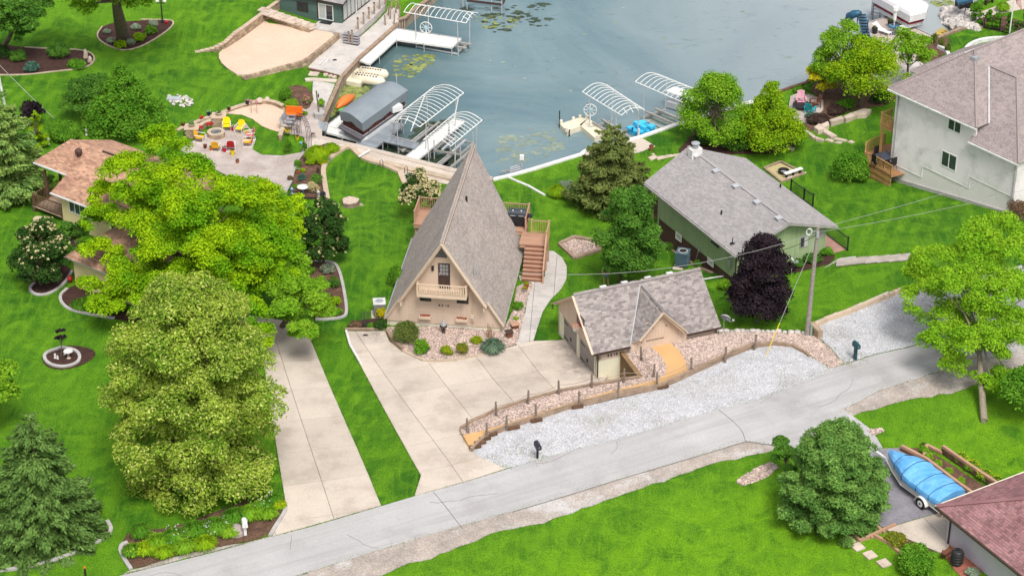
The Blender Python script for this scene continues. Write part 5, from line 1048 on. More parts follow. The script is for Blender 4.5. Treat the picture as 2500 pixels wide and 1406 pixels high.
def seawall(label,pts,z1,m='palewood',step=.3,capm='timber',capw=.3):
 pts=resample(pts,.3);root=thing('sea_wall',label,'sea wall',(pts[0].x,pts[0].y,z1));s=MB()
 for a,b in zip(pts[:-1],pts[1:]):
  d=b-a;c=(a+b)/2;shared_box('wall_board','sw',(round(d.length,2)*.62,.12,1.7),m,root,(c.x,c.y,z1-.9),math.atan2(d.y,d.x))
  s.beam((a.x,a.y,z1-.85),(b.x,b.y,z1-.85),.05,1.5)
 s.bd('backing_boards','timberd',root);ribbon(pts,capw,.08,z=z1-.03,base=.05).bd('cap_rail',capm,root);return root
seawall('board sea wall with pale uprights beside the swim float and kayak',W2([(874,146),(833,190),(808,248),(786,297)],.95),1.0)
seawall('board sea wall running out of the top edge past the driftwood rails',W2([(972,50),(990,44),(1004,30),(1045,0),(1080,-40)],.95),1.0)
seawall('low timber edge along the boat ramp behind the white dock',W2([(972,58),(874,144)],.95),.98,'timber',capm='timber')
seawall('black board sea wall along the lakeside patio',W2([(778,318),(779,337),(863,357),(989,388),(1105,417),(1203,439)],.95),1.0,'timberd',capm='conc',capw=.5)
def capline(label,pts,z,wd_=.35,m='concg',name='sea_wall',base=1.6):
 o=ribbon([Ve((p.x,p.y))for p in pts],wd_,.1,z=z-.05,base=base).bd(name,m);tag(o,label,'sea wall');return o
capline('white concrete sea wall cap along the right shore lawn',W2([(1203,440),(1236,432),(1300,415),(1420,378),(1430,370),(1564,336),(1664,301),(1850,246)],.95),1.0,.38,'wtrim')
capline('dark timber edge at the shore behind the yellow leaved tree',W2([(1850,245),(1937,213),(1970,203),(2010,165),(2060,140)],.95),1.0,.3,'timberd')
def kerb(label,pts,wd_=.22,ht=.12,m='curb',sm=2,name='kerb',hf=None,cat='kerb',step=.4):
 q=smoothc([Ve((p[0],p[1]))for p in px(pts,0,hf)],sm);o=ribbon(q,wd_,ht,hf=hf,step=step).bd(name,m);tag(o,label,cat);return o
kerb('tan edging round the bed under the huge top tree',[(250,66),(236,85),(242,100),(265,114),(300,126),(340,118),(382,95),(420,68),(425,52),(400,50),(345,49)],.12,.08,'cap')
kerb('tan edging round the upper left shrub bed',[(60,117),(140,121),(205,123),(231,136),(229,156),(200,169),(130,176),(60,185),(-40,184)],.12,.08,'cap')
kerb('grey kerb of the bed below the flowering tree by the porch',[(177,662),(160,692),(122,719),(86,722),(70,706),(84,692)],.2,.1)
kerb('grey kerb of the hedge bed by the big maple',[(165,705),(147,720),(148,738),(168,757),(220,768),(280,779)],.2,.1)
kerb('thin grey kerb by the pine and the porch',[(85,415),(60,425),(30,440),(5,455)],.2,.1)
o=kerb('light grey kerb ring round the small sapling bed',[(150,850),(185,856),(197,872),(190,888),(160,898),(125,894),(107,878),(112,862),(150,850)],.2,.14)
kerb('kerb ring just showing under the linden',[(405,1172),(415,1188),(440,1198),(475,1197),(488,1186)],.2,.1)
kerb('grey kerb along the spruce bed at lower left',[(262,1272),(274,1292),(262,1310),(225,1330),(150,1364),(60,1388),(-40,1396)],.22,.12)
kerb('curved grey kerb at the left end of the roadside bed',[(312,1325),(297,1330),(293,1345),(305,1368),(320,1390)],.22,.12)
kerb('grey kerb between the roadside bed and the left driveway',[(697,1232),(697,1250),(678,1278),(660,1308)],.22,.12)
kerb('short grey kerb at the back of the roadside bed',[(598,1250),(640,1218)],.16,.1,sm=0)
kerb('grey kerb of the left garden bed',[(735,650),(762,640),(800,640),(820,645),(832,672),(842,720),(848,768),(835,777),(800,781),(770,781)],.2,.12)
kerb('tan wall cap round the curved lawn above the lake patio',[(800,492),(793,450),(788,415),(800,392),(835,368),(848,360),(862,366),(878,384),(905,396),(932,402),(975,422)],.36,.18,'capo',2,'garden_wall',cat='wall')
kerb('tan edge wall beside the lake lawn steps',[(975,422),(985,447),(1065,448)],.3,.15,'capo',0,'garden_wall',cat='wall')
kerb('tan timber step on the lake patio',[(935,400),(985,412),(1060,430),(1120,444)],.5,.2,'cap',0,'patio_step',cat='step')
kerb('thin white edging between the shore lawns',[(1236,432),(1290,455),(1330,478)],.18,.08,'wtrim',0)
kerb('tan kerb round the front rock bed',[(982,856),(1030,881),(1070,884),(1110,881),(1195,863),(1215,856)],.18,.12,'cap',1);kerb('grey edging at the lower left of the A-frame rock bed',[(945,812),(962,840),(984,857)],.2,.3,'timber',0)
kerb('white kerb along the left edge of the A-frame driveway',[(845,810),(855,845),(881,890)],.14,.16,'wtrim',0);kerb('timber edge behind the front driveway',[(843,806),(900,806),(940,806)],.14,.16,'timber',0)
kerb('grey edge of the paver patio along the garden',[(752,362),(737,378),(722,398),(716,425),(708,450),(696,465)],.18,.06,'curb',2);kerb('tan kerb of the curved bed by the sand square and green house',[(1612,588),(1640,612),(1672,632),(1700,652),(1740,668)],.16,.1,'timber',1)
kerb('white curved garden wall on the upper right lawn',[(2355,132),(2362,118),(2385,105),(2420,99),(2460,98)],.3,.3,'wtrim',2,'garden_wall',cat='wall');kerb('pale curved wall beside the lower right patio',[(2290,118),(2310,128),(2318,145),(2322,160)],.3,.3,'wtrim',2,'garden_wall',cat='wall')
kerb('tan edge of the lawn above the white rocks',[(2290,94),(2330,76),(2370,66),(2400,68)],.25,.1,'timber',1);kerb('grey kerb round the boat ramp corner by the small lawn',[(752,170),(790,178),(828,188)],.25,.1,'timberd',0);kerb('pale concrete strip at the end of the small shore lawn',[(745,197),(765,196),(822,200)],.5,.1,'conc',0)
hx=thing('hexagon_planter','hexagonal timber planter filled with river rock on the lawn','planter',G(1412,605))
hp=px([(1366,598),(1402,581),(1457,591),(1464,613),(1403,632)]);
for a,b in zip(hp,hp[1:]+hp[:1]):MB().beam((a.x,a.y,a.z+.06),(b.x,b.y,b.z+.06),.28,.24).bd('timber_side','timber',hx)
sq=thing('fire_pit_edging','timber frame round the straw coloured fire pit square','frame',G(1915,425));hp=px([(1866,412),(1905,396),(1964,425),(1908,446)])
for a,b in zip(hp,hp[1:]+hp[:1]):MB().beam((a.x,a.y,a.z+.04),(b.x,b.y,b.z+.04),.16,.16).bd('timber_side','timber',sq)
fp=thing('fire_pit','round black metal fire ring on the straw square','fire pit',G(1913,424));b=G(1913,424);MB().lathe(b,[(.36,0),(.42,.12),(.42,.3),(.36,.34),(.3,.22),(.3,.05)],18,False).bd('ring','dark',fp);MB().lathe(b,[(.3,.1),(.05,.12)],12).bd('ashes','curb',fp)
bn=thing('bench','long white plank bench beside the fire pit square','bench',G(1940,432));a,b=G(1915,437),G(1957,423)
MB().beam(a+Ve((0,0,.42)),b+Ve((0,0,.42)),.3,.06).bd('seat','white',bn);MB().beam(a+Ve((.2,-.1,.1)),b+Ve((.3,-.1,.1)),.12,.05).bd('stretcher','white',bn)
for t in(.12,.5,.88):MB().box(a.lerp(b,t)+Ve((0,0,.2)),(.08,.26,.4),.4).bd('leg','dark',bn)
tw=thing('timber_retaining_wall','stepped timber wall between the driveway and the upper rock bed','wall',G(1300,980));top=[(1125,1047),(1150,1030),(1210,1003),(1290,977),(1370,955),(1464,938),(1562,922)]
q=px(top,0,HU)
for a,b in zip(q[:-1],q[1:]):
 n=2
 for j in range(n):
  for zz in range(6):aa,bb=a.lerp(b,j/n),a.lerp(b,(j+1)/n);MB().beam((aa.x,aa.y,aa.z+.07-zz*.17),(bb.x,bb.y,bb.z+.07-zz*.17),.17+.01*(zz%2),.16).bd('timber','timber',tw)
tw=thing('timber_retaining_wall','timber wall at the foot of the garage corner recess','wall',G(1530,900));q=px([(1562,922),(1513,856)],0,HU)
for zz in range(13):MB().beam((q[0].x,q[0].y,q[0].z+.07-zz*.17),(q[1].x,q[1].y,q[1].z+.07-zz*.17),.16 if zz else .3,.155).bd('timber','recess_timber' if 'recess_timber' in M else M.setdefault('recess_timber',mat('brown_recess_timber',(.25,.16,.08),(.19,.12,.06),3,rough=.9,fine=.25)),tw)
a_,b_=P(1466,938,2.2),None
patch('recess_floor',[(p.x,p.y)for p in(GF(-.1,-2.6,2),GF(2.6,-2.6,2),GF(2.6,.1,2),GF(-.1,.1,2))],'conc',0,.8,hf=flat(2.2),world=True,skirt=.2,cover=True)
tw=thing('timber_retaining_wall','long timber edge holding back the white gravel beside the buff walkway','wall',G(1400,1000));q=px([(1150,1100),(1172,1078),(1194,1060),(1251,1040),(1304,1023),(1404,989),(1505,964),(1615,942),(1690,907),(1740,885),(1790,862),(1836,845),(1890,839),(1935,846),(1965,862),(1976,872)],0,HU)
for a,b in zip(q[:-1],q[1:]):
 for zz in range(2):MB().beam((a.x,a.y,a.z+.12-zz*.18),(b.x,b.y,b.z+.09-zz*.18),.17,.17).bd('timber','timber',tw)
for x,y in((1160,1092),(1172,1082),(1184,1072),(1200,1062),(1255,1045),(1310,1027),(1410,994),(1508,967),(1618,946)):p=G(x,y,.1);MB().box(p+Ve((0,0,.05)),(.7,.2,.2),.25).bd('timber_end','timberd',tw)
def logfence(label,pts,hf,off=0.):
 root=thing('rope_fence',label,'fence',G(*pts[0]));tops=[]
 for x,y in pts:
  p=G(x,y,off,hf);k=ru(-.06,.06);o=MB().tube([p-Ve((0,0,.2)),p+Ve((k,0,.45)),p+Ve((k*1.4,.02,1.0))],[.09,.075,.06],7).bd('post','logpost' if 'logpost' in M else M.setdefault('logpost',mat('weathered_log',(.24,.19,.16),(.15,.12,.10),5,rough=1,fine=.3)),root)
  tops.append(p+Ve((k,0,.72)))
 for a,b in zip(tops[:-1],tops[1:]):
  for dz in(0,-.3):m_=a.lerp(b,.5)+Ve((0,0,dz-.16));MB().tube([a+Ve((0,0,dz)),a.lerp(b,.25)+Ve((0,0,dz-.12)),m_,a.lerp(b,.75)+Ve((0,0,dz-.12)),b+Ve((0,0,dz))],.02,4).bd('rope','timber',root)
 return root
logfence('log post and rope fence along the driveway side of the rock bed',[(1143,1056),(1212,1015),(1289,987),(1365,963),(1445,947),(1522,934),(1596,922),(1567,880)],HU)
logfence('log post and rope fence along the gravel side of the buff walkway',[(1187,1067),(1238,1048),(1310,1021),(1414,989),(1507,964),(1604,942),(1689,907),(1770,880),(1841,850)],HU)
bw=thing('block_edging','row of tan edging blocks between the lawn and the right gravel','edging',G(2080,740));q=resample(px([(1986,812),(1995,795),(2020,782),(2060,768),(2100,752),(2150,732),(2210,708)],.05),.42)
for a,b in zip(q[:-1],q[1:]):
 z=h(a.x,a.y);d=b-a;shared_box('block','edge',(.4,.3,.3),'capo',bw,(a.x,a.y,z+.16),math.atan2(d.y,d.x),.05)
bw=thing('stone_wall','low rough stone wall beside the utility pole base','wall',G(2000,820));q=resample(px([(1985,808),(1992,818),(2004,828)],0),.4)
for j in range(3):
 for a,b in zip(q[:-1],q[1:]):d=b-a;shared_box('stone','ws',(.42,.35,.19),'blk',bw,(a.x,a.y,h(a.x,a.y)+.1+j*.19),math.atan2(d.y,d.x),.06)
for(x0,y0),(x1,y1),lb in(((1984,795),(2042,770),'concrete wheel stop nearest the utility pole'),((2046,771),(2106,745),'concrete wheel stop in the middle of the row'),((2110,744),(2168,719),'concrete wheel stop farthest from the utility pole')):
 a,b=G(x0,y0),G(x1,y1);o=MB().hexa([(a.x,a.y-.15,a.z),(b.x,b.y-.15,b.z),(b.x,b.y+.15,b.z),(a.x,a.y+.15,a.z)],[(a.x,a.y-.08,a.z+.2),(b.x,b.y-.08,b.z+.2),(b.x,b.y+.08,b.z+.2),(a.x,a.y+.08,a.z+.2)]).bd('wheel_stop','wtrim');tag(o,lb,'wheel stop','wheel stops along the right gravel')
rr=thing('rock_edging','row of rounded pale rocks between lawn and rock bed','edging',G(1850,812));q=resample(px([(1748,811),(1800,812),(1850,812),(1900,813),(1962,815)],0),.42)
def stone_me():
 mb=MB();mb.lathe((0,0,0),[(.12,0),(.2,.06),(.19,.16),(.08,.22)],7);return mb
proto=None
for p in q:
 if proto is None:proto=stone_me().bd('rock','wrk',rr,local=True);o=proto
 else:o=proto.copy();COL.objects.link(o)
 o.location=Ve((p.x,p.y,h(p.x,p.y)))-Vector(rr['_o']);o.rotation_euler=(0,0,ru(0,6));s=ru(.75,1.2);o.scale=(s,s*ru(.8,1.1),s)
rp_=thing('riprap','heap of white boulders sloping into the lake at the upper right','rock pile',P(2340,50,.5));base=MB();
for i in range(230):
 t=random.random();x=2300+90*random.random();y=22+52*random.random()
 if abs((x-2300)*.35+22+8-y)>26:continue
 z=.1+.95*max(0,min(1,((x-2300)/75)));p=P(x,y,z);r=ru(.14,.34);nn=stone_me().bd('boulder','wrk',rp_,local=True)if i==0 or 'bme' not in globals()else bpy.data.objects.new('boulder',bme)
 if 'bme' not in globals():bme=nn.data
 else:COL.objects.link(nn);nn.parent=rp_;nn['_o']=rp_['_o']
 nn.location=p-Vector(rp_['_o'])-Ve((0,0,.15));nn.rotation_euler=(ru(-.5,.5),ru(-.5,.5),ru(0,6));s=r/.17;nn.scale=(s,s*ru(.7,1.1),s*ru(.8,1.3))
def rockslab(parent,pts,z,t,m='stoneo',name='stone_slab'):
 q=W2(pts,z);mb=MB();p2=[(p.x,p.y)for p in q]
 if area2(p2)<0:p2=p2[::-1]
 c=(sum(p[0]for p in p2)/len(p2),sum(p[1]for p in p2)/len(p2));mb.prism(p2,z-t,z-.02);mb.prism([(c[0]+(p[0]-c[0])*.93,c[1]+(p[1]-c[1])*.93)for p in p2],z-.03,z+.01);return mb.bd(name,m,parent)
lw=thing('limestone_wall','curving wall of large pale limestone slabs above the shore bank','wall',P(2050,290,1))
for pts in([(2080,275),(2110,264),(2128,267),(2115,279),(2092,280)],[(2058,285),(2078,275),(2091,281),(2066,291)],[(2024,293),(2055,283),(2061,290),(2030,299)],[(2002,304),(2022,296),(2025,305),(2012,311)],[(1987,310),(2000,301),(2014,314),(1998,318)]):rockslab(lw,pts,1.45,1.1)
for pts in([(2014,314),(2044,331),(2030,335),(2010,322)],[(1960,318),(1966,315),(1992,333),(1988,338)],[(1990,333),(2012,340),(2010,343),(1992,339)]):rockslab(lw,pts,1.3,.8)
for pts,lb in(([(2034,340),(2042,335),(2070,342),(2064,346)],'long pale flagstone nearest the white house lawn'),([(2013,341),(2022,338),(2036,343),(2032,348)],'middle flagstone below the limestone wall'),([(2035,348),(2048,345),(2058,347),(2050,351)],'small flagstone in the lower flagstone row'),([(2068,346),(2078,342),(2088,347),(2080,350)],'flagstone at the right end of the row'),([(1916,356),(1921,354),(1941,363),(1934,369)],'flat boulder on the lawn under the shore cypress')):
 o=rockslab(None,pts,h(*P(pts[0][0],pts[0][1],1.2)[:2])+.07,.2,name='flagstone');tag(o,lb,'flagstone')
for pts,lb in(([(1582,384),(1600,378),(1606,384),(1590,392)],'flagstone left in the path behind the green house'),([(1600,383),(1640,377),(1650,380),(1606,390)],'long flagstone in the path behind the green house'),([(1640,378),(1662,374),(1668,377),(1650,383)],'flagstone next to the green house roof in the back path'),([(1590,376),(1596,374),(1600,377),(1594,379)],'tiny flagstone in the back path')):
 o=rockslab(None,pts,h(*P(*pts[0],1)[:2])+.06,.15,name='flagstone');tag(o,lb,'flagstone')
for x,y,lb in((2070,1318,'brownish stepping stone closest to the fir'),(2094,1334,'second stepping stone from the fir'),(2124,1354,'third stepping stone from the fir'),(2158,1374,'stepping stone nearest the green bush')):
 p=G(x,y,.05);o=MB().box(p,(.62,.62,.08),.5).bd('stepping_stone','stoneo');tag(o,lb,'stepping stone')
p=G(766,181,.04);o=MB().box(p,(.8,.7,.06),-.2).bd('stepping_stone','stoneo');tag(o,'square stepping stone on the grass beside the boat ramp','stepping stone')
for i,x in enumerate((795,806,816)):p=G(x,183+i*3,.08);o=MB().box(p,(.35,.25,.15),.4*i).bd('stone_block','stoneo');tag(o,['left','middle','right'][i]+' loose stone block at the foot of the boat ramp','stone')
ws=thing('wooden_walk','weathered wooden walk stepping down the lawn from the pink deck','walk',G(2110,635))
for x,y,ln in((2062,640,1.15),(2098,636,1.0),(2128,634,.9),(2157,632,.85),(2184,630,.8),(2208,628,.8)):
 p=G(x,y,.12)
 for j in range(8):MB().box(p+Ve(((j-3.5)*.125*ln,(j-3.5)*.03,0)),(.115*ln,.85,.06),-.15).bd('board','gwood2' if 'gwood2' in M else M.setdefault('gwood2',mat('bleached_boards',(.44,.39,.35),(.32,.28,.25),2,rough=.9,fine=.2)),ws)
pw=thing('timber_planter','stepped dark timber walls round the planter behind the boat','planter',G(2330,1170));
for pts,hh in(([(2200,1098),(2262,1130),(2330,1182),(2400,1232)],2),([(2300,1105),(2365,1150),(2425,1190),(2470,1222)],3),([(2255,1120),(2262,1090),(2300,1108)],1)):
 q=px(pts,.05)
 for a,b in zip(q[:-1],q[1:]):
  for zz in range(hh):MB().beam(a+Ve((0,0,.1+zz*.18)),b+Ve((0,0,.1+zz*.18)),.18,.17).bd('timber','timberd' if zz<hh-1 else M['rail'],pw)
pw=thing('timber_steps','timber edged steps between the fir and the concrete apron','steps',G(2120,1300))
for(x0,y0),(x1,y1)in(((2082,1300),(2098,1318)),((2108,1293),(2130,1312)),((2140,1284),(2160,1300)),((2098,1320),(2186,1280)),((2130,1304),(2165,1322)),((2165,1320),(2200,1352))):MB().beam(G(x0,y0,.08),G(x1,y1,.08),.16,.18).bd('timber','rail',pw)
M['dockw']=objrand(mat('white_dock_panel',(.76,.75,.72),(.70,.69,.66),1.5,rough=.5,fine=.03),.03);M['dockg']=mat('grey_dock_boards',(.27,.30,.33),(.22,.25,.28),1.5,rough=.7,island=.14,fine=.1);M['floatc']=mat('cream_plastic',(.72,.66,.52),(.64,.58,.45),1.2,rough=.55,fine=.04)
def deck_poly(root,pts,z,m,t=.16,name='dock_panel',hfz=None):
 q=W2(pts,z);p2=[(p.x,p.y)for p in q]
 if area2(p2)<0:p2=p2[::-1]
 return MB().prism(p2,z-t,z).bd(name,m,root)
def dock(label,sections,z,m,legs=(),name='dock',frame='alu'):
 root=thing(name,label,'dock',P(*sections[0][0],z))
 for s in sections:
  c=(sum(a for a,b in s)/len(s),sum(b for a,b in s)/len(s));deck_poly(root,[(c[0]+(a-c[0])*.985,c[1]+(b-c[1])*.985)for a,b in s],z,m)
  q=W2(s,z-.1)
  for a,b in zip(q,q[1:]+q[:1]):MB().beam(a,b,.06,.14).bd('frame_rail',frame,root)
 for x,y in legs:p=P(x,y,z);MB().tube([p+Ve((0,0,.02)),(p.x,p.y,-.8)],.04,6).bd('leg',frame,root);MB().beam(p+Ve((0,0,-.12)),p+Ve((-.35,.1,-.12)),.04,.04).bd('brace',frame,root)
 return root
def lerp4(a,b,c,d,t0,t1):f=lambda p,q,t:(p[0]+(q[0]-p[0])*t,p[1]+(q[1]-p[1])*t);return[f(a,b,t0),f(a,b,t1),f(d,c,t1),f(d,c,t0)]
dock('L-shaped white dock on legs behind the boat ramp',[lerp4((877,148),(965,70),(968,97),(903,157),i/3,(i+1)/3)for i in range(3)]+[lerp4((965,70),(1126,95),(1104,116),(968,97),i/3,(i+1)/3)for i in range(3)],.75,'dockw',[(903,156),(926,136),(968,96),(1035,106),(1103,115),(1126,95),(1080,88)])
dock('white U-shaped dock round the covered pontoon boat',[[(830,283),(846,290),(822,314),(798,308)],[(798,307),(822,313),(836,317),(829,331),(792,322)],[(836,317),(898,331),(880,346),(829,331)],[(925,312),(962,285),(968,288),(930,316)]],.6,'dockw',[(793,322),(835,333),(880,345),(841,312),(876,322)])
dock('long white dock running out beside the A-frame roof',[lerp4((984,388),(1105,291),(1134,297),(1013,396),i/4,(i+1)/4)for i in range(4)],.75,'dockw',[(1013,395),(1050,365),(1085,337),(1133,297),(984,388)])
gd=thing('dock','grey boarded dock branching out between the boat lifts','dock',P(900,360,.8))
def boards_quad(root,a,b,c,d,n,z,m='dockg',name='boards'):
 mb=MB();A,B,C_,D=W2([a,b,c,d],z)
 for i in range(n):
  t0,t1=(i+.04)/n,(i+.96)/n;q=[A.lerp(B,t0),A.lerp(B,t1),D.lerp(C_,t1),D.lerp(C_,t0)]
  if(q[1]-q[0]).cross(q[2]-q[0]).z<0:q=q[::-1]
  mb.hexa([p-Ve((0,0,.05))for p in q],q)
 o=mb.bd(name,m,root);q=W2([a,b,c,d],z-.12)
 for u,v in zip(q,q[1:]+q[:1]):MB().beam(u,v,.08,.2).bd('frame_rail','curb',root)
 return o
boards_quad(gd,(864,358),(950,296),(985,307),(906,370),34,.8);boards_quad(gd,(943,330),(1022,352),(1014,364),(934,345),22,.79)
for x,y in((906,370),(946,339),(985,307),(934,347),(1013,365),(864,360)):MB().tube([P(x,y,.8)+Ve((0,0,.02)),Ve((P(x,y,.8).x,P(x,y,.8).y,-.8))],.05,6).bd('leg','gwood',gd)
for x,y in((962,330),(980,318)):p=P(x,y,.8);MB().tube([p,p+Ve((0,0,1.1))],.07,7).bd('mooring_post','gwood',gd)
gd=thing('dock','narrow grey boardwalk along the lakeside patio','dock',P(775,300,.98));boards_quad(gd,(765,330),(788,262),(798,264),(776,331),8,1.02);boards_quad(gd,(781,302),(800,302),(795,320),(776,318),7,1.0)
M['tube']=mat('white_canopy_tube',(.80,.80,.79),None,3,rough=.45);M['liftm']=mat('weathered_aluminium',(.40,.39,.36),(.30,.29,.27),3,rough=.6,metal=.2,fine=.15)
def canopy(label,c4,z,ribs,rise=.4,wheel=None,lift=True,brace=False,cross=0):
 A,B,C_,D=W2(c4,z)
 root=thing('boat_lift',label,'boat lift',(A+B+C_+D)/4-Ve((0,0,z)));fr_=MB
 MB().tube([A,B],.038,6).bd('long_rail','tube',root);MB().tube([D,C_],.038,6).bd('long_rail','tube',root)
 for i in range(ribs):
  t=i/(ribs-1);p,q=A.lerp(B,t),D.lerp(C_,t);pts=[p.lerp(q,s/8)+Ve((0,0,rise*msn(PI*s/8)))for s in range(9)];MB().tube(pts,.026 if 0<i<ribs-1 else .034,5).bd('rib','tube',root)
 for t in([0]if cross else[]):
  p,q=A,D
  for s in(.25,.5,.75):MB().tube([p.lerp(q,s)+Ve((0,0,.02)),A.lerp(B,1.2/(ribs-1)).lerp(D.lerp(C_,1.2/(ribs-1)),s)+Ve((0,0,rise*msn(PI*s)))],.03,5).bd('end_brace','tube',root)
 if brace:
  a,b=A.lerp(B,.8),A.lerp(B,.45);MB().tube([a,Ve((b.x,b.y,.9))],.04,5).bd('brace','tube',root);a,b=D.lerp(C_,.88),D.lerp(C_,.7);MB().tube([a,Ve((b.x,b.y,.5))],.04,5).bd('brace','tube',root)
 cs=[]
 for t in(.14,.82):
  for p,q in((A,B),(D,C_)):
   b=p.lerp(q,t);b2=p.lerp(q,t)+((D-A).normalized()*.12 if p is A else-(D-A).normalized()*.12);cs.append(Ve((b2.x,b2.y,0)));MB().tube([b,(b2.x,b2.y,-.8)],.045,6).bd('leg','alu',root)
 if lift:
  for dz in(.35,):
   for i,j in((0,1),(2,3)):MB().beam(cs[i]+Ve((0,0,dz)),cs[j]+Ve((0,0,dz)),.12,.16).bd('cross_beam','liftm',root)
   for f in(.28,.72):a,b=cs[0].lerp(cs[1],f),cs[2].lerp(cs[3],f);d=(b-a)*.12;MB().beam(a-d+Ve((0,0,dz+.16)),b+d+Ve((0,0,dz+.16)),.2,.12).bd('bunk','liftm',root)
  for i,j in((0,2),(1,3)):MB().beam(cs[i]+Ve((0,0,.12)),cs[j]+Ve((0,0,.12)),.1,.12).bd('side_beam','alu',root)
 if wheel:
  x,y,r=wheel;c=P(x,y,1.3);ax=Ve((B-A)).normalized();u=Ve((-ax.y,ax.x,0));v=Ve((0,0,1));u=Ve((1,0,0)).lerp(u,.15).normalized()
  w_=MB();w_.tube([c+u*r*mc(a)+v*r*msn(a)for a in[i*PI/12 for i in range(25)]],.035,5,False);wo=w_.bd('lift_wheel','tube',root)
  for i in range(4):a=i*PI/4;MB().tube([c-u*r*mc(a)-v*r*msn(a),c+u*r*mc(a)+v*r*msn(a)],.02,4).bd('spoke','tube',wo)
  MB().lathe(c-Ve((0,0,.1)),[(.16,0),(.16,.2)],10).bd('hub',mat('pale_blue_hub',(.35,.55,.62))if 'pale_blue_hub' not in bpy.data.materials else bpy.data.materials['pale_blue_hub'],wo);MB().tube([c,(c.x,c.y,.2)],.06,6).bd('winch_post','tube',root)
 return root
canopy('empty white boat canopy frame beyond the L-shaped dock',[(1168,33),(1019,12),(986,30),(1138,57)],3.1,13,wheel=(1040,68,.5),cross=1)
canopy('longest empty white canopy frame between pontoon boat and white dock',[(952,296),(1060,212.5),(1132,227.5),(1025,310)],3.1,15,brace=True,cross=1)
canopy('empty white canopy frame over the long white dock',[(1033,342),(1109,278.5),(1177,294),(1101,357)],3.0,12)
canopy('empty white canopy frame behind the beige float dock',[(1574,269),(1480,207),(1422,225),(1517,282)],3.1,12,wheel=(1441,269,.5),cross=1)
canopy('empty white canopy frame half hidden by the shore cypress',[(1726,230),(1607,182),(1551,200),(1670,252)],3.1,12,cross=1)
bl_=thing('boat','white topped boat under the canopy beside the shore cypress','boat',P(1660,245,.5));q=W2([(1624,222),(1646,212),(1745,238),(1722,252)],1.5);MB().slab(q,.12).bd('hard_top','white',bl_);q2=[p-Ve((0,0,.9))for p in q];c=sum(q2,Vector())/4
MB().slab([c+(p-c)*.96 for p in q2],.5).bd('hull','alu',bl_);MB().box(c.lerp(q2[1],.3)+Ve((0,0,.35)),(.7,.6,.5)).bd('seat','teal',bl_)
cr_=thing('boat_lift','low empty aluminium lift cradle beside the A-frame peak','boat lift',P(1100,360,.3));q=W2([(1060,368),(1124,378),(1155,350),(1095,338)],.7)
for a,b in((0,1),(1,2),(2,3),(3,0)):MB().beam(q[a],q[b],.12,.14).bd('frame_beam','liftm',cr_)
for f in(.3,.7):MB().beam(q[0].lerp(q[1],f)+Ve((0,0,.15)),q[3].lerp(q[2],f)+Ve((0,0,.15)),.16,.12).bd('bunk','alu',cr_)
for p in q:MB().tube([p+Ve((0,0,.9)),(p.x,p.y,-.8)],.05,6).bd('leg','alu',cr_)
pbt=thing('pontoon_boat','pontoon boat under a grey cover with red brown side rails','boat',P(905,290,.4));C4=W2([(828,272),(926,205),(996,221),(884,301)],2.5);A,B,C_,D=C4
n1,n2=12,8;V=[];F=[]
for i in range(n1+1):
 t=i/n1;p,q=A.lerp(B,t),D.lerp(C_,t);e=1-.35*max(0,(.08-t)/.08);
 for j in range(n2+1):
  s=j/n2;r_=p.lerp(q,s)+Ve((0,0,(.42*msn(PI*s)*e-.1*max(0,.1-t)*10*.3+.03*msn(t*19+s*5)*msn(PI*s))));V.append(r_)
for i in range(n1):
 for j in range(n2):a=i*(n2+1)+j;F.append((a,a+1,a+n2+2,a+n2+1))
sk=len(V);ring=[i*(n2+1)for i in range(n1+1)]+[n1*(n2+1)+j for j in range(1,n2+1)]+[i*(n2+1)+n2 for i in range(n1-1,-1,-1)]+[j for j in range(n2-1,0,-1)]
cen=sum(C4,Vector())/4
for i,r_ in enumerate(ring):v=V[r_];d=(v-cen);V.append(Ve((cen.x+d.x*.96,cen.y+d.y*.96,v.z-.8-.06*msn(i*1.7))))
for i in range(len(ring)):a,b=ring[i],ring[(i+1)%len(ring)];F.append((a,sk+i,sk+(i+1)%len(ring),b))
mb=MB();mb.add(V,[f[::-1]for f in F]);M['cover']=mat('grey_canvas',(.235,.27,.30),(.20,.235,.265),1.2,rough=.7,bump=.25,bscale=2.5,fine=.04);mb.bd('cover','cover',pbt,smooth=False)
def inset(c4,f,z,g=None):c=sum(c4,Vector())/4;return[Ve((c.x+(p.x-c.x)*f,c.y+(p.y-c.y)*(g or f),z))for p in c4]
q=inset(C4,.9,1.75);MB().slab(q,.45).bd('side_panels',mat('red_brown_panel',(.22,.05,.025),(.03,.02,.02),5,rough=.4),pbt)
q=inset(C4,.95,1.25);dkq=[q[0]+(q[0]-q[1])*.07,q[1],q[2],q[3]+(q[3]-q[2])*.07];MB().slab(dkq,.1).bd('boat_deck',mat('dark_grey_deck',(.13,.12,.14),None,3),pbt)
for z in(1.3,1.5,1.85):
 q=inset(C4,.93,z)
 for a,b in((3,2),(0,3)):MB().tube([q[a],q[b]],.025,5).bd('rail','dark' if z>1.4 else 'alu',pbt)
for f in(.08,.92):
 a,b=inset(C4,.9,.75)[0].lerp(inset(C4,.9,.75)[3],f),inset(C4,.9,.75)[1].lerp(inset(C4,.9,.75)[2],f);MB().tube([a+(a-b)*.04,a+(b-a)*.06,b],[.12,.34,.34],10).bd('pontoon','alu',pbt)
for f in(.12,.5,.86):p=inset(C4,.93,1.3)[3].lerp(inset(C4,.93,1.3)[2],f);MB().beam(p,p+Ve((0,0,.75)),.05,.05).bd('rail_post','dark',pbt)
p=inset(C4,1.02,1.75)[3].lerp(inset(C4,1.02,1.75)[2],.72);MB().box(p,(.9,.5,.45),.6).bd('white_locker','white',pbt)
wl_=thing('boat_lift','tall posts and long beams of the lift under the grey covered boat','boat lift',P(920,310,0))
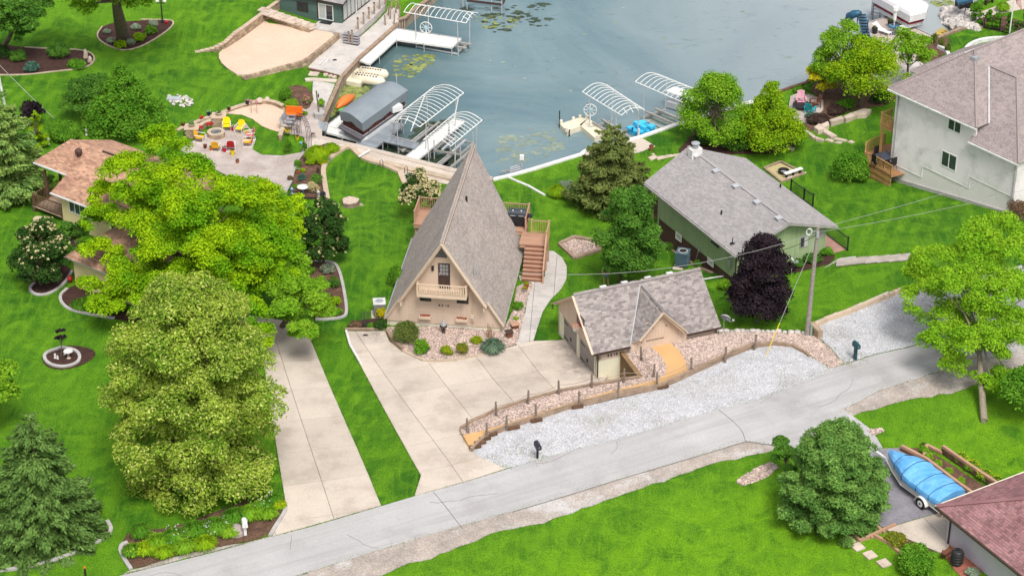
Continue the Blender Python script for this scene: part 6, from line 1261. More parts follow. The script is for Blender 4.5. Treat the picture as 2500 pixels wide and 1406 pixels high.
for x,y in((842,313),(876,321)):p=P(x,y,.6);MB().lathe(p,[(.07,-1.2),(.07,.7),(.03,.74)],8).bd('guide_post','white',wl_)
for x,y,z1 in((923,308,2.6),(970,262,3.4)):p=P(x,y,.5);MB().tube([(p.x,p.y,-.6),(p.x,p.y,z1)],.05,6).bd('post','alu',wl_)
MB().beam(P(893,327,.55),P(975,268,.55),.14,.16).bd('side_beam','alu',wl_);MB().beam(P(905,330,.25),P(960,292,.25),.1,.12).bd('side_beam','liftm',wl_)
kf=thing('kayak','bright orange kayak lying upside down at the sea wall','kayak',P(843,250,.6));a,b=P(822,265,.7),P(865,236,.7);d=(b-a);mb=MB();pts=[a.lerp(b,t)+Ve((0,0,.16*msn(PI*t)))for t in[i/10 for i in range(11)]];mb.tube(pts,[.05+.36*msn(PI*min(.999,max(.001,i/10)))**.7 for i in range(11)],10);mb.bd('hull','orangek' if 'orangek' in M else M.setdefault('orangek',mat('orange_plastic',(.80,.21,.05),(.74,.18,.04),2,rough=.4)),kf,smooth=True);MB().beam(a.lerp(b,.02)+Ve((0,0,.32)),b.lerp(a,.02)+Ve((0,0,.3)),.05,.05).bd('keel','orangek',kf)
gk=thing('kayak','bright green kayak tip poking out below the orange kayak','kayak',P(835,262,.5));MB().tube([P(826,271,.5),P(836,264,.5),P(850,254,.5)],[.04,.18,.25],8).bd('hull',mat('green_plastic',(.12,.62,.08)),gk,smooth=True)
wf=thing('float_port','cream plastic float platform with two rounded ramps and black studs','float',P(895,190,.2));deck_poly(wf,[(868,166),(898,171),(880,205),(845,198),(850,188)],.35,'floatc',.35,'platform')
for(x0,y0),(x1,y1),k in(((880,174),(948,184),0),((862,190),(940,201),1)):
 a,b=P(x0,y0,.22),P(x1,y1,.22);MB().tube([a,a.lerp(b,.5),a.lerp(b,.9),b],[.42,.48,.42,.15],10).bd('ramp_lobe','floatc',wf,smooth=True)
 for i in range(8):
  for sd_ in(-.16,.16):p=a.lerp(b,.12+i*.09);MB().box((p.x+sd_*.3,p.y+sd_*1.0,.66),(.12,.09,.06),.2).bd('stud','dark',wf)
bf_=thing('float_dock','L-shaped beige float dock on the right shore','dock',P(1430,310,.2))
for pts in([(1367,303),(1415,287),(1436,289),(1418,308),(1384,320)],[(1415,305),(1436,289),(1487,324),(1452,337)]):deck_poly(bf_,pts,.42,'floatc',.45,'float_section')
for x,y in((1370,300),(1383,318),(1400,293),(1416,288),(1432,290)):p=P(x,y,.42);MB().lathe(p,[(.12,-.1),(.12,.22),(.05,.26)],8).bd('corner_cap','floatc',bf_)
for x,y,hh in((1366,302,1.4),(1384,322,.6),(1390,325,.6)):p=P(x,y,.3);MB().tube([(p.x,p.y,-.8),(p.x,p.y,hh)],.05,6).bd('pile','dark',bf_)
pb=thing('pedal_boat','bright blue pedal boat moored at the white sea wall','pedal boat',P(1570,315,.2));M['cyan']=mat('bright_blue_plastic',(.06,.55,.85),(.05,.48,.78),2,rough=.35)
q=W2([(1535,315),(1562,327),(1600,314),(1574,301)],.35);MB().slab(q,.4).bd('hull','cyan',pb);c=sum(q,Vector())/4
e1=(q[1]-q[0]).normalized();e2=(q[3]-q[0]).normalized()
for a,b,dz,d in((-.2,0,.3,(.35,1.3,.3)),(.45,.45,.2,(.5,.5,.22)),(.45,-.45,.2,(.5,.5,.22)),(-.7,.5,.12,(.5,.4,.12)),(-.7,-.5,.12,(.5,.4,.12))):MB().box(c+e2*a+e1*b+Ve((0,0,dz)),d,math.atan2(e2.y,e2.x)).bd('seat','cyan',pb)
MB().lathe(c+e2*-1.0+Ve((0,0,.05)),[(.05,0),(.05,.35)],6).bd('rudder_post','dark',pb)
MB().lathe(P(1559,329,.5),[(.09,-.5),(.09,.5)],8).bd('bumper_post','white',pb)
jl=thing('jet_ski_lift','small grey watercraft lift at the corner of the lake','lift',P(1262,415,.5));
for f in(0,.35,.7):MB().beam(P(1245,410+f*14,.7),P(1272,402+f*14,.7),.1,.06).bd('rack_bar','alu',jl)
MB().beam(P(1222,420,.4),P(1262,412,.5),.12,.08).bd('arm','liftm',jl);p=P(1274,412,.6);MB().tube([(p.x,p.y,-.8),(p.x,p.y,1.4)],.06,6).bd('post','alu',jl);MB().box((p.x,p.y,1.55),(.3,.3,.35)).bd('winch_box','white',jl)
for x,y,lb in((928,408,'small bent grab rail on the lakeside patio, left'),(988,424,'small bent grab rail on the lakeside patio, right')):
 p=G(x,y);o=MB().tube([p,p+Ve((0,0,.5)),p+Ve((.12,0,.62)),p+Ve((.22,0,.5)),p+Ve((.22,0,0))],.025,5).bd('grab_rail','brownm');tag(o,lb,'rail')
p=G(905,398);a=G(870,384,.3);tag(MB().beam(P(876,383,1.3),P(903,366,1.3),.12,.06).bd('loose_pole','white'),'white pole leaning between patio and grey dock','pole')
wb=thing('covered_boat','red boat under a white cover on a lift at the upper right','boat',P(2200,30,.6));q=W2([(2128,-12),(2180,-22),(2267,14),(2262,30),(2222,40)],2.6);c=sum(q,Vector())/5
top_=[c+(p-c)*.9+Ve((0,0,.25))for p in q];mb=MB();n=5;ar=(q[1]-q[0]).cross(q[2]-q[0]).z;mb.add(top_+q+[c+(p-c)*.97-Ve((0,0,.62))for p in q],[tuple(range(n))]+[(i,(i+1)%n,n+(i+1)%n,n+i)for i in range(n)]+[(n+i,n+(i+1)%n,2*n+(i+1)%n,2*n+i)for i in range(n)]);mb.bd('cover',mat('white_cover',(.74,.73,.74),(.66,.65,.68),2,rough=.6,bump=.2,bscale=4),wb)
MB().slab([c+(p-c)*.9-Ve((0,0,.55))for p in q],.35).bd('hull',mat('crimson_hull',(.25,.015,.03),None,3,rough=.25),wb);MB().slab([c+(p-c)*.86-Ve((0,0,.95))for p in q],.3).bd('hull_bottom','alu',wb)
q=W2([(2214,48),(2262,36),(2258,44),(2220,56)],1.1);MB().slab(q,.1).bd('swim_platform','floatc',wb)
l2=thing('boat_lift','dark posts and white beams of the lift under the white covered boat','boat lift',P(2170,30,0))
for y in(0,8,16):MB().beam(P(2130,12+y,1.2-y*.04),P(2215,52+y*.4,1.2-y*.04),.12,.12).bd('side_beam','alu',l2)
for x,y in((2130,10),(2150,22),(2205,48),(2132,22)):p=P(x,y,1);MB().tube([(p.x,p.y,-.8),(p.x,p.y,1.9)],.07,6).bd('post','gwood',l2)
tdk=thing('dock','wide pinkish wood deck at the upper right shore with lounge chairs','dock',P(2190,100,1));M['pdeck']=mat('pale_pink_deck',(.50,.42,.38),(.44,.37,.34),1.2,rough=.8,fine=.08,island=.06)
boards_quad(tdk,(2112,60),(2170,41),(2282,92),(2215,160),14,1.05,'pdeck');boards_quad(tdk,(2112,60),(2213,158),(2170,170),(2085,110),14,1.04,'pdeck')
sld=thing('water_slide','dark blue curved water slide behind the tall cypress','slide',P(2095,80,1));M['bluep']=mat('dark_blue_plastic',(.03,.11,.19),None,3,rough=.4)
MB().beam(P(2104,36,2.6),P(2116,96,1.2),.7,.1).bd('ladder_panel','bluep',sld)
for i in range(8):p=P(2104+i*1.6,38+i*7.2,2.7-i*.17);MB().box(p+Ve((0,-.05,.06)),(.55,.12,.06)).bd('step','dark',sld)
MB().tube([P(2104,34,2.7),P(2096,33,2.7),P(2085,35,2.6),P(2074,40,2.2),P(2072,50,1.4)],[.16,.3,.34,.34,.34],8).bd('chute','bluep',sld,smooth=True)
for(x,y),z in(((2116,90),1.2),((2092,66),1.3)):p=P(x,y,z);MB().tube([(p.x,p.y,.8),(p.x,p.y,2.7)],.05,6).bd('support_post','bluep',sld)
def umbrella(label,p,hh=2.2,closed=True,m='white'):
 u=thing('umbrella',label,'umbrella',p);MB().tube([p,p+Ve((0,0,hh))],.03,6).bd('pole','white',u)
 if closed:MB().lathe(p,[(.05,hh*.45),(.13,hh*.55),(.16,hh*.82),(.28,hh*.9),(.26,hh*1.02),(.05,hh*1.06)],8).bd('canopy',m,u)
 return u
umbrella('closed white umbrella standing over the deck table',P(2181,84,1.06),2.4)
def lounge(label,p,rz,m='white'):
 o=thing('lounge_chair',label,'lounge chair',p,rz);MB().box((0,0,.32),(1.2,.6,.05)).bd('seat',m,o,local=True);MB().box((-.8,0,.52),(.7,.6,.05),0,0,.6).bd('backrest',m,o,local=True)
 for x in(-.5,.5):
  for y in(-.25,.25):MB().box((x,y,.15),(.05,.05,.32)).bd('leg',m,o,local=True)
 return o
lounge('white lounge chair left of the umbrella',P(2160,84,1.05),-.7);lounge('white lounge chair right of the umbrella',P(2200,76,1.05),.5)
tb=thing('patio_table','dark round table under the closed umbrella','table',P(2180,82,1.05));b=P(2180,84,1.05);MB().lathe(b,[(.5,.68),(.5,.72)],16).bd('table_top','bluep',tb);MB().lathe(b,[(.2,0),(.05,.05),(.05,.68)],8).bd('pedestal','bluep',tb)
for x,y,lb in((2135,82,'dark planter left on the upper right deck'),(2173,65,'dark planter behind the lounge chairs')):p=P(x,y,1.05);t=thing('planter',lb,'planter',p);MB().lathe(p,[(.18,0),(.26,.5),(.22,.52)],10).bd('pot','dark',t);shrub('',p+Ve((0,0,.45)),14,10,'lf_azalea',90,.1,parent=t)
fg=thing('flagpole','white flagpole with american flag at the upper right edge','flagpole',G(2463,95));p=G(2463,95);tp=P(2490,-25,5.0);ht_=7.0;MB().tube([p,p+Ve((.1,0,ht_))],[.06,.035],8).bd('pole','white',fg)
def stripe_flag():
 o=p+Ve((.1,0,0));fl=bpy.data.objects.new('flag',None);z0=zat(o,2);W_,H_=1.5,1.0
 def pt(s,t):return o+Ve((.05+s*.62+.10*msn(t*3+s*4),-.12*msn(s*5+t*2),z0-t*1.0-s*1.05+.0))
 for k in range(13):
  mb=MB();t0,t1=k/13,(k+1)/13;s0=.42 if k<7 else 0.
  for i in range(6):a,b=s0+(1-s0)*i/6,s0+(1-s0)*(i+1)/6;mb.add([pt(a,t0),pt(b,t0),pt(b,t1),pt(a,t1)],[(0,1,2,3)])
  mb.bd('stripe',M.setdefault('fr',mat('flag_red',(.5,.03,.05)))if k%2==0 else 'white',fg)
 mb=MB()
 for i in range(3):a,b=.42*i/3,.42*(i+1)/3;mb.add([pt(a,0),pt(b,0),pt(b,7/13),pt(a,7/13)],[(0,1,2,3)])
 cn=mb.bd('blue_field',mat('flag_blue',(.03,.05,.22)),fg)
 st=MB()
 for i in range(5):
  for j in range(4):q=pt(.05+i*.08,.06+j*.125);st.box(q+Ve((0,-.02,0)),(.03,.01,.03))
 st.bd('stars','white',cn)
 bpy.data.objects.remove(fl)
stripe_flag()
bf=thing('metal_fence','black metal fence on the upper right lawn','fence',G(2370,50));railing(px([(2355,40),(2380,55),(2402,70),(2440,78),(2475,86),(2510,92)]),1.1,'dark',bf,sp=.2,bal=.02,post=.07)
bn=thing('bench','dark wooden bench on the upper right path','bench',G(2410,12));a,b=G(2404,14),G(2424,6);MB().beam(a+Ve((0,0,.45)),b+Ve((0,0,.45)),.35,.06).bd('seat','brownm',bn)
for t in(.1,.9):MB().box(a.lerp(b,t)+Ve((0,0,.22)),(.08,.3,.45),.4).bd('leg','brownm',bn)
bk=thing('dock','dark covered dock cut by the top edge beside the white rocks','dock',P(2355,2,.8));MB().slab(W2([(2330,-8),(2358,-14),(2376,-2),(2340,8)],2.4),.2).bd('roof','bluep',bk);MB().slab(W2([(2332,0),(2360,-6),(2376,6),(2344,16)],1.2),.5).bd('deck_box','dark',bk)
for x,y in((2334,4),(2345,12),(2374,2)):p=P(x,y,1.2);MB().tube([(p.x,p.y,-.6),(p.x,p.y,2.4)],.06,6).bd('post','brownm',bk)
tl=thing('boat_lift','dark empty lift frame cut by the top edge in the middle of the lake','boat lift',P(1210,0,.6));
for a,b in(((1140,2),(1225,12)),((1165,-6),(1232,2)),((1140,2),(1165,-6)),((1225,12),(1232,2))):MB().beam(P(*a,.8),P(*b,.8),.14,.16).bd('frame_beam','brownm',tl)
for x,y in((1140,2),(1225,12),(1200,8),(1130,-2)):p=P(x,y,.8);MB().tube([(p.x,p.y,-.6),(p.x,p.y,2.5)],.05,6).bd('post','alu',tl)
def metal_chair(label,px_,py_,rz,col,frame='white'):
 b=G(px_,py_,.03)if not isinstance(px_,Vector)else px_;o=thing('metal_lawn_chair',label,'chair',b,rz,'metal lawn chairs round the fire ring')
 MB().hexa([(-.27,-.28,.38),(.27,-.28,.38),(.27,.25,.34),(-.27,.25,.34)],[(-.27,-.28,.42),(.27,-.28,.42),(.27,.25,.38),(-.27,.25,.38)]).bd('seat',col,o,local=True)
 mb=MB();n=6
 for i in range(n):
  a0,a1=PI*i/n,PI*(i+1)/n
  mb.hexa([(-.28*mc(a0),.24+.08*msn(0),.42),(-.28*mc(a1),.24,.42),(-.28*mc(a1),.28,.42),(-.28*mc(a0),.28,.42)],[(-.28*mc(a0),.36,.78+.16*msn(a0)),(-.28*mc(a1),.36,.78+.16*msn(a1)),(-.28*mc(a1),.4,.78+.16*msn(a1)),(-.28*mc(a0),.4,.78+.16*msn(a0))])
 mb.bd('backrest',col,o,local=True)
 for s in(-1,1):MB().tube([(s*.3,.36,.62),(s*.32,-.28,.6),(s*.32,-.34,.5),(s*.31,-.3,.04),(s*.3,.3,.02),(s*.3,.4,.06)],.025,6).bd('arm_leg_tube',frame,o,local=True)
 MB().tube([(-.3,.4,.06),(.3,.4,.06)],.022,5).bd('cross_tube',frame,o,local=True);return o
M['yel']=mat('yellow_enamel',(.80,.62,.01),(.74,.56,.01),2,rough=.4);M['amber']=mat('amber_enamel',(.82,.42,.01),None,2,rough=.4);M['redc']=mat('red_enamel',(.45,.015,.02),None,2,rough=.4);M['pinkc']=mat('pink_enamel',(.62,.12,.2),None,2,rough=.4);M['navy']=mat('navy_glaze',(.015,.025,.06),None,2,rough=.25);M['pred']=mat('crimson_glaze',(.48,.01,.045),None,2,rough=.3);M['maroon']=mat('maroon_glaze',(.13,.015,.02),None,2,rough=.3);M['terra']=mat('terracotta',(.40,.12,.06),None,2,rough=.8);M['orangep']=mat('orange_glaze',(.72,.16,.01),None,2,rough=.4)
metal_chair('yellow metal lawn chair facing out beside the stone pillar',554,318,.1,'yel');metal_chair('yellow chair with orange cushion right of the crimson pot',586,324,-.35,'yel');metal_chair('amber metal chair alone at the left of the fire ring',489,346,1.35,'amber')
metal_chair('amber chair with its back to the maple, between two pots',528,368,3.0,'amber');metal_chair('red metal chair beside the yellow pot',564,366,3.2,'redc');metal_chair('pink metal chair at the right side of the fire patio',610,340,-1.3,'pinkc');metal_chair('amber and orange chair at the right side of the fire patio',604,356,-1.5,'amber')
def pot(label,px_,py_,w_,hh,m,plant='lf_mid',fl=None,z=None,name='flower_pot',ph=.6):
 b=(G(px_,py_,.04)if z is None else P(px_,py_,z));s=scl(b);r=w_/2/s;H_=hh/s/_c*.8;o=thing(name,label,'flower pot',b);MB().lathe(b,[(r*.68,0),(r*.95,H_*.82),(r*1.08,H_*.84),(r*1.08,H_),(r*.9,H_),(r*.85,H_*.9)],14,False).lathe(b,[(r*.88,H_*.88),(.01,H_*.9)],14,False).bd('pot',m,o)
 if plant:shrub('',b+Ve((0,0,H_*.85)),w_*1.25,w_*ph,plant,160,.1,parent=o,accent=(fl,30,.08)if fl else None,k=5)
 return o
pot('crimson pot between the two yellow chairs',568,318,13,12,'pred','lf_mid','fl_white');pot('yellow pot right of the orange cushioned chair',602,328,13,13,'yel','lf_mid');pot('orange pot at the right edge of the fire patio',613,350,9,12,'orangep','lf_brown','fl_red')
pot('orange pot at the left of the lower chair row',516,367,9,11,'orangep','lf_mid');pot('crimson pot in the middle of the lower chair row',548,370,12,12,'pred','lf_brown','fl_white');pot('tall yellow pot at the right end of the lower chair row',568,378,12,14,'yel','lf_brown','fl_pink');pot('dark pot with a rusty plant at the maple edge',501,362,9,9,'maroon','lf_brown','fl_red')
pot('navy pot on the long low wall, nearest the sand pit',604,254,11,11,'navy','lf_grey','fl_orange',z=1.5);pot('maroon pot on the long low wall',559,269,10,9,'maroon','lf_mid','fl_white',z=1.5);pot('navy pot on the wall behind the stone pillar',510,282,12,11,'navy','lf_mid','fl_white',z=1.5)
pot('red bowl of flowers on the curved wall',492,290,10,6,'red',None,None,z=1.5);pot('red bowl further left on the curved wall',468,300,9,5,'red','lf_mid','fl_white',z=1.5);pot('maroon pot at the left end of the curved wall',447,307,11,9,'maroon','lf_mid',None,z=1.5)
pot('yellow planter bowl on a stand by the metal table',702,322,15,8,'yel','lf_brown',z=1.5);pot('small yellow pot at the foot of the garden arch',726,341,10,10,'yel','lf_brown');pot('terracotta pot at the lower corner of the sand pit wall',686,330,9,8,'terra','lf_brown');pot('dark grey pot at the corner of the grey boardwalk',764,335,10,9,'curb','lf_brown','fl_pink');pot('red pot with lush leaves at the paver garden edge',727,424,11,9,'terra','lf_mid','fl_white',ph=1.4)
pot('terracotta pot on the brown patio by the lake',1590,367,11,13,'terra','lf_brown');pot('round stone pot with yellow flowers beside the walk',1281,712,15,9,'curb','lf_yelgreen','fl_red');pot('red pot of chartreuse flowers behind the round stone pot',1286,702,12,8,'terra','lf_yelgreen','fl_red',ph=1.2);pot('rusty pot on the pavers below the fire patio',580,398,9,8,'terra','lf_brown');pot('red ornament pot beside the lamp post',407,60,8,8,'red',None);pot('blue glazed pot at the end of the small garden fence',789,480,12,11,'navy',None);pot('pale blue pot among rocks below the arch',736,354,8,7,'cyan2' if 'cyan2' in M else M.setdefault('cyan2',mat('pale_blue_glaze',(.22,.45,.62),None,2,rough=.4)),None)
fr2=thing('fire_ring','round stone fire ring in the centre of the paver patio','fire ring',G(528,332));b=G(528,332,.03)
for j in range(2):
 for i in range(16):a=(i+.5*j)*PI/8;shared_box('block','fr',(.25,.22,.15),'blk',fr2,(b.x+.56*mc(a),b.y+.56*msn(a),b.z+.08+j*.155),a+PI/2,.03)
MB().lathe(b,[(.68,.31),(.68,.38),(.4,.38),(.4,.31)],24,False).bd('cap_ring','cap',fr2);MB().lathe(b,[(.32,.3),(.32,.4),(.28,.4),(.28,.2)],16,False).bd('steel_insert','steel',fr2);MB().lathe(b,[(.4,.22),(.01,.24)],12,False).bd('ashes','brownm',fr2)
def pillar(label,x,y):
 b=G(x,y);t=thing('stone_pillar',label,'pillar',b)
 for j in range(4):
  for i in range(3):
   for k in range(2):shared_box('block','pl',(.3,.28,.17),'blk',t,(b.x+(i-1)*.31+(.05 if j%2 else-.05),b.y-.02+(k*.6-.3),b.z+.09+j*.175),0,.02)
  shared_box('block','pm',(.9,.34,.168),'blk',t,(b.x,b.y,b.z+.09+j*.175),0,0)
 MB().box((b.x,b.y,b.z+.75),(1.1,.98,.08)).bd('cap_stone','capo',t);return b
b1=pillar('stone pillar at the right end of the curved seat wall',536,304);b2=pillar('stone pillar at the left end of the curved seat wall',470,332)
for b,lb in((b1,'bowl of white flowers on the right stone pillar'),(b2,'bowl of white flowers on the left stone pillar')):t=thing('flower_bowl',lb,'flower bowl',b+Ve((0,0,.8)));MB().lathe(b+Ve((0,0,.79)),[(.14,0),(.26,.2),(.22,.2)],12).bd('bowl','cap',t);shrub('',b+Ve((0,0,.95)),16,12,'lf_mid',180,.1,parent=t,accent=('fl_white',30,.08))
sw=thing('seat_wall','curved stone seat wall with open baluster blocks behind the fire patio','wall',G(500,315));q=smoothc(px([(484,324),(497,314),(512,308),(526,303)]),1);q=resample(q,.32)
for a,b in zip(q[:-1],q[1:]):z=h(a.x,a.y);d=b-a;shared_box('block','sb',(.14,.25,.42),'blk',sw,(a.x,a.y,z+.24),math.atan2(d.y,d.x));shared_box('cap_stone','sc',(.36,.34,.08),'capo',sw,(a.x,a.y,z+.49),math.atan2(d.y,d.x))
for x,y,lb in((511,302,'long red planter box on the right of the seat wall'),(486,311,'small red planter box on the left of the seat wall')):p=P(x,y,h(*P(x,y+8,1.2)[:2])+.6);o=MB().box(p,(.5,.2,.14),.3).bd('planter_box','red');tag(o,lb,'planter box')
block_wall('long low curved wall between the upper lawn and the sand pit',[Ve((p.x,p.y))for p in smoothc([Ve((p.x,p.y))for p in W2([(432,318),(446,309),(468,301),(492,291),(520,281),(545,272),(575,260),(608,250),(640,243),(668,246),(690,256)],1.5)],1)],1.0,1.5,bl=.4,dp=.25)
block_wall('tan wall on the lakeside edge of the sand pit',W2([(700,278),(692,300),(684,322)],1.7),.95,1.5,bl=.4,dp=.25)
for x,y,lb in((613,278,'left pink lantern stake in the sand pit'),(627,279,'right pink lantern stake in the sand pit')):p=G(x+1,y);t=thing('lantern_stake',lb,'lantern',p);MB().tube([p,p+Ve((0,0,.95))],.02,5).bd('stake',M.setdefault('pk',mat('dusty_pink',(.55,.25,.28))),t);MB().lathe(p+Ve((0,0,.9)),[(.06,0),(.11,.12),(.11,.26),(.03,.3)],8).bd('lantern','pk',t)
p=G(1,1)
for(x,y),lb in(((568,243),'round boulder sitting on the wall above the sand pit'),((652,238),'small boulder behind the sand pit')):
 q_=P(x+66 if x==568 else x,y,1.6);o=MB().lathe((q_.x,q_.y,1.35),[(.2,0),(.3,.12),(.25,.28),(.1,.38)]if x==568 else[(.15,0),(.2,.1),(.15,.22),(.05,.28)],9).bd('boulder','stoneo');tag(o,lb,'boulder')
ob=thing('bench','bench with bright orange cushions on the lakeside patio','bench',G(718,292));b=G(718,293,.03);MB().box(b+Ve((0,0,.42)),(1.35,.5,.08),-.1).bd('seat','brownm',ob);MB().box(b+Ve((0,0,.5)),(1.3,.46,.1),-.1).bd('seat_cushion','orange',ob);MB().box(b+Ve((.03,.26,.78)),(1.3,.12,.5),-.1).bd('back_cushion','orange',ob)
for dx in(-.6,.6):
 for dy in(-.2,.2):MB().box(b+Ve((dx,dy,.2)),(.06,.06,.42)).bd('leg','steel',ob)
def adirondack(label,b,rz,m,grp=None):
 o=thing('adirondack_chair',label,'chair',b,rz,grp)
 for i in range(5):MB().box(((i-2)*.115,.34,.72),(.105,.03,.72-.08*abs(i-2)),0,-.35).bd('back_slat',m,o,local=True)
 for i in range(4):MB().box((0,-.28+i*.14,.36-i*.035),(.56,.125,.03),0,.25).bd('seat_slat',m,o,local=True)
 for s in(-1,1):MB().box((s*.36,-.05,.56),(.13,.68,.03)).bd('arm',m,o,local=True);MB().box((s*.32,-.32,.28),(.05,.09,.56)).bd('leg',m,o,local=True);MB().box((s*.32,.3,.28),(.05,.08,.56)).bd('leg',m,o,local=True)
 return o
M['greyp']=mat('grey_plastic',(.28,.28,.31),None,2,rough=.6);M['teale']=mat('turquoise_paint',(.02,.42,.48),None,2,rough=.5);M['pinkp']=mat('pink_painted_wood',(.62,.22,.34),(.66,.42,.48),3,rough=.6);M['brownw']=mat('brown_stained_wood',(.17,.07,.04),None,3,rough=.6)
adirondack('grey adirondack chair nearest the orange bench',G(709,303),1.5,'greyp');adirondack('grey adirondack chair in the middle of the patio row',G(704,311),1.5,'greyp');adirondack('dark grey adirondack chair behind the yellow planter bowl',G(699,318),1.4,'curb')
adirondack('pink and white adirondack chair at the brown fire patio',G(1955,255),.0,'pinkp');adirondack('brown adirondack chair at the brown fire patio',G(1990,262),-1.3,'brownw');adirondack('turquoise adirondack chair facing the black fire bowl',G(1977,277),2.6,'teale')
fb2=thing('fire_bowl','wide black fire bowl on the brown shore patio','fire bowl',G(1957,262));b=G(1957,264,.05);MB().lathe(b,[(.3,0),(.62,.22),(.72,.3),(.6,.3),(.3,.12)],18,False).lathe(b,[(.55,.26),(.01,.28)],14,False).bd('bowl','dark',fb2)
mt=thing('metal_table','round black wrought iron table with chairs by the arch','table',G(716,330));b=G(716,331,.03);MB().tube([b+Ve((.45*mc(a),.45*msn(a),.7))for a in[i*PI/8 for i in range(17)]],.02,5,False).bd('rim','brownm',mt)
for i in range(5):MB().tube([b+Ve((-.42+.0*i,(i-2)*.16,.7)),b+Ve((.42,(i-2)*.16,.7))],.012,4).bd('lattice_bar','brownm',mt)
for i in range(4):a=i*PI/2+.4;MB().tube([b+Ve((.4*mc(a),.4*msn(a),0)),b+Ve((.25*mc(a),.25*msn(a),.7))],.018,5).bd('leg','brownm',mt)
ar=thing('garden_arch','rusty brown metal garden arch with scrollwork','arch',G(745,345));a0,a1=G(720,318,0),G(750,365,0)
for k in range(4):
 off=Ve((.12*k,-.06*k,0));r0,r1=a0.lerp(a1,.15)+off,a1+off;pts=[r0]+[r0.lerp(r1,.5-.5*mc(t))+Ve((0,0,1.4+.75*msn(t)))for t in[i*PI/8 for i in range(9)]]+[r1];MB().tube(pts,.018,4).bd('hoop','brownm',ar)
for i in range(6):t=i*PI/7+.3;c=a0.lerp(a1,.15).lerp(a1,.5-.5*mc(t))+Ve((0,0,1.4+.75*msn(t)));MB().tube([c,c+Ve((.36,-.18,0))],.014,4).bd('rung','brownm',ar)
lp=thing('lamp_pole','short dark pole with hook rising from a grey octagonal box','pole',G(780,288));b=G(780,288);MB().tube([b,b+Ve((-.15,0,2.3))],.06,7).bd('pole','logpost',lp);MB().lathe(b+Ve((-.0,0,1.7)),[(.02,0),(.06,.2),(.02,.4)],6).bd('hook_ornament','dark',lp);MB().lathe(b,[(.42,0),(.45,.5),(.3,.52)],8).bd('planter_box','curb',lp)
lp=thing('street_lamp','black lamp post with two white globes in the tree bed','lamp',G(397,56));b=G(397,56);MB().lathe(b,[(.18,0),(.12,.2),(.06,.3),(.045,2.0),(.05,2.05)],10).bd('post','dark',lp);MB().beam(b+Ve((-.3,0,1.75)),b+Ve((.3,0,1.75)),.05,.05).bd('crossbar','dark',lp)
for s in(-1,1):
 g_=MB().lathe(b+Ve((s*.3,0,1.78)),[(.05,0),(.15,.1),(.16,.2),(.1,.32),(.02,.35)],12).bd('globe','white',lp,smooth=True)
MB().lathe(b+Ve((0,0,2.02)),[(.05,0),(.16,.1),(.16,.2),(.08,.32)],12).bd('globe','white',lp,smooth=True)
st=thing('tree_stump','wide pale tree stump on the lawn left of the A-frame','stump',G(856,500));b=G(856,500);prof=MB();n=18;rr_=[.62*ru(.88,1.1)for _ in range(n)];o0=len(prof.v)
for zz,k in((-.1,1.12),(.1,1.02),(.36,.97)):
 for i in range(n):a=i*2*PI/n;prof.v.append((b.x+rr_[i]*k*mc(a),b.y+rr_[i]*k*msn(a),b.z+zz))
for l in range(2):
 for i in range(n):prof.f.append((l*n+i,l*n+(i+1)%n,(l+1)*n+(i+1)%n,(l+1)*n+i))
prof.bd('bark_side',mat('stump_bark',(.26,.19,.15),(.14,.10,.08),5,rough=1,fine=.35,fscale=14),st);MB().prism([(b.x+rr_[i]*.965*mc(i*2*PI/n),b.y+rr_[i]*.965*msn(i*2*PI/n))for i in range(n)],b.z+.3,b.z+.365).bd('cut_top',mat('cut_wood',(.58,.46,.37),(.46,.36,.29),4,rough=.9,fine=.2,fscale=12),st)
for x,y,r in((877,497,.12),(880,501,.1)):p=G(x,y,.03);MB().box(p,(.5,.08,.06),-.3).bd('wood_chip','cap',st)
rk=thing('rock_pond','pile of pale rocks with a sunken grey tub on the upper lawn','rock pile',G(440,250));
for i in range(110):
 x=405+70*random.random();y=232+31*random.random();e=((x-440)/36)**2+((y-247-(x-440)*.12)/14)**2
 if e>1 or((x-424)/15)**2+((y-241)/7)**2<1:continue
 p=G(x,y);o=bpy.data.objects.new('rock',proto.data);COL.objects.link(o);o.parent=rk;o['_o']=rk['_o'];o.location=p-Vector(rk['_o']);o.rotation_euler=(ru(-.3,.3),ru(-.3,.3),ru(0,6));s=ru(.4,.85);o.scale=(s,s*.8,s*.8)
b=G(424,242,.05);MB().hexa([b+Ve((-.55,-.2,0)),b+Ve((.5,-.35,0)),b+Ve((.55,.2,0)),b+Ve((-.45,.3,0))],[b+Ve((-.55,-.2,.12)),b+Ve((.5,-.35,.12)),b+Ve((.55,.2,.12)),b+Ve((-.45,.3,.12))]).bd('tub',mat('pale_grey_tub',(.42,.46,.48)),rk)
for x,y,lb,hh in((209,142,'tall narrow standing stone in the upper left bed',.75),(219,152,'lower standing stone in the upper left bed',.5)):p=G(x,y);o=MB().tube([p,p+Ve((.05,0,hh*.6)),p+Ve((.02,0,hh))],[.2,.17,.08],7).bd('standing_stone','stoneo');tag(o,lb,'stone')
sap=[('white garden statue in the ring bed',135,874,.1,.35),('white and blue ornament at the left of the ring bed',141,876,.08,.25),('small white figure beside the birdbath',158,866,.08,.3)]
for lb,x,y,r,hh in sap:p=G(x,y,.03);o=MB().lathe(p,[(r,0),(r*.6,hh*.4),(r*.8,hh*.7),(r*.3,hh)],8).bd('garden_statue','wtrim');tag(o,lb,'ornament')
bb=thing('birdbath','pale birdbath in the round sapling bed','birdbath',G(168,872));b=G(168,874,.03);MB().lathe(b,[(.16,0),(.06,.1),(.06,.45)],10).bd('pedestal','cap',bb);MB().lathe(b,[(.08,.44),(.3,.52),(.28,.54),(.05,.48)],14).bd('bowl','wtrim',bb)
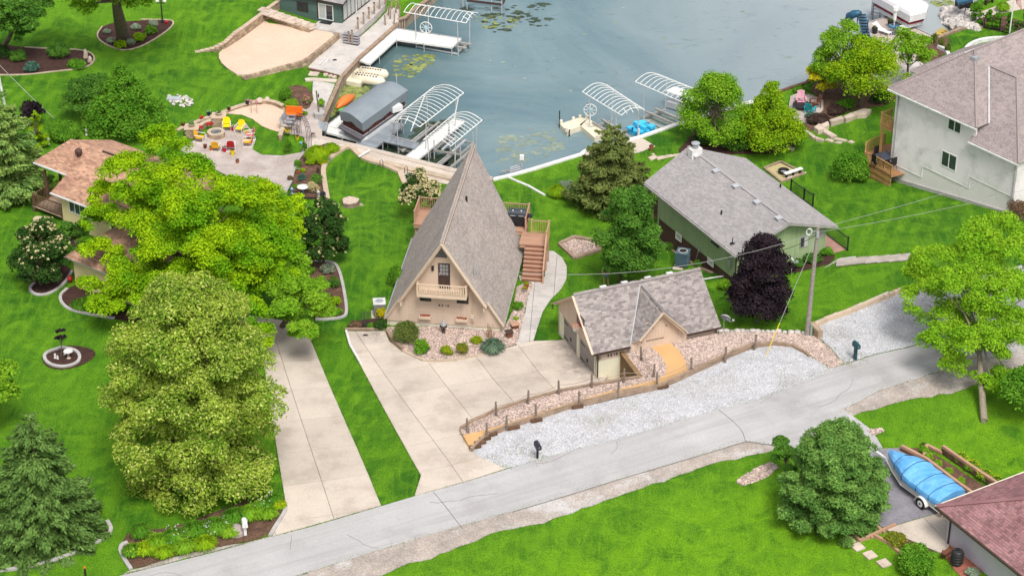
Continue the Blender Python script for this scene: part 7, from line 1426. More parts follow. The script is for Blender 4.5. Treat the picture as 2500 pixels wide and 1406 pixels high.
bb=thing('birdbath','weathered birdbath in front of the porch beside the flowering tree','birdbath',G(96,560));b=G(96,562);MB().lathe(b,[(.18,0),(.07,.1),(.07,.8)],10).bd('pedestal','steel',bb);MB().lathe(b,[(.08,.8),(.36,.9),(.34,.93),(.05,.85)],14).bd('bowl','cap',bb)
bb=thing('lantern_ornament','grey pagoda lantern in the rock bed before the A-frame','lantern',G(1083,812));b=G(1083,812,.06);MB().lathe(b,[(.16,0),(.08,.1),(.08,.35),(.22,.42),(.26,.5),(.08,.56)],10).bd('bowl_stand','brownm',bb);MB().lathe(b+Ve((0,0,.55)),[(.18,0),(.2,.06),(.1,.3),(.04,.45),(.02,.6)],10).bd('spire','steel',bb)
for x,y,lb,d in((1257,800,'brown square planter box near the A-frame corner',(.42,.42,.3)),(1243,822,'brown bird house box on the rock bed',(.38,.34,.38))):p=G(x,y,.06);t=thing('planter_box',lb,'planter box',p);MB().box(p+Ve((0,0,d[2]/2)),d,.3).bd('box','brownw',t);MB().box(p+Ve((0,0,d[2]+.02)),(d[0]+.12,d[1]+.12,.05),.3).bd('lid','rail' if x>1250 else 'brownm',t)
tb=thing('bare_plant','tall dry reddish stalks behind the yucca','plant',G(1200,825));s_=MB()
for i in range(16):p=G(1196+ru(-6,6),826,.05);s_.tube([p,p+Ve((ru(-.15,.15),0,ru(.6,1.2)))],[.02,.008],4)
s_.bd('stalks',mat('dry_stalk',(.30,.18,.10)),tb)
tr=thing('trellis','black metal lattice trellis beside the A-frame air conditioner','trellis',G(893,800));b=G(893,801)
for i in range(6):MB().tube([b+Ve((-.22+i*.09,0,0)),b+Ve((-.22+i*.09,0,1.25))],.014,4).bd('upright','dark',tr)
for i in range(9):MB().tube([b+Ve((-.24,0,.1+i*.14)),b+Ve((.25,0,.1+i*.14))],.011,4).bd('crossbar','dark',tr)
def ac(label,x,y,col,s=.75,hh=.85,rz=0.,legs=False):
 b=G(x,y);t=thing('air_conditioner',label,'air conditioner',b,rz);z0=.2 if legs else .05
 MB().box((0,0,-.0),(1.1,1.1,.08)).bd('pad','conc',t,local=True)
 if legs:[MB().box((dx*.25,dy*.25,.12),(.08,.08,.22)).bd('foot','cream',t,local=True)for dx in(-1,1)for dy in(-1,1)]
 bx=MB().box((0,0,z0+hh/2),(s*.94,s*.94,hh)).bd('housing',col,t,local=True)
 for i in range(int(hh/.07)):MB().box((0,0,z0+.06+i*.07),(s,s,.02)).bd('louver',col,bx,local=True)
 MB().box((0,0,z0+hh+.02),(s*1.04,s*1.04,.06)).bd('top_panel','wtrim' if not legs else col,t,local=True);MB().lathe((0,0,z0+hh+.05),[(s*.38,0),(s*.38,.03),(s*.3,.03),(s*.3,0)],20,False).bd('fan_ring','alu',t,local=True);MB().lathe((0,0,z0+hh+.055),[(s*.3,0),(.02,.01)],16,False).bd('fan_grille','dark' if legs else 'steel',t,local=True);return t
M['acg']=mat('grey_louvers',(.22,.22,.23));M['acb']=mat('blue_grey_metal',(.09,.15,.19));ac('grey air conditioner with white top left of the A-frame',927,768,'acg',.78,.95,.1);ac('blue-grey air conditioner on feet beside the green house',1666,650,'acb',.85,.95,-.3,True)
gr=thing('grill','large black barrel grill on the A-frame deck','grill',AF(3.3,11.35,DZ));gv=-AF.az
def gl(x,y,z):return AF(3.25+x,11.4+y,DZ+z)
def gbox(c,d,m,n):MB().box(gl(*c),d,AF.rz).bd(n,m,gr)
gbox((0,0,.45),(1.2,.55,.7),'dark','cabinet');MB().tube([gl(-.6,0,.95),gl(.62,0,.95)],.33,14).bd('lid',M.setdefault('grl',mat('charcoal_enamel',(.05,.06,.075),None,3,rough=.3)),gr,smooth=False);gbox((.85,-.02,.8),(.4,.5,.05),'dark','side_shelf')
for dx in(-.28,.3):MB().tube([gl(dx-.18,-.36,.92),gl(dx-.15,-.43,.95),gl(dx+.15,-.43,.95),gl(dx+.18,-.36,.92)],.02,5).bd('lid_handle','steel',gr);MB().lathe(gl(dx,-.2,1.22),[(.05,0),(.05,.03)],10).bd('thermometer','white',gr)
for dx in(-.5,.5):
 for dy in(-.2,.2):MB().lathe(gl(dx,dy,0),[(.05,0),(.05,.1)],8).bd('caster','dark',gr)
dt=thing('patio_table','square dark glass table on the cedar deck','table',P(2158,396,2.75));b=P(2160,402,2.76);MB().box(b+Ve((0,0,.72)),(1.15,1.15,.04),.5).bd('table_top',mat('dark_glass_top',(.05,.055,.075),None,3,rough=.15),dt)
for i in range(4):a=.5+PI/4+i*PI/2;MB().tube([b+Ve((.65*mc(a),.65*msn(a),0)),b+Ve((.6*mc(a),.6*msn(a),.7))],.03,5).bd('leg','dark',dt)
def dchair(label,c,rz):
 o=thing('deck_chair',label,'chair',c,rz,'black chairs round the deck table');MB().box((0,0,.42),(.5,.5,.05)).bd('seat','dark',o,local=True);MB().box((0,.26,.75),(.5,.04,.6)).bd('backrest','dark',o,local=True)
 for s in(-1,1):MB().tube([(s*.26,.26,0),(s*.26,.26,.65),(s*.26,-.26,.65),(s*.26,-.26,0)],.02,5).bd('arm_frame','dark',o,local=True)
 return o
for i,lb in enumerate(['black chair at the far right of the deck table','black chair behind the deck table','black chair at the left front of the deck table','black chair at the right front of the deck table']):a=.5+i*PI/2;dchair(lb,b+Ve((.78*mc(a),.78*msn(a),0)),a-PI/2)
up=thing('utility_pole','tall weathered wooden utility pole with coiled cable on top','utility pole',G(1970,818));b=G(1970,818);tz=zat(b,553);tpv=Ve((b.x+.17,b.y,tz));MB().tube([b-Ve((0,0,.3)),b.lerp(tpv,.5),tpv],[.17,.135,.11],12).bd('pole',mat('grey_pole_wood',(.33,.29,.26),(.24,.21,.19),6,rough=1,fine=.25,fscale=10),up)
cc_=tpv+Ve((-.55,-.1,-.35));
for k in range(3):MB().tube([cc_+Ve((.17*mc(a)+.03*k,.05*k,.22*msn(a)))for a in[i*PI/10 for i in range(21)]],.012,5,False).bd('cable_coil','white',up)
MB().beam(tpv+Ve((-.1,0,-.3)),tpv+Ve((-.5,0,-.45)),.05,.05).bd('bracket','steel',up);MB().box(tpv+Ve((.0,-.16,-.5)),(.16,.12,.4)).bd('splice_box','steel',up);MB().tube([b+Ve((.22,-.15,0)),b+Ve((.22,-.15,.9))],.07,8).bd('cable_guard',mat('pale_green_plastic',(.30,.40,.35)),up)
def wire(label,pts,r=.022,m='curb',sag=.0):
 q=[];a,b=Vector(pts[0]),Vector(pts[1]);q=[a.lerp(b,t)-Ve((0,0,sag*4*t*(1-t)))for t in[i/12 for i in range(13)]];o=MB().tube(q,r,5).bd('overhead_wire',m);tag(o,label,'wire')
W_=tpv+Ve((0,0,-.15));M['wirel']=mat('pale_cable',(.36,.36,.36));
wire('upper pale wire running from the pole to the right edge',[W_,P(2640,370,9.5)],.012,'wirel',.15);wire('lower twisted wire running from the pole to the right edge',[W_-Ve((0,0,.25)),P(2640,425,9.0)],.012,'wirel',.35);wire('wire running from the pole across the garage to the A-frame mast',[W_-Ve((0,0,.3)),MAST],.014,'wirel',1.5);wire('dark wire from the pole to the green house mast',[W_-Ve((0,0,.4)),Vector(NF(2.4,.58,5.0))],.018,'dark',.35)
gw=thing('guy_wire','steel guy wire with yellow guard running down from the pole','guy wire',G(1873,865));b2_=G(1870,868);t_=tpv-Ve((0,0,.5));e=b2_.lerp(t_,.27);MB().tube([b2_,t_],.018,5).bd('wire','wirel',gw);MB().tube([b2_,e],.026,6).bd('yellow_guard','yel',gw)
wp=thing('utility_pole','thin white pole with a brown top at the left edge','pole',G(12,258));b=G(12,258);tz=zat(b,140);MB().tube([b,(b.x-.25,b.y,tz-.9)],.1,8).bd('pole','wtrim',wp);MB().tube([(b.x-.25,b.y,tz-.9),(b.x-.3,b.y,tz)],.12,8).bd('pole_top','brownf',wp)
wire('thin wire slanting down from the white left pole',[Ve((b.x-.3,b.y,tz-.3)),G(133,290,.1)],.02,'wirel',.1)
def mailbox(label,x,y,m,rz,hh=1.05,w_=.26,l_=.5,name='mailbox',post='dark',big=False):
 b=G(x,y);o=thing(name,label,'mailbox',b,rz);MB().box((0,0,hh/2),(.11 if not big else .16,.11 if not big else .2,hh)).bd('post',post,o,local=True);mb=MB();n=8;prof_=[(-w_/2,0),(w_/2,0)]+[(w_/2*mc(i*PI/n),.18+w_/2*msn(i*PI/n))for i in range(n+1)];k=len(prof_)
 mb.add([(x_,-l_*.62,hh+z_)for x_,z_ in prof_]+[(x_,l_*.5,hh+z_)for x_,z_ in prof_],[tuple(range(k)),tuple(range(k,2*k))[::-1]]+[(i,k+i,k+(i+1)%k,(i+1)%k)for i in range(k)]);bx=mb.bd('box',m,o,local=True);MB().box((0,-l_*.63,hh+.16),(w_*.8,.02,.22)).bd('door',m,bx,local=True);MB().box((0,-l_*.66,hh+.2),(.06,.02,.04)).bd('handle','steel',bx,local=True);MB().box((w_/2+.02,.05,hh+.22),(.015,.05,.18)).bd('flag','red' if not big else m,bx,local=True);return o
mailbox('black mailbox on a post in the white gravel strip',1312,1119,mat('black_plastic',(.035,.035,.05),None,3,rough=.4),.3,.8,.3,.55);mailbox('dark teal moulded mailbox on the right roadside',2087,878,mat('dark_teal_plastic',(.015,.07,.085),None,3,rough=.4),.35,.95,.3,.5,post=bpy.data.materials['dark_teal_plastic'],big=True);mailbox('white mailbox in the roadside bed beside a boulder',599,1305,'white',.2,.7,.3,.5,post='white',big=True)
p=G(577,1302);o=MB().lathe(p,[(.5,0),(.48,.25),(.3,.5),(.1,.55)],9).bd('boulder',mat('pink_grey_boulder',(.40,.33,.31),(.3,.25,.24),3,fine=.2));o.scale=(1,1,1);tag(o,'pinkish boulder beside the white mailbox','boulder')
wh_=thing('wagon_wheel','pale spoked wheel ornament standing in the roadside bed','wheel',G(659,1225));b=G(659,1228)+Ve((0,0,.42));MB().tube([b+Ve((.14*mc(a),.2*mc(a),.42*msn(a)))for a in[i*PI/10 for i in range(21)]],.03,5,False).bd('rim','wtrim',wh_)
for i in range(4):a=i*PI/4;MB().tube([b-Ve((.14*mc(a),.2*mc(a),.42*msn(a))),b+Ve((.14*mc(a),.2*mc(a),.42*msn(a)))],.014,4).bd('spoke','wtrim',wh_)
ps=thing('path_marker','short dark marker post at the bottom edge by the lower lawn','post',G(209,1404));b=G(209,1404);MB().tube([b,b+Ve((0,0,.5))],.06,7).bd('post','dark',ps);MB().tube([b+Ve((0,0,.5)),b+Ve((0,0,.58))],.06,7).bd('top','orange',ps)
sd_=thing('satellite_dish','grey satellite dish on a short pole right of the garage','satellite dish',G(1766,812));b=G(1766,812);MB().tube([b,b+Ve((0,0,.95))],.03,6).bd('pole','steel',sd_);c=b+Ve((.1,0,1.1));MB().tube([c+Ve((-.02,-.03,.0)),c+Ve((.0,.02,.03))],[.33,.36],16).bd('dish','steel',sd_).rotation_euler=(0,0,0);MB().tube([c,c+Ve((.3,-.3,-.12)),c+Ve((.42,-.4,.05))],.02,5).bd('feed_arm','steel',sd_);MB().box(c+Ve((.44,-.42,.1)),(.14,.1,.1)).bd('receiver','alu',sd_)
sd_=thing('satellite_dish','small white dish on a bent pole by the green house hostas','satellite dish',G(1932,668));b=G(1932,668);MB().tube([b,b+Ve((0,0,1.0)),b+Ve((.2,0,.8))],.025,6).bd('pole','wtrim',sd_);MB().tube([b+Ve((-.08,0,1.05)),b+Ve((-.02,.05,1.1))],[.2,.24],12).bd('dish','wtrim',sd_);MB().box(b+Ve((.3,-.05,.95)),(.2,.12,.14)).bd('receiver','steel',sd_)
tag(MB().tube([G(1716,682,.1),G(1766,674,.1)],.05,6).bd('drain_pipe','wtrim'),'white drain pipe on the grass behind the garage','pipe')
gf=thing('garden_fence','short black picket edging at the lower end of the paver garden','fence',G(750,490));railing(px([(706,478),(735,486),(770,487),(795,486)]),.5,'dark',gf,sp=.16,bal=.015,post=.04,caps=False)
gt=thing('garden_table','small round glass topped pedestal in the paver garden','table',G(740,470));b=G(740,472);MB().lathe(b,[(.12,0),(.05,.1),(.05,.5)],8).bd('pedestal','cyan2',gt);MB().lathe(b,[(.4,.5),(.42,.54),(.38,.55)],16).bd('table_top','wtrim',gt)
for x,y,m_,lb in((713,474,'cyan2','pale blue glass ornament behind the picket edging'),(778,482,'wtrim','white framed ornament at the end of the picket edging'),(777,424,'brownm','dark metal stand at the garden wall'),(118,352,'wtrim','small white ornament beside the hedge block'),(212,330,'wtrim','white ornament at the right of the hedge block')):p=G(x,y,.03);o=MB().lathe(p,[(.14,0),(.06,.15),(.12,.4),(.05,.55)],8).bd('ornament',m_);tag(o,lb,'ornament')
for x,y,z,lb in((172,692,0,'red gazing ball beside the hedge bed'),):p=G(x,y);o=MB().lathe(p,[(.04,0),(.04,.2),(.16,.3),(.18,.42),(.08,.56)],12).bd('gazing_ball','red');tag(o,lb,'ornament')
rb_=thing('rain_barrel','black ribbed rain barrel under the lilac house downspout','barrel',G(2335,1372));b=G(2335,1376,.05);MB().lathe(b,[(.26,0),(.31,.08),(.33,.3),(.33,.6),(.31,.85),(.24,.93),(.1,.96)],18).bd('body',mat('black_ribbed_plastic',(.03,.03,.033),None,3,rough=.5),rb_)
for z in(.15,.33,.5,.68):MB().lathe(b,[(.335,z),(.355,z+.02),(.355,z+.06),(.335,z+.08)],18,False).bd('rib',bpy.data.materials['black_ribbed_plastic'],rb_)
MB().lathe(b+Ve((0,0,.93)),[(.1,0),(.1,.08)],10).bd('inlet','dark',rb_)
hr=thing('hose_rack','low red-brown rack beside the rain barrel','rack',G(2318,1345));MB().beam(G(2302,1352,.4),G(2320,1340,.4),.3,.06).bd('shelf','brownw',hr)
for x,y in((2302,1352),(2320,1340)):MB().box(G(x,y,.2),(.06,.3,.4)).bd('leg','brownw',hr)
bo_=G(2178,1120,.04);st_=G(2315,1232,.04);ax=(st_-bo_).normalized();sidev=Ve((-ax.y,ax.x,0));L_=5.3;org=bo_.lerp(st_,.5);org=G(2250,1186,.04)
bt=thing('motor_boat','motor boat under a bright blue tarp tied with dark cords','boat',org);tl_=thing('boat_trailer','white boat trailer with white fenders under the blue tarped boat','trailer',org)
p0,p1=P(2172,1100,4.04+1.25),P(2325,1205,4.04+1.35);axx=Ve((p1.x-p0.x,p1.y-p0.y,0));LL=axx.length;axx.normalize();sv=Ve((-axx.y,axx.x,0));bz_=org.z
def bp(t,s,z):return Ve((p0.x,p0.y,bz_))+axx*t*LL+sv*s+Ve((0,0,z))
HWf=lambda t:1.08*min(1,(max(t,.0)/.45))**.72*(1 if t<.85 else 1-.06*(t-.85)/.15);n1=18;V=[];F=[];prof_=[(-1,.0),(-1.02,.2),(-.98,.36),(-.72,.5),(-.3,.6),(0,.63),(.3,.6),(.72,.5),(.98,.36),(1.02,.2),(1,.0)];k=len(prof_)
for i in range(n1+1):
 t=i/n1;w_=max(.1,HWf(t));hp_=1+.35*math.exp(-((t-.36)/.12)**2)-.25*max(0,(.15-t)/.15)-.12*max(0,(t-.7)/.3)
 for s,z in prof_:V.append(bp(t,s*w_,.78+z*hp_+.035*msn(i*2.1+s*4)+ru(-.008,.008)+(.14 if z==0 else 0)*(.5-t)))
for i in range(n1):
 for j in range(k-1):a=i*k+j;F.append((a,a+k,a+k+1,a+1))
F.append(tuple(range(k)));F.append(tuple(range(n1*k,n1*k+k))[::-1]);mb=MB();mb.add(V,F);M['tarp']=mat('blue_tarp',(.10,.36,.72),(.16,.43,.78),1.6,rough=.45,bump=1.,bscale=2.2,spec=.4);cv=mb.bd('blue_tarp','tarp',bt)
me=cv.data;bmx=bmesh.new();bmx.from_mesh(me);bmesh.ops.recalc_face_normals(bmx,faces=bmx.faces);bmx.to_mesh(me);bmx.free()
mb=MB();V=[];F=[];hl=[(-1,.82),(-.96,.5),(-.6,.28),(0,.12),(.6,.28),(.96,.5),(1,.82)];k=len(hl)
for i in range(n1+1):
 t=i/n1;w_=max(.05,HWf(t)*.97)
 for s,z in hl:V.append(bp(t*.985+.008,s*w_,z+.45*max(0,.3-t)*(1 if abs(s)<.7 else .35)))
for i in range(n1):
 for j in range(k-1):a=i*k+j;F.append((a,a+1,a+k+1,a+k))
F.append(tuple(range(n1*k,n1*k+k)));mb.add(V,F);hb=mb.bd('hull',mat('cream_hull',(.66,.62,.52),(.6,.56,.47),1,rough=.3),bt)
for t in(.22,.42,.66,.86):
 w_=HWf(t);hp_=1+.35*math.exp(-((t-.36)/.12)**2)-.12*max(0,(t-.7)/.3);MB().tube([bp(t,s*w_*1.012,.79+z*hp_+.012)for s,z in prof_],.018,4).bd('tie_cord','navy',bt)
MB().beam(bp(1.0,0,.75),bp(1.09,0,.62),.3,.5).bd('outboard_bracket','dark',bt);MB().box(bp(1.06,.05,.62),(.3,.3,.42),.3).bd('sterndrive','dark',bt);MB().lathe(bp(1.1,.1,.2),[(.14,0),(.14,.05)],6).bd('propeller','dark',bt)
for s in(-1,1):
 MB().tube([bp(-.04,0,.48),bp(.15,s*.45,.42),bp(.4,s*.92,.4),bp(1.02,s*.92,.4)],.06,6).bd('frame_rail','white',tl_)
 c=bp(.77,s*1.12,.34);wv=MB();
 tpts=[];tr_=MB();tr_.tube([c+sv*s*-.1,c+sv*s*.1],.33,20);tw_=tr_.bd('wheel',M.setdefault('tyre',mat('tyre_rubber',(.02,.02,.022),None,3,rough=.9)),tl_);MB().tube([c+sv*s*.09,c+sv*s*.115],.2,16).bd('rim','white',tw_);MB().tube([c+sv*s*.11,c+sv*s*.13],.06,10).bd('hub','dark',tw_)
 fd=MB();pr_=[c+axx*.42*mc(a)*1.05+Ve((0,0,.4*msn(a)))for a in[i*PI/8 for i in range(9)]]
 for a,b in zip(pr_[:-1],pr_[1:]):q_=[a-sv*.13,b-sv*.13,b+sv*.13,a+sv*.13];fd.hexa([v for v in q_],[v+Ve((0,0,.035))for v in q_])
 fd.bd('fender','white',tl_)
 MB().box(bp(1.03,s*.85,.42),(.22,.08,.12),math.atan2(sv.y,sv.x)).bd('tail_light','red',tl_)
MB().beam(bp(-.2,0,.48),bp(.0,0,.48),.1,.1).bd('tongue','white',tl_);MB().beam(bp(.77,-1.1,.34),bp(.77,1.1,.34),.08,.08).bd('axle','steel',tl_);MB().tube([bp(-.16,.1,.0),bp(-.16,.1,.75)],.04,6).bd('jack','steel',tl_);MB().beam(bp(1.02,-.95,.38),bp(1.02,.95,.38),.08,.1).bd('rear_crossbar','white',tl_);MB().box(bp(1.05,-.6,.25),(.3,.02,.16),math.atan2(sv.y,sv.x)).bd('number_plate','white',tl_)
lr=thing('cradle','small white cradle frame lying on the boat ramp','cradle',G(800,150,.06));
for(x0,y0),(x1,y1)in(((780,158),(795,141)),((786,161),(803,143)),((792,150),(800,152))):MB().beam(G(x0,y0,.1),G(x1,y1,.1),.06,.05).bd('bar','white',lr)
tag(MB().box(G(817,147,.06),(.3,.2,.05),.3).bd('drain_grate','dark'),'small dark grate on the boat ramp','grate')
tag(MB().box(G(891,852,.06)if False else G(892,818,.06),(.3,.18,.03),0).bd('drain_grate','dark'),'small drain grate in the A-frame driveway','grate')
tag(MB().box(G(807,59,.0)+Ve((0,0,0)),(1.1,.5,.04),-.4).bd('door_mat','dark'),'dark door mat at the boathouse sliding door','mat');bpy.data.objects['door_mat'].location.z+=.0
tag(MB().box(P(796,56,1.63),(1.0,.5,.04),-.4).bd('door_mat','dark'),'dark mat','mat');bpy.data.objects.remove(bpy.data.objects['door_mat'])
bpy.data.objects['door_mat.001']['label']='dark door mat at the boathouse sliding door';bpy.data.objects['door_mat.001'].name='door_mat'
M['fgrey2']=mat('road_seam',(.19,.18,.17))
for k in range(9):
 x=480+k*200+ru(-40,40);q0=G(x,1300-(x-700)*.293+ru(-8,50),.04);a=ru(0,6.3);q=[Ve((q0.x,q0.y))]
 for i in range(9):a+=ru(-.5,.5);q.append(q[-1]+Ve((mc(a),msn(a)))*.45)
 q=[p for p in q if in_poly([(p.x,p.y)],ROADW)[0]]
 if len(q)>3:ribbon(q,.022,.041,base=0).bd('road_crack','fgrey2',kind='structure')
for pts in([(1058,1200),(1085,1232),(1110,1265),(1130,1290)],[(1755,1000),(1790,1028),(1812,1050),(1820,1076)]):
 q=px(pts,.04);o=ribbon(smoothc([Ve((p.x,p.y))for p in q],1),.04,.042,step=.4,base=.0).bd('road_joint','fgrey2',kind='structure')
q=px([(1250,1249),(1500,1173),(1750,1099),(1820,1077),(1895,1088)],.04);ribbon([Ve((p.x,p.y))for p in q],.05,.04,step=1.).bd('road_edge_crack','fgrey2',kind='structure')
def mats(poly,n,m,z=.006,rmin=.15,rmax=.6,name='algae_mat'):
 if rmax>.25:n=int(n*4);rmax*=.55
 pw=np.array([tuple(P(a,b,0)[:2])for a,b in poly]);lo,hi=pw.min(0),pw.max(0);V=[];F=[];c=0
 while c<n:
  q=RNG.uniform(lo,hi)
  if not in_poly([q],pw)[0]:lo=lo;c+=.2;continue
  r=RNG.uniform(rmin,rmax)*RNG.random();k=9;o=len(V)
  for i in range(k):a=2*PI*i/k;rr=r*RNG.uniform(.45,1.25);V.append((q[0]+rr*mc(a)*1.5,q[1]+rr*msn(a),z+.002*(c%7)/7))
  F.append(tuple(range(o,o+k)));c+=1
 mb=MB();mb.add(V,F);mb.bd(name,m,kind='stuff')
M['algae']=mat('yellow_green_algae',(.27,.30,.09),(.14,.18,.05),2,rough=.8,island=.3,fine=.2);M['weed']=mat('submerged_dark_weed',(.045,.07,.035),(.02,.035,.025),1.5,rough=.35,island=.3);M['algp']=mat('pale_algae_scum',(.26,.30,.22),(.19,.24,.20),2,rough=.5,island=.2)
mats([(835,208),(905,212),(900,225),(830,270),(800,290),(812,245)],150,'algae',.01,.1,.55);mats([(828,200),(905,210),(830,300),(790,315),(800,270)],160,'weed',.004,.3,.9)
mats([(968,140),(1060,130),(1055,165),(1000,195),(960,180)],34,'algae',.01,.15,.7);mats([(1150,30),(1270,40),(1260,70),(1180,70)],20,'algae',.01,.1,.45);mats([(1030,300),(1110,290),(1060,345),(1000,345)],60,'weed',.004,.2,.7);mats([(780,320),(880,350),(990,380),(1110,410),(1120,370),(950,340),(830,310)],160,'weed',.003,.3,.9)
mats([(1210,335),(1360,320),(1380,370),(1260,400),(1215,400)],46,'algp',.006,.15,.6);mats([(1560,290),(1660,270),(1660,300),(1580,330)],34,'algp',.006,.1,.5);mats([(1130,20),(1330,10),(1360,60),(1200,80)],22,'weed',.003,.3,.9);mats([(1280,0),(2100,0),(1900,200),(1300,330),(1150,200)],60,'algp',.005,.06,.22)
mats([(2285,80),(2300,66),(2325,90),(2315,98),(2300,100)],70,'algy' if 'algy' in M else M.setdefault('algy',mat('ochre_algae',(.5,.36,.08),(.4,.3,.07),3,rough=.8)),.012,.1,.4);mats([(2260,0),(2320,-10),(2330,20),(2300,25)],40,'algae',.01,.1,.5)
pn=thing('person','person in black t-shirt and denim shorts standing on the lawn by the maple','person',G(1479,697));b=G(1479,697)
def skin(name,pts,edges,rad_,m,parent,sub=1):
 me=bpy.data.meshes.new(name);me.from_pydata(pts,edges,[]);o=bpy.data.objects.new(name,me);COL.objects.link(o);sk_=o.modifiers.new('skin','SKIN');
 for i,r in enumerate(rad_):v=me.skin_vertices[0].data[i];v.radius=(r,r)
 me.skin_vertices[0].data[0].use_root=True
 o.modifiers.new('sub','SUBSURF').render_levels=sub;o.modifiers['sub'].levels=sub;dg=bpy.context.evaluated_depsgraph_get();m2=bpy.data.meshes.new_from_object(o.evaluated_get(dg));o.modifiers.clear();o.data=m2;m2.materials.clear();m2.materials.append(m);m2.shade_smooth();o.parent=parent;return o
M['skinm']=mat('skin_tone',(.50,.30,.21),None,4,rough=.6)
pts=[(0,0,.95),(0,.0,1.15),(0,.0,1.38),(0,0,1.5),(0,.02,1.62),(0,.03,1.72),(.1,0,.9),(.13,.03,.5),(.17,.0,.1),(.19,-.14,.04),(-.1,0,.9),(-.12,-.02,.5),(-.13,.02,.1),(-.14,-.12,.04),(.18,0,1.42),(.25,-.02,1.15),(.2,-.2,1.02),(.15,-.3,1.05),(-.18,0,1.42),(-.26,-.02,1.15),(-.22,-.18,1.0),(-.17,-.28,1.04)]
ed=[(0,1),(1,2),(2,3),(3,4),(4,5),(0,6),(6,7),(7,8),(8,9),(0,10),(10,11),(11,12),(12,13),(2,14),(14,15),(15,16),(16,17),(2,18),(18,19),(19,20),(20,21)]
rd=[.13,.12,.13,.06,.095,.08,.09,.06,.04,.035,.09,.06,.04,.035,.06,.045,.033,.03,.06,.045,.033,.03]
skin('body',pts,ed,rd,M['skinm'],pn)
skin('t_shirt',[(0,0,.98),(0,0,1.15),(0,0,1.38),(0,0,1.47),(.18,0,1.42),(.235,-.01,1.22),(-.18,0,1.42),(-.24,-.01,1.22)],[(0,1),(1,2),(2,3),(2,4),(4,5),(2,6),(6,7)],[.16,.145,.15,.08,.08,.065,.08,.065],mat('black_cotton',(.02,.02,.025)),pn)
skin('denim_shorts',[(0,0,.95),(0,0,.99),(.1,0,.88),(.12,.02,.6),(-.1,0,.88),(-.115,-.01,.6)],[(0,1),(0,2),(2,3),(0,4),(4,5)],[.15,.15,.115,.095,.115,.095],mat('washed_denim',(.16,.24,.36)),pn)
skin('hair',[(0,.03,1.66),(0,.04,1.76),(0,.07,1.7)],[(0,1),(1,2)],[.08,.085,.07],mat('dark_hair',(.03,.02,.015)),pn)
for s in(-1,1):MB().box((s*.15+(.03 if s>0 else 0),-.06,.04),(.1,.27,.08)).bd('shoe',mat('dark_shoe',(.03,.03,.035))if s<0 else bpy.data.materials['dark_shoe'],pn,local=True)
for x,y,n in((1262,1102,60),(1300,1112,50),(1318,1118,40),(1452,1030,30),(1550,982,24),(1200,1120,50),(1230,1138,40),(2075,888,60),(2110,872,60),(2030,855,30),(1640,960,14),(1800,900,14)):
 b=G(x,y,.03);q=np.array([[b.x,b.y]])+RNG.normal(size=(n,2))*.28;z=H_ARR(q)
 mb=MB()
 for(a,c),zz in zip(q,z):t=ru(0,6);mb.add([(a-.02*mc(t),c-.02*msn(t),zz),(a+.02*mc(t),c+.02*msn(t),zz),(a+ru(-.08,.08),c+ru(-.08,.08),zz+ru(.06,.2))],[(0,1,2)])
 mb.bd('weeds','lf_olive' if n>35 else 'lf_mid',kind='stuff')
 # ================= TREES AND SHRUBS =================
def lobed(label,base,lobes,leaf,n,size,name='maple_tree',bark='bark',asp=.6,cr=.36,k=11,tr=.28,up=.5):
 b=G(*base);root=thing(name,label,'tree',b);cl=[];tips=[]
 for x,y,rx,ry,z in lobes:
  c=P(x,y,z);s=scl(c);r=rx/s;hz=max(.5*r,math.sqrt(max((ry/s)**2-(r*_s)**2,(.35*r)**2))/_c);tips.append(c)
  for i in range(k):
   d=unit(RNG.normal(size=(1,3)))[0];d[2]=abs(d[2])if d[2]<-.4 else d[2];f=ru(.5,.82);q=r*cr*ru(.7,1.2);cl.append(((c.x+d[0]*r*f,c.y+d[1]*r*f,c.z+d[2]*hz*f),(q,q,q*.75)))
 V,F=cloud(cl,n,size,up,asp,.5);fast_mesh('crown',V,F,leaf,root);c=sum(tips,Vector())/len(tips);trunk_limbs(root,b,c,4,2,bark,tips,tr);return root
lobed('large yellow-green maple in front of the yellow house',(500,745),[(395,360,65,62,8.5),(300,420,75,60,9),(360,470,85,70,9.5),(455,435,85,60,9.5),(250,480,50,40,7),(450,520,90,70,11),(560,520,90,80,10.5),(650,500,70,75,9),(700,560,50,50,7.5),(400,600,70,50,9),(330,560,60,45,8),(520,620,90,70,9.5),(620,620,75,70,8.5),(240,620,62,42,6.5),(215,700,38,35,5.5),(300,680,75,52,6.5),(270,740,60,32,5.2),(430,690,80,60,7),(560,700,80,60,7),(650,700,60,60,6),(610,780,60,60,5.5),(640,820,45,38,5),(480,780,60,50,6),(690,620,60,60,7.5),(700,690,50,50,6.5),(720,520,40,60,7),(350,745,50,40,5.5),(420,570,110,80,8.5),(520,680,110,90,6.5),(330,500,90,70,8),(600,600,100,80,8),(240,540,50,45,6.5),(350,660,70,60,6.5),(575,475,75,55,9)],'lf_maple',165000,.175,k=17,cr=.35)
lobed('light green tree with hanging branches over the left driveway',(690,800),[(700,650,60,50,7),(735,720,60,45,6.5),(770,760,50,50,5.5),(700,780,60,55,5.8),(740,820,48,38,4.8),(690,690,48,40,6.5),(780,700,34,26,6),(700,720,60,60,6)],'lf_bright',34000,.18,k=11,tr=.18)
tree('broad linden with dense pale olive foliage beside the road',(450,1170),(248,650,694,1238),'lf_linden','egg',165000,.18,300,cr=.17,shell=.6,name='linden_tree',tr=.4,up=.35)
conifer('dark green spruce in the lower left corner',(110,1310),(-75,1000,268,1380),'lf_spruce',75000,.34,26,15,.3,power=.62,fat=1.)
tree('bright green tree cut by the left edge above the spruce',(-30,1060),(-115,872,55,1050),'lf_bright','round',9000,.22,40)
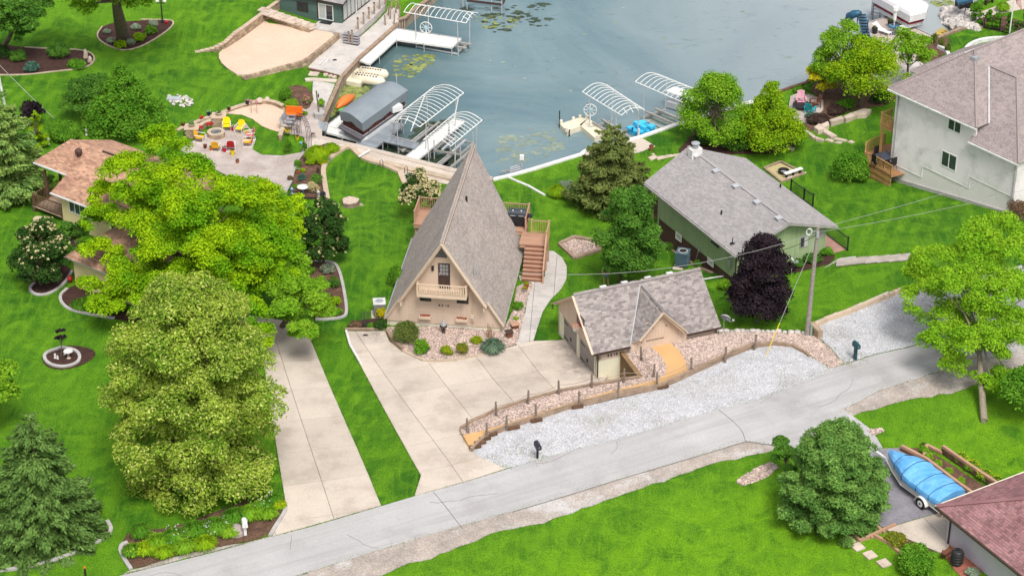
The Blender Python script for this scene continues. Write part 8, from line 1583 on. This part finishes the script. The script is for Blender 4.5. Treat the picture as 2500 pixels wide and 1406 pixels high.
tree('dense rounded fir between the road and the boat pad',(2045,1262),(1902,1010,2180,1308),'lf_fir','egg',120000,.19,340,cr=.15,prof=(.86,1,1,.86,.58,.15),name='fir_tree',asp=.4,up=.9,shell=.5,tr=.2,cat='tree')
tree('small airy shrub tree touching the fir on its left',(1915,1165),(1880,1064,1960,1160),'lf_deep','round',4500,.15,22)
lobed('tall honey locust with airy foliage at the right edge',(2402,1030),[(2290,640,75,60,9),(2380,600,80,60,10),(2460,640,80,70,9.5),(2250,740,60,70,7.5),(2330,720,85,80,9),(2440,740,90,80,9),(2300,830,75,55,7),(2390,850,85,75,7.5),(2480,850,60,80,7.5),(2440,570,80,45,10),(2540,700,80,90,8),(2330,890,50,40,6),(2420,930,55,40,5.5),(2480,940,50,50,5),(2400,690,110,90,8.5),(2300,780,80,60,7),(2250,680,60,50,8),(2430,800,100,80,7.5)],'lf_locust',80000,.15,name='locust_tree',cr=.31,k=17,tr=.2,bark='barkp')
tree('leafy tree under the locust at the right edge',(2530,1010),(2440,880,2640,1010),'lf_mid','round',6000,.2,24)
tree('dark purple-leaved maple behind the utility pole',(1848,788),(1787,575,1932,775),'lf_purple','egg',42000,.17,110,cr=.33,name='purple_maple',tr=.09)
tree('upright green maple between the A-frame and the green house',(1513,690),(1452,458,1614,660),'lf_deep','egg',36000,.18,90,cr=.3,name='maple_tree',tr=.1)
conifer('olive green cedar with drooping branches by the lake lawn',(1490,500),(1370,305,1600,520),'lf_cedar',42000,.28,18,11,.14,name='cedar_tree',power=.45,asp=.26,spread=.34,low=.08,fat=1.02)
tree('bright green cypress standing at the shore left of its twin',(1745,350),(1662,190,1830,345),'lf_bright','egg',24000,.16,60,cr=.33,name='cypress_tree',tr=.1)
tree('yellow-green cypress standing right of its twin at the shore',(1880,365),(1805,190,1962,355),'lf_lime','cone',24000,.16,64,cr=.42,name='cypress_tree',tr=.14)
tree('tall green cypress beside the blue slide',(2060,240),(1985,52,2125,225),'lf_bright','egg',15000,.17,55,cr=.3,name='cypress_tree',tr=.14)
tree('wide yellow-green cypress in front of the slide deck',(2100,262),(2020,95,2225,262),'lf_lime','round',20000,.17,60,cr=.3,name='cypress_tree',tr=.14)
tree('open branched green cypress beside the white house roof',(2215,215),(2150,70,2285,185),'lf_bright','round',8500,.16,40,cr=.26,name='cypress_tree',tr=.1)
tree('golden yellow leaved tree at the shore beside the fire patio',(2010,240),(1968,155,2050,235),'lf_yellow','round',4500,.16,26)
tree('cream flowering lilac tree left of the A-frame',(1027,535),(968,425,1074,528),'lf_dark','round',6500,.17,40,name='flowering_tree',accent=('lf_cream',1500,.2),tr=.06)
tree('dark flowering tree beside the big maple above the left garden',(790,645),(733,488,848,632),'lf_dark','egg',13000,.18,60,name='flowering_tree',accent=('lf_cream',300,.2),tr=.09)
tree('dark flowering tree beside the yellow house porch',(100,695),(28,540,165,678),'lf_dark','egg',13000,.18,60,name='flowering_tree',accent=('lf_cream',450,.22),tr=.08)
tree('dense green bush tree against the yellow house wall',(185,640),(138,528,222,630),'lf_deep','round',5500,.18,26)
tree('soft feathery green tree on the upper left lawn',(300,320),(205,148,395,330),'lf_mid','cone',24000,.2,90,cr=.36,name='tree',tr=.14)
tree('dark green juniper left of the soft feathery tree',(205,290),(146,185,285,288),'lf_deep','round',12000,.16,46,name='juniper_tree')
lobed('huge tree with hanging lime foliage and thick trunk at the top edge',(302,97),[(130,-20,60,34,7.5),(200,-15,70,44,8),(270,-25,70,48,9),(340,-40,70,40,9),(420,-30,60,35,8),(240,-60,100,60,11),(350,-90,100,60,12),(200,22,44,24,6.5),(330,5,45,26,7)],'lf_bright',24000,.2,k=12,tr=.52)
lobed('dark green tree in the upper left corner',(8,122),[(20,20,70,60,7),(70,50,48,44,6),(90,5,45,40,7),(-10,70,50,45,5.5),(55,85,32,28,4.5)],'lf_deep',18000,.2,k=12,tr=.2)
conifer('long needled pale green pine at the left edge',(15,470),(-110,205,140,480),'lf_pine',34000,.36,20,13,.05,name='pine_tree',power=.55,asp=.2,spread=.3)
tree('yellow-green cypress beside the pine',(82,355),(58,262,118,352),'lf_lime','cone',4200,.17,30)
tree('small purple-leaved plum tree behind the pine',(75,310),(35,245,110,310),'lf_purple','round',3000,.17,22,name='plum_tree')
shrub('clipped green hedge block behind the yellow house roof',(160,340),100,62,'lf_mid',7000,.14,name='hedge')
shrub('dark low hedge mass below the maple by the yellow house',(255,745),190,50,'lf_mid',9000,.15,name='hedge',ry=.5)
shrub('round bush at the corner of the cedar deck',(2070,440),112,92,'lf_mid',9000,.17,name='bush')
shrub('large dark evergreen bush in the upper left bed',(145,140),66,46,'lf_deep',4500,.14)
shrub('blue-green bush in the upper left mulch bed',(79,175),46,34,'lf_blue',2500,.13)
shrub('bright feathery low juniper beside the standing rocks',(188,165),58,30,'lf_mid',2600,.13)
shrub('dark bush under the corner tree in the upper left bed',(45,148),52,36,'lf_deep',2200,.13);shrub('dark bush at the far left end of the upper left bed',(8,142),50,40,'lf_dark',2200,.13)
for i,(x,y,w_,hh,m_,lb)in enumerate([(262,82,22,14,'lf_grey','small variegated hosta alone at the left of the tree bed'),(272,103,28,16,'lf_grey','pale hosta left of the green mound in front of the thick trunk'),(294,116,38,24,'lf_lime','bright green hosta mound in front of the thick trunk'),(320,110,26,20,'lf_grey','pale hosta right of the mound in front of the thick trunk'),(341,100,42,26,'lf_lime','wide bright green hosta mound in the middle of the tree bed'),(368,83,36,26,'lf_mid','green hosta mound toward the lamp post end of the bed'),(374,62,26,16,'lf_grey','pale hosta nearest the lamp post'),(333,72,30,18,'lf_grey','pale hosta behind the thick trunk')]):
 shrub(lb,(x,y),w_,hh,m_,1100,.15,name='hosta',cat='plant')
shrub('large reddish green bush at the left front corner of the A-frame',(990,832),88,66,'lf_azalea',5200,.11)
shrub('round hydrangea with lime flower heads in the rock bed',(1030,862),46,44,'lf_mid',1900,.12,accent=('lf_lime',120,.14))
shrub('yellow leaved mound in the rock bed, left of two',(1090,866),38,32,'lf_yelgreen',1500,.09);shrub('olive mound touching the yellow one in the rock bed',(1128,866),42,38,'lf_olive',1700,.09)
shrub('golden mound close to the A-frame foundation',(1164,838),36,24,'lf_yelgreen',1300,.09)
grass_clump('spiky grey-green yucca clump at the right of the rock bed',(1203,858),66,36,leaf_mat('lf_yucca',(.10,.17,.11),(.16,.24,.15),3),500,'yucca',wdt=.05)
shrub('green shrub beside the path along the A-frame',(1265,757),32,28,'lf_mid',1000,.11);shrub('tiny lime plant between rocks along the A-frame path',(1260,781),18,12,'lf_lime',300,.08)
shrub('green shrub on the left side lawn against the A-frame roof',(965,700),42,70,'lf_mid',2200,.12)
shrub('yellow leaved bush beside the A-frame air conditioner',(932,778),34,36,'lf_yellow',1000,.1);shrub('dark green bush below the yellow leaved bush',(930,802),40,30,'lf_dark',1400,.11);shrub('low brownish plants at the end of the small front bed',(868,796),48,16,'lf_brown',700,.1);shrub('small green bush behind the lattice trellis',(905,800),26,18,'lf_mid',500,.1)
for x,y,w_,hh,m_,lb in[(755,668,40,26,'lf_mid','green perennials at the top of the left garden bed'),(800,665,44,30,'lf_grey','pale flowering perennials at the top of the left garden bed'),(775,705,44,36,'lf_bright','bright green plant left in the garden bed'),(815,700,38,34,'lf_deep','dark upright plant beside the garden bed kerb'),(790,735,50,30,'lf_mid','low leafy plant in the middle of the garden bed'),(820,745,36,30,'lf_lime','lime plant beside the garden bed kerb'),(785,768,58,24,'lf_bright','grassy plants at the lower end of the garden bed'),(822,768,34,22,'lf_mid','green plants in the lower right of the garden bed')]:
 shrub(lb,(x,y),w_,hh,m_,1200,.11,name='garden_plant',cat='plant',accent=(random.choice(['fl_red','fl_white','fl_pink']),18,.09))
grass_clump('large fountain of bright ornamental grass beside the lake wall',(775,392),66,42,'lf_lime',1800);grass_clump('smaller fountain of ornamental grass beside the large one',(811,373),40,28,'lf_lime',900)
for x,y,w_,hh,m_,lb in[(727,408,22,22,'lf_mid','leafy plant behind the red pot in the paver garden'),(757,402,26,20,'lf_lime','lime perennial below the large grass'),(790,402,30,18,'lf_yelgreen','yellowish perennial below the large grass'),(740,420,14,12,'lf_lime','tiny lime plant beside the red pot'),(737,440,24,20,'lf_blue','grey-blue mound in the paver garden'),(774,450,42,34,'lf_deep','dense green bush in the paver garden'),(764,470,40,36,'lf_cream','variegated cream bush above the little fence'),(708,440,16,14,'lf_brown','dried brownish plant at the paver edge'),(722,458,20,12,'lf_mid','low green plant at the paver edge'),(800,395,20,14,'lf_grey','grey plant against the garden wall')]:
 shrub(lb,(x,y),w_,hh,m_,900,.1,name='garden_plant',cat='plant')
shrub('narrow upright shrub at the corner of the fire pit lawn',(703,373),26,42,'lf_mid',1500,.1);shrub('climbing shrub at the foot of the garden arch',(744,372),16,30,'lf_deep',800,.1)
shrub('dense round shrub at the corner of the sand pit, upper',(699,245),44,38,'lf_mid',3000,.11);shrub('bright round shrub at the corner of the sand pit, lower',(715,268),40,36,'lf_bright',2600,.11);shrub('pink flowering bush beside the flagstone walk',(750,255),26,24,'lf_mid',600,.1,accent=('fl_pink',120,.14));shrub('small round shrub beside the orange bench',(745,282),16,14,'lf_bright',400,.09);shrub('green shrub next to the lamp pole at the sea wall',(785,262),22,26,'lf_bright',800,.1)
shrub('dark shrub under the left shore cypress',(1715,352),60,34,'lf_dark',2600,.14);shrub('leafy green shrub between the two shore cypresses',(1795,362),90,46,'lf_deep',5200,.14);shrub('dark shrub under the right shore cypress',(1850,362),70,40,'lf_dark',3000,.14)
shrub('green hosta row by the green house front',(1985,640),62,34,'lf_deep',2800,.16,name='hosta',ry=.6);shrub('hostas at the right end of the green house front',(2018,622),42,26,'lf_mid',1800,.16,name='hosta',ry=.6);shrub('hostas at the left end of the green house front',(1945,652),44,28,'lf_deep',1800,.16,name='hosta',ry=.6)
shrub('light green bush below the green house corner',(1768,705),40,30,'lf_bright',1600,.12);shrub('small leafy plant behind the blue air conditioner',(1636,608),40,22,'lf_deep',1200,.12);shrub('small plant between the air conditioner and the house corner',(1705,648),34,18,'lf_mid',900,.12)
grass_clump('bright daylily patch in the timber planter on the shore lawn',(1362,480),52,34,'lf_lime',900);shrub('pale flowering shrub behind the planter on the shore lawn',(1382,460),44,28,'lf_grey',1500,.11)
shrub('brown bare shrub in front of the white house corner',(2480,540),74,66,'lf_brown',3200,.12);shrub('brownish grasses on the bank above the limestone wall',(1995,300),80,34,leaf_mat('lf_dkbrown',(.07,.045,.04),(.11,.075,.06),2),4200,.13,ry=.6);shrub('dark red-brown shrub further along the bank',(2040,275),60,28,'lf_dkbrown',2600,.13);shrub('blue spruce ground shrub by the fire patio',(1978,290),32,20,'lf_blue',1100,.11);shrub('green shrub on the bank below the cypresses',(2065,262),60,30,'lf_mid',2600,.12);shrub('dark shrub beside the white house at the bank',(2150,252),60,40,'lf_dark',2800,.13);shrub('leafy shrub at the shore behind the pink chair',(1955,225),46,22,'lf_mid',1600,.12)
for x,y,lb in((2279,107,'first'),(2298,118,'second'),(2313,130,'third')):shrub('%s reddish green shrub from the lake beside the curved wall'%lb,(x,y),20,30,'lf_azalea',800,.12)
for i,(x,y,hh)in enumerate([(2378,52,46),(2392,62,48),(2414,70,46),(2435,74,42),(2463,80,44)]):
 tree('%s narrow arborvitae along the black fence, counted from the lake'%['first','second','third','fourth','fifth'][i],(x,y),(x-8,y-hh,x+9,y-2),'lf_mid','egg',4200,.1,26,cr=.6,name='arborvitae',grp='arborvitae along the black fence',tr=.04)
tree('broad dark evergreen beside the flagpole',(2488,95),(2468,32,2525,92),'lf_deep','cone',4500,.14,34,name='evergreen');grass_clump('round ornamental grass beside the upper right path',(2448,28),38,26,'lf_bright',800)
shrub('big light green bush in front of the lilac house',(2235,1395),118,84,'lf_mid',7000,.15,name='bush',up=.7);shrub('spiky variegated plant below the rain barrel',(2375,1405),44,26,'lf_grey',900,.13);shrub('green bush in the lower right corner against the lilac wall',(2490,1400),64,56,'lf_mid',3000,.14)
shrub('mixed low shrubs in the bed beside the concrete apron',(2190,1325),66,36,'lf_olive',2600,.12);shrub('yellow flowering plants at the edge of the concrete apron',(2225,1342),40,22,'lf_mid',1100,.11,accent=('lf_yellow',60,.09))
for i,(x,y)in enumerate([(2255,1106),(2268,1122),(2288,1138),(2316,1158),(2345,1182)]):
 shrub('%s clipped green ball in the planter behind the boat, counted from the road'%['first','second','third','fourth','fifth'][i],(x,y),26,24,'lf_bright',1100,.08,cat='shrub',accent=None)['group']='clipped balls in the planter behind the boat'
for i,(x,y,w_)in enumerate([(2345,1128,36),(2372,1148,42),(2402,1170,44),(2432,1186,40)]):grass_clump('%s yellow daylily clump above the timber wall, from the road'%['first','second','third','fourth'][i],(x,y),w_,28,'lf_mid',420,'daylily',accent=('lf_yellow',40,.1))
shrub('reddish plant at the road end of the planter',(2256,1090),22,14,'lf_azalea',300,.1)
for i,(x,y,w_,hh,m_,ac)in enumerate([(322,1355,40,30,'lf_mid','lf_yellow'),(345,1310,44,38,'lf_mid',None),(355,1350,46,30,'lf_lime',None),(385,1335,50,36,'lf_bright',None),(400,1355,44,26,'lf_lime',None),(425,1325,50,40,'lf_mid','fl_white'),(450,1345,50,30,'lf_bright',None),(475,1310,54,42,'lf_mid',None),(500,1335,50,28,'lf_lime',None),(525,1300,56,40,'lf_mid','fl_white'),(575,1275,54,38,'lf_mid',None),(560,1305,44,26,'lf_bright',None),(612,1265,50,34,'lf_bright',None),(635,1245,46,36,'lf_mid','fl_white'),(655,1262,40,26,'lf_bright',None),(668,1230,40,26,'lf_mid',None),(682,1238,30,18,'lf_lime','lf_yellow')]):
 grass_clump('daylily clump in the roadside bed, %s from the left'%['first','second','third','fourth','fifth','sixth','seventh','eighth','ninth','tenth','eleventh','twelfth','thirteenth','fourteenth','fifteenth','sixteenth','seventeenth'][i],(x,y),w_*1.35,hh*1.15,m_,620,'daylily',accent=(ac,26,.09)if ac else None)['group']='daylilies in the roadside bed'
shrub('pink flowering bush in the middle of the roadside bed',(519,1290),36,30,'lf_mid',700,.1,accent=('fl_pink',160,.12));shrub('rose bush at the left end of the roadside bed',(345,1296),36,22,'lf_deep',700,.1)
tree('small dark purple sapling in the round stone ringed bed',(150,872),(135,800,165,850),'lf_purple','round',900,.13,14,tr=.03,name='sapling')
LAWN_O=build_lawn()
def blades(name,P2,hgt,wdt,m):
 n=len(P2);z=H_ARR(P2);a=RNG.uniform(0,2*math.pi,n);hh=hgt*RNG.uniform(.5,1.3,n);w_=wdt*RNG.uniform(.6,1.4,n);c,s=np.cos(a),np.sin(a);l=RNG.uniform(-.6,.6,(n,2))*hh[:,None]
 V=np.zeros((n,3,3));V[:,0]=np.stack([P2[:,0]-c*w_,P2[:,1]-s*w_,z-.01],1);V[:,1]=np.stack([P2[:,0]+c*w_,P2[:,1]+s*w_,z-.01],1);V[:,2]=np.stack([P2[:,0]+l[:,0],P2[:,1]+l[:,1],z+hh],1)
 fast_mesh(name,V.reshape(-1,3),np.arange(n*3).reshape(-1,3),m,kind='stuff')
E_=[]
for c in COVER:
 nx=np.roll(c,-1,0);d=nx-c;L=np.linalg.norm(d,axis=1);k=int(L.sum()*26)
 if k<5 or c[:,1].max()>300:continue
 i=RNG.choice(len(c),k,p=L/L.sum());t=RNG.random(k)[:,None];nr=np.stack([-d[i,1],d[i,0]],1)/np.maximum(L[i],1e-6)[:,None];wv=.5+.5*np.sin(c[i,0]*2.3+c[i,1]*3.1)
 E_.append(c[i]+d[i]*t+nr*(RNG.normal(size=k)*.05*(.4+wv)-.02)[:,None])
E_=np.vstack(E_);skip=np.zeros(len(E_),bool)
LP=np.array([(p.x,p.y)for p in SH]+[(90,420),(260,60),(160,-120),(-160,-120),(-260,60),(-30,420)])
hard=[c for c in COVER if len(c)>3]
ins_n=sum(in_poly(E_,c).astype(int)for c in hard);rc=np.array([tuple(GF(a,b,0)[:2])for a,b in((-.6,-3.6),(3.4,-3.2),(3.4,.6),(-.6,.6))]);E_=E_[(ins_n[:]<2)&~in_poly(E_,rc)&in_poly(E_,LP)]
blades('edge_grass',E_,.09,.02,'lawn')
n=420000;q=np.stack([RNG.uniform(-46,46,n),92+95*RNG.random(n)**1.25],1);q=q[in_poly(q,LP)]
m_=np.zeros(len(q),bool)
for c in COVER:
 lo,hi=c.min(0),c.max(0);b=(q[:,0]>lo[0])&(q[:,0]<hi[0])&(q[:,1]>lo[1])&(q[:,1]<hi[1]);idx=np.where(b&~m_)[0]
 if len(idx):m_[idx]|=in_poly(q[idx],c)
blades('short_grass',q[~m_],.05,.016,'lawn')
for o in bpy.data.objects:
 if '_o' in o:del o['_o']
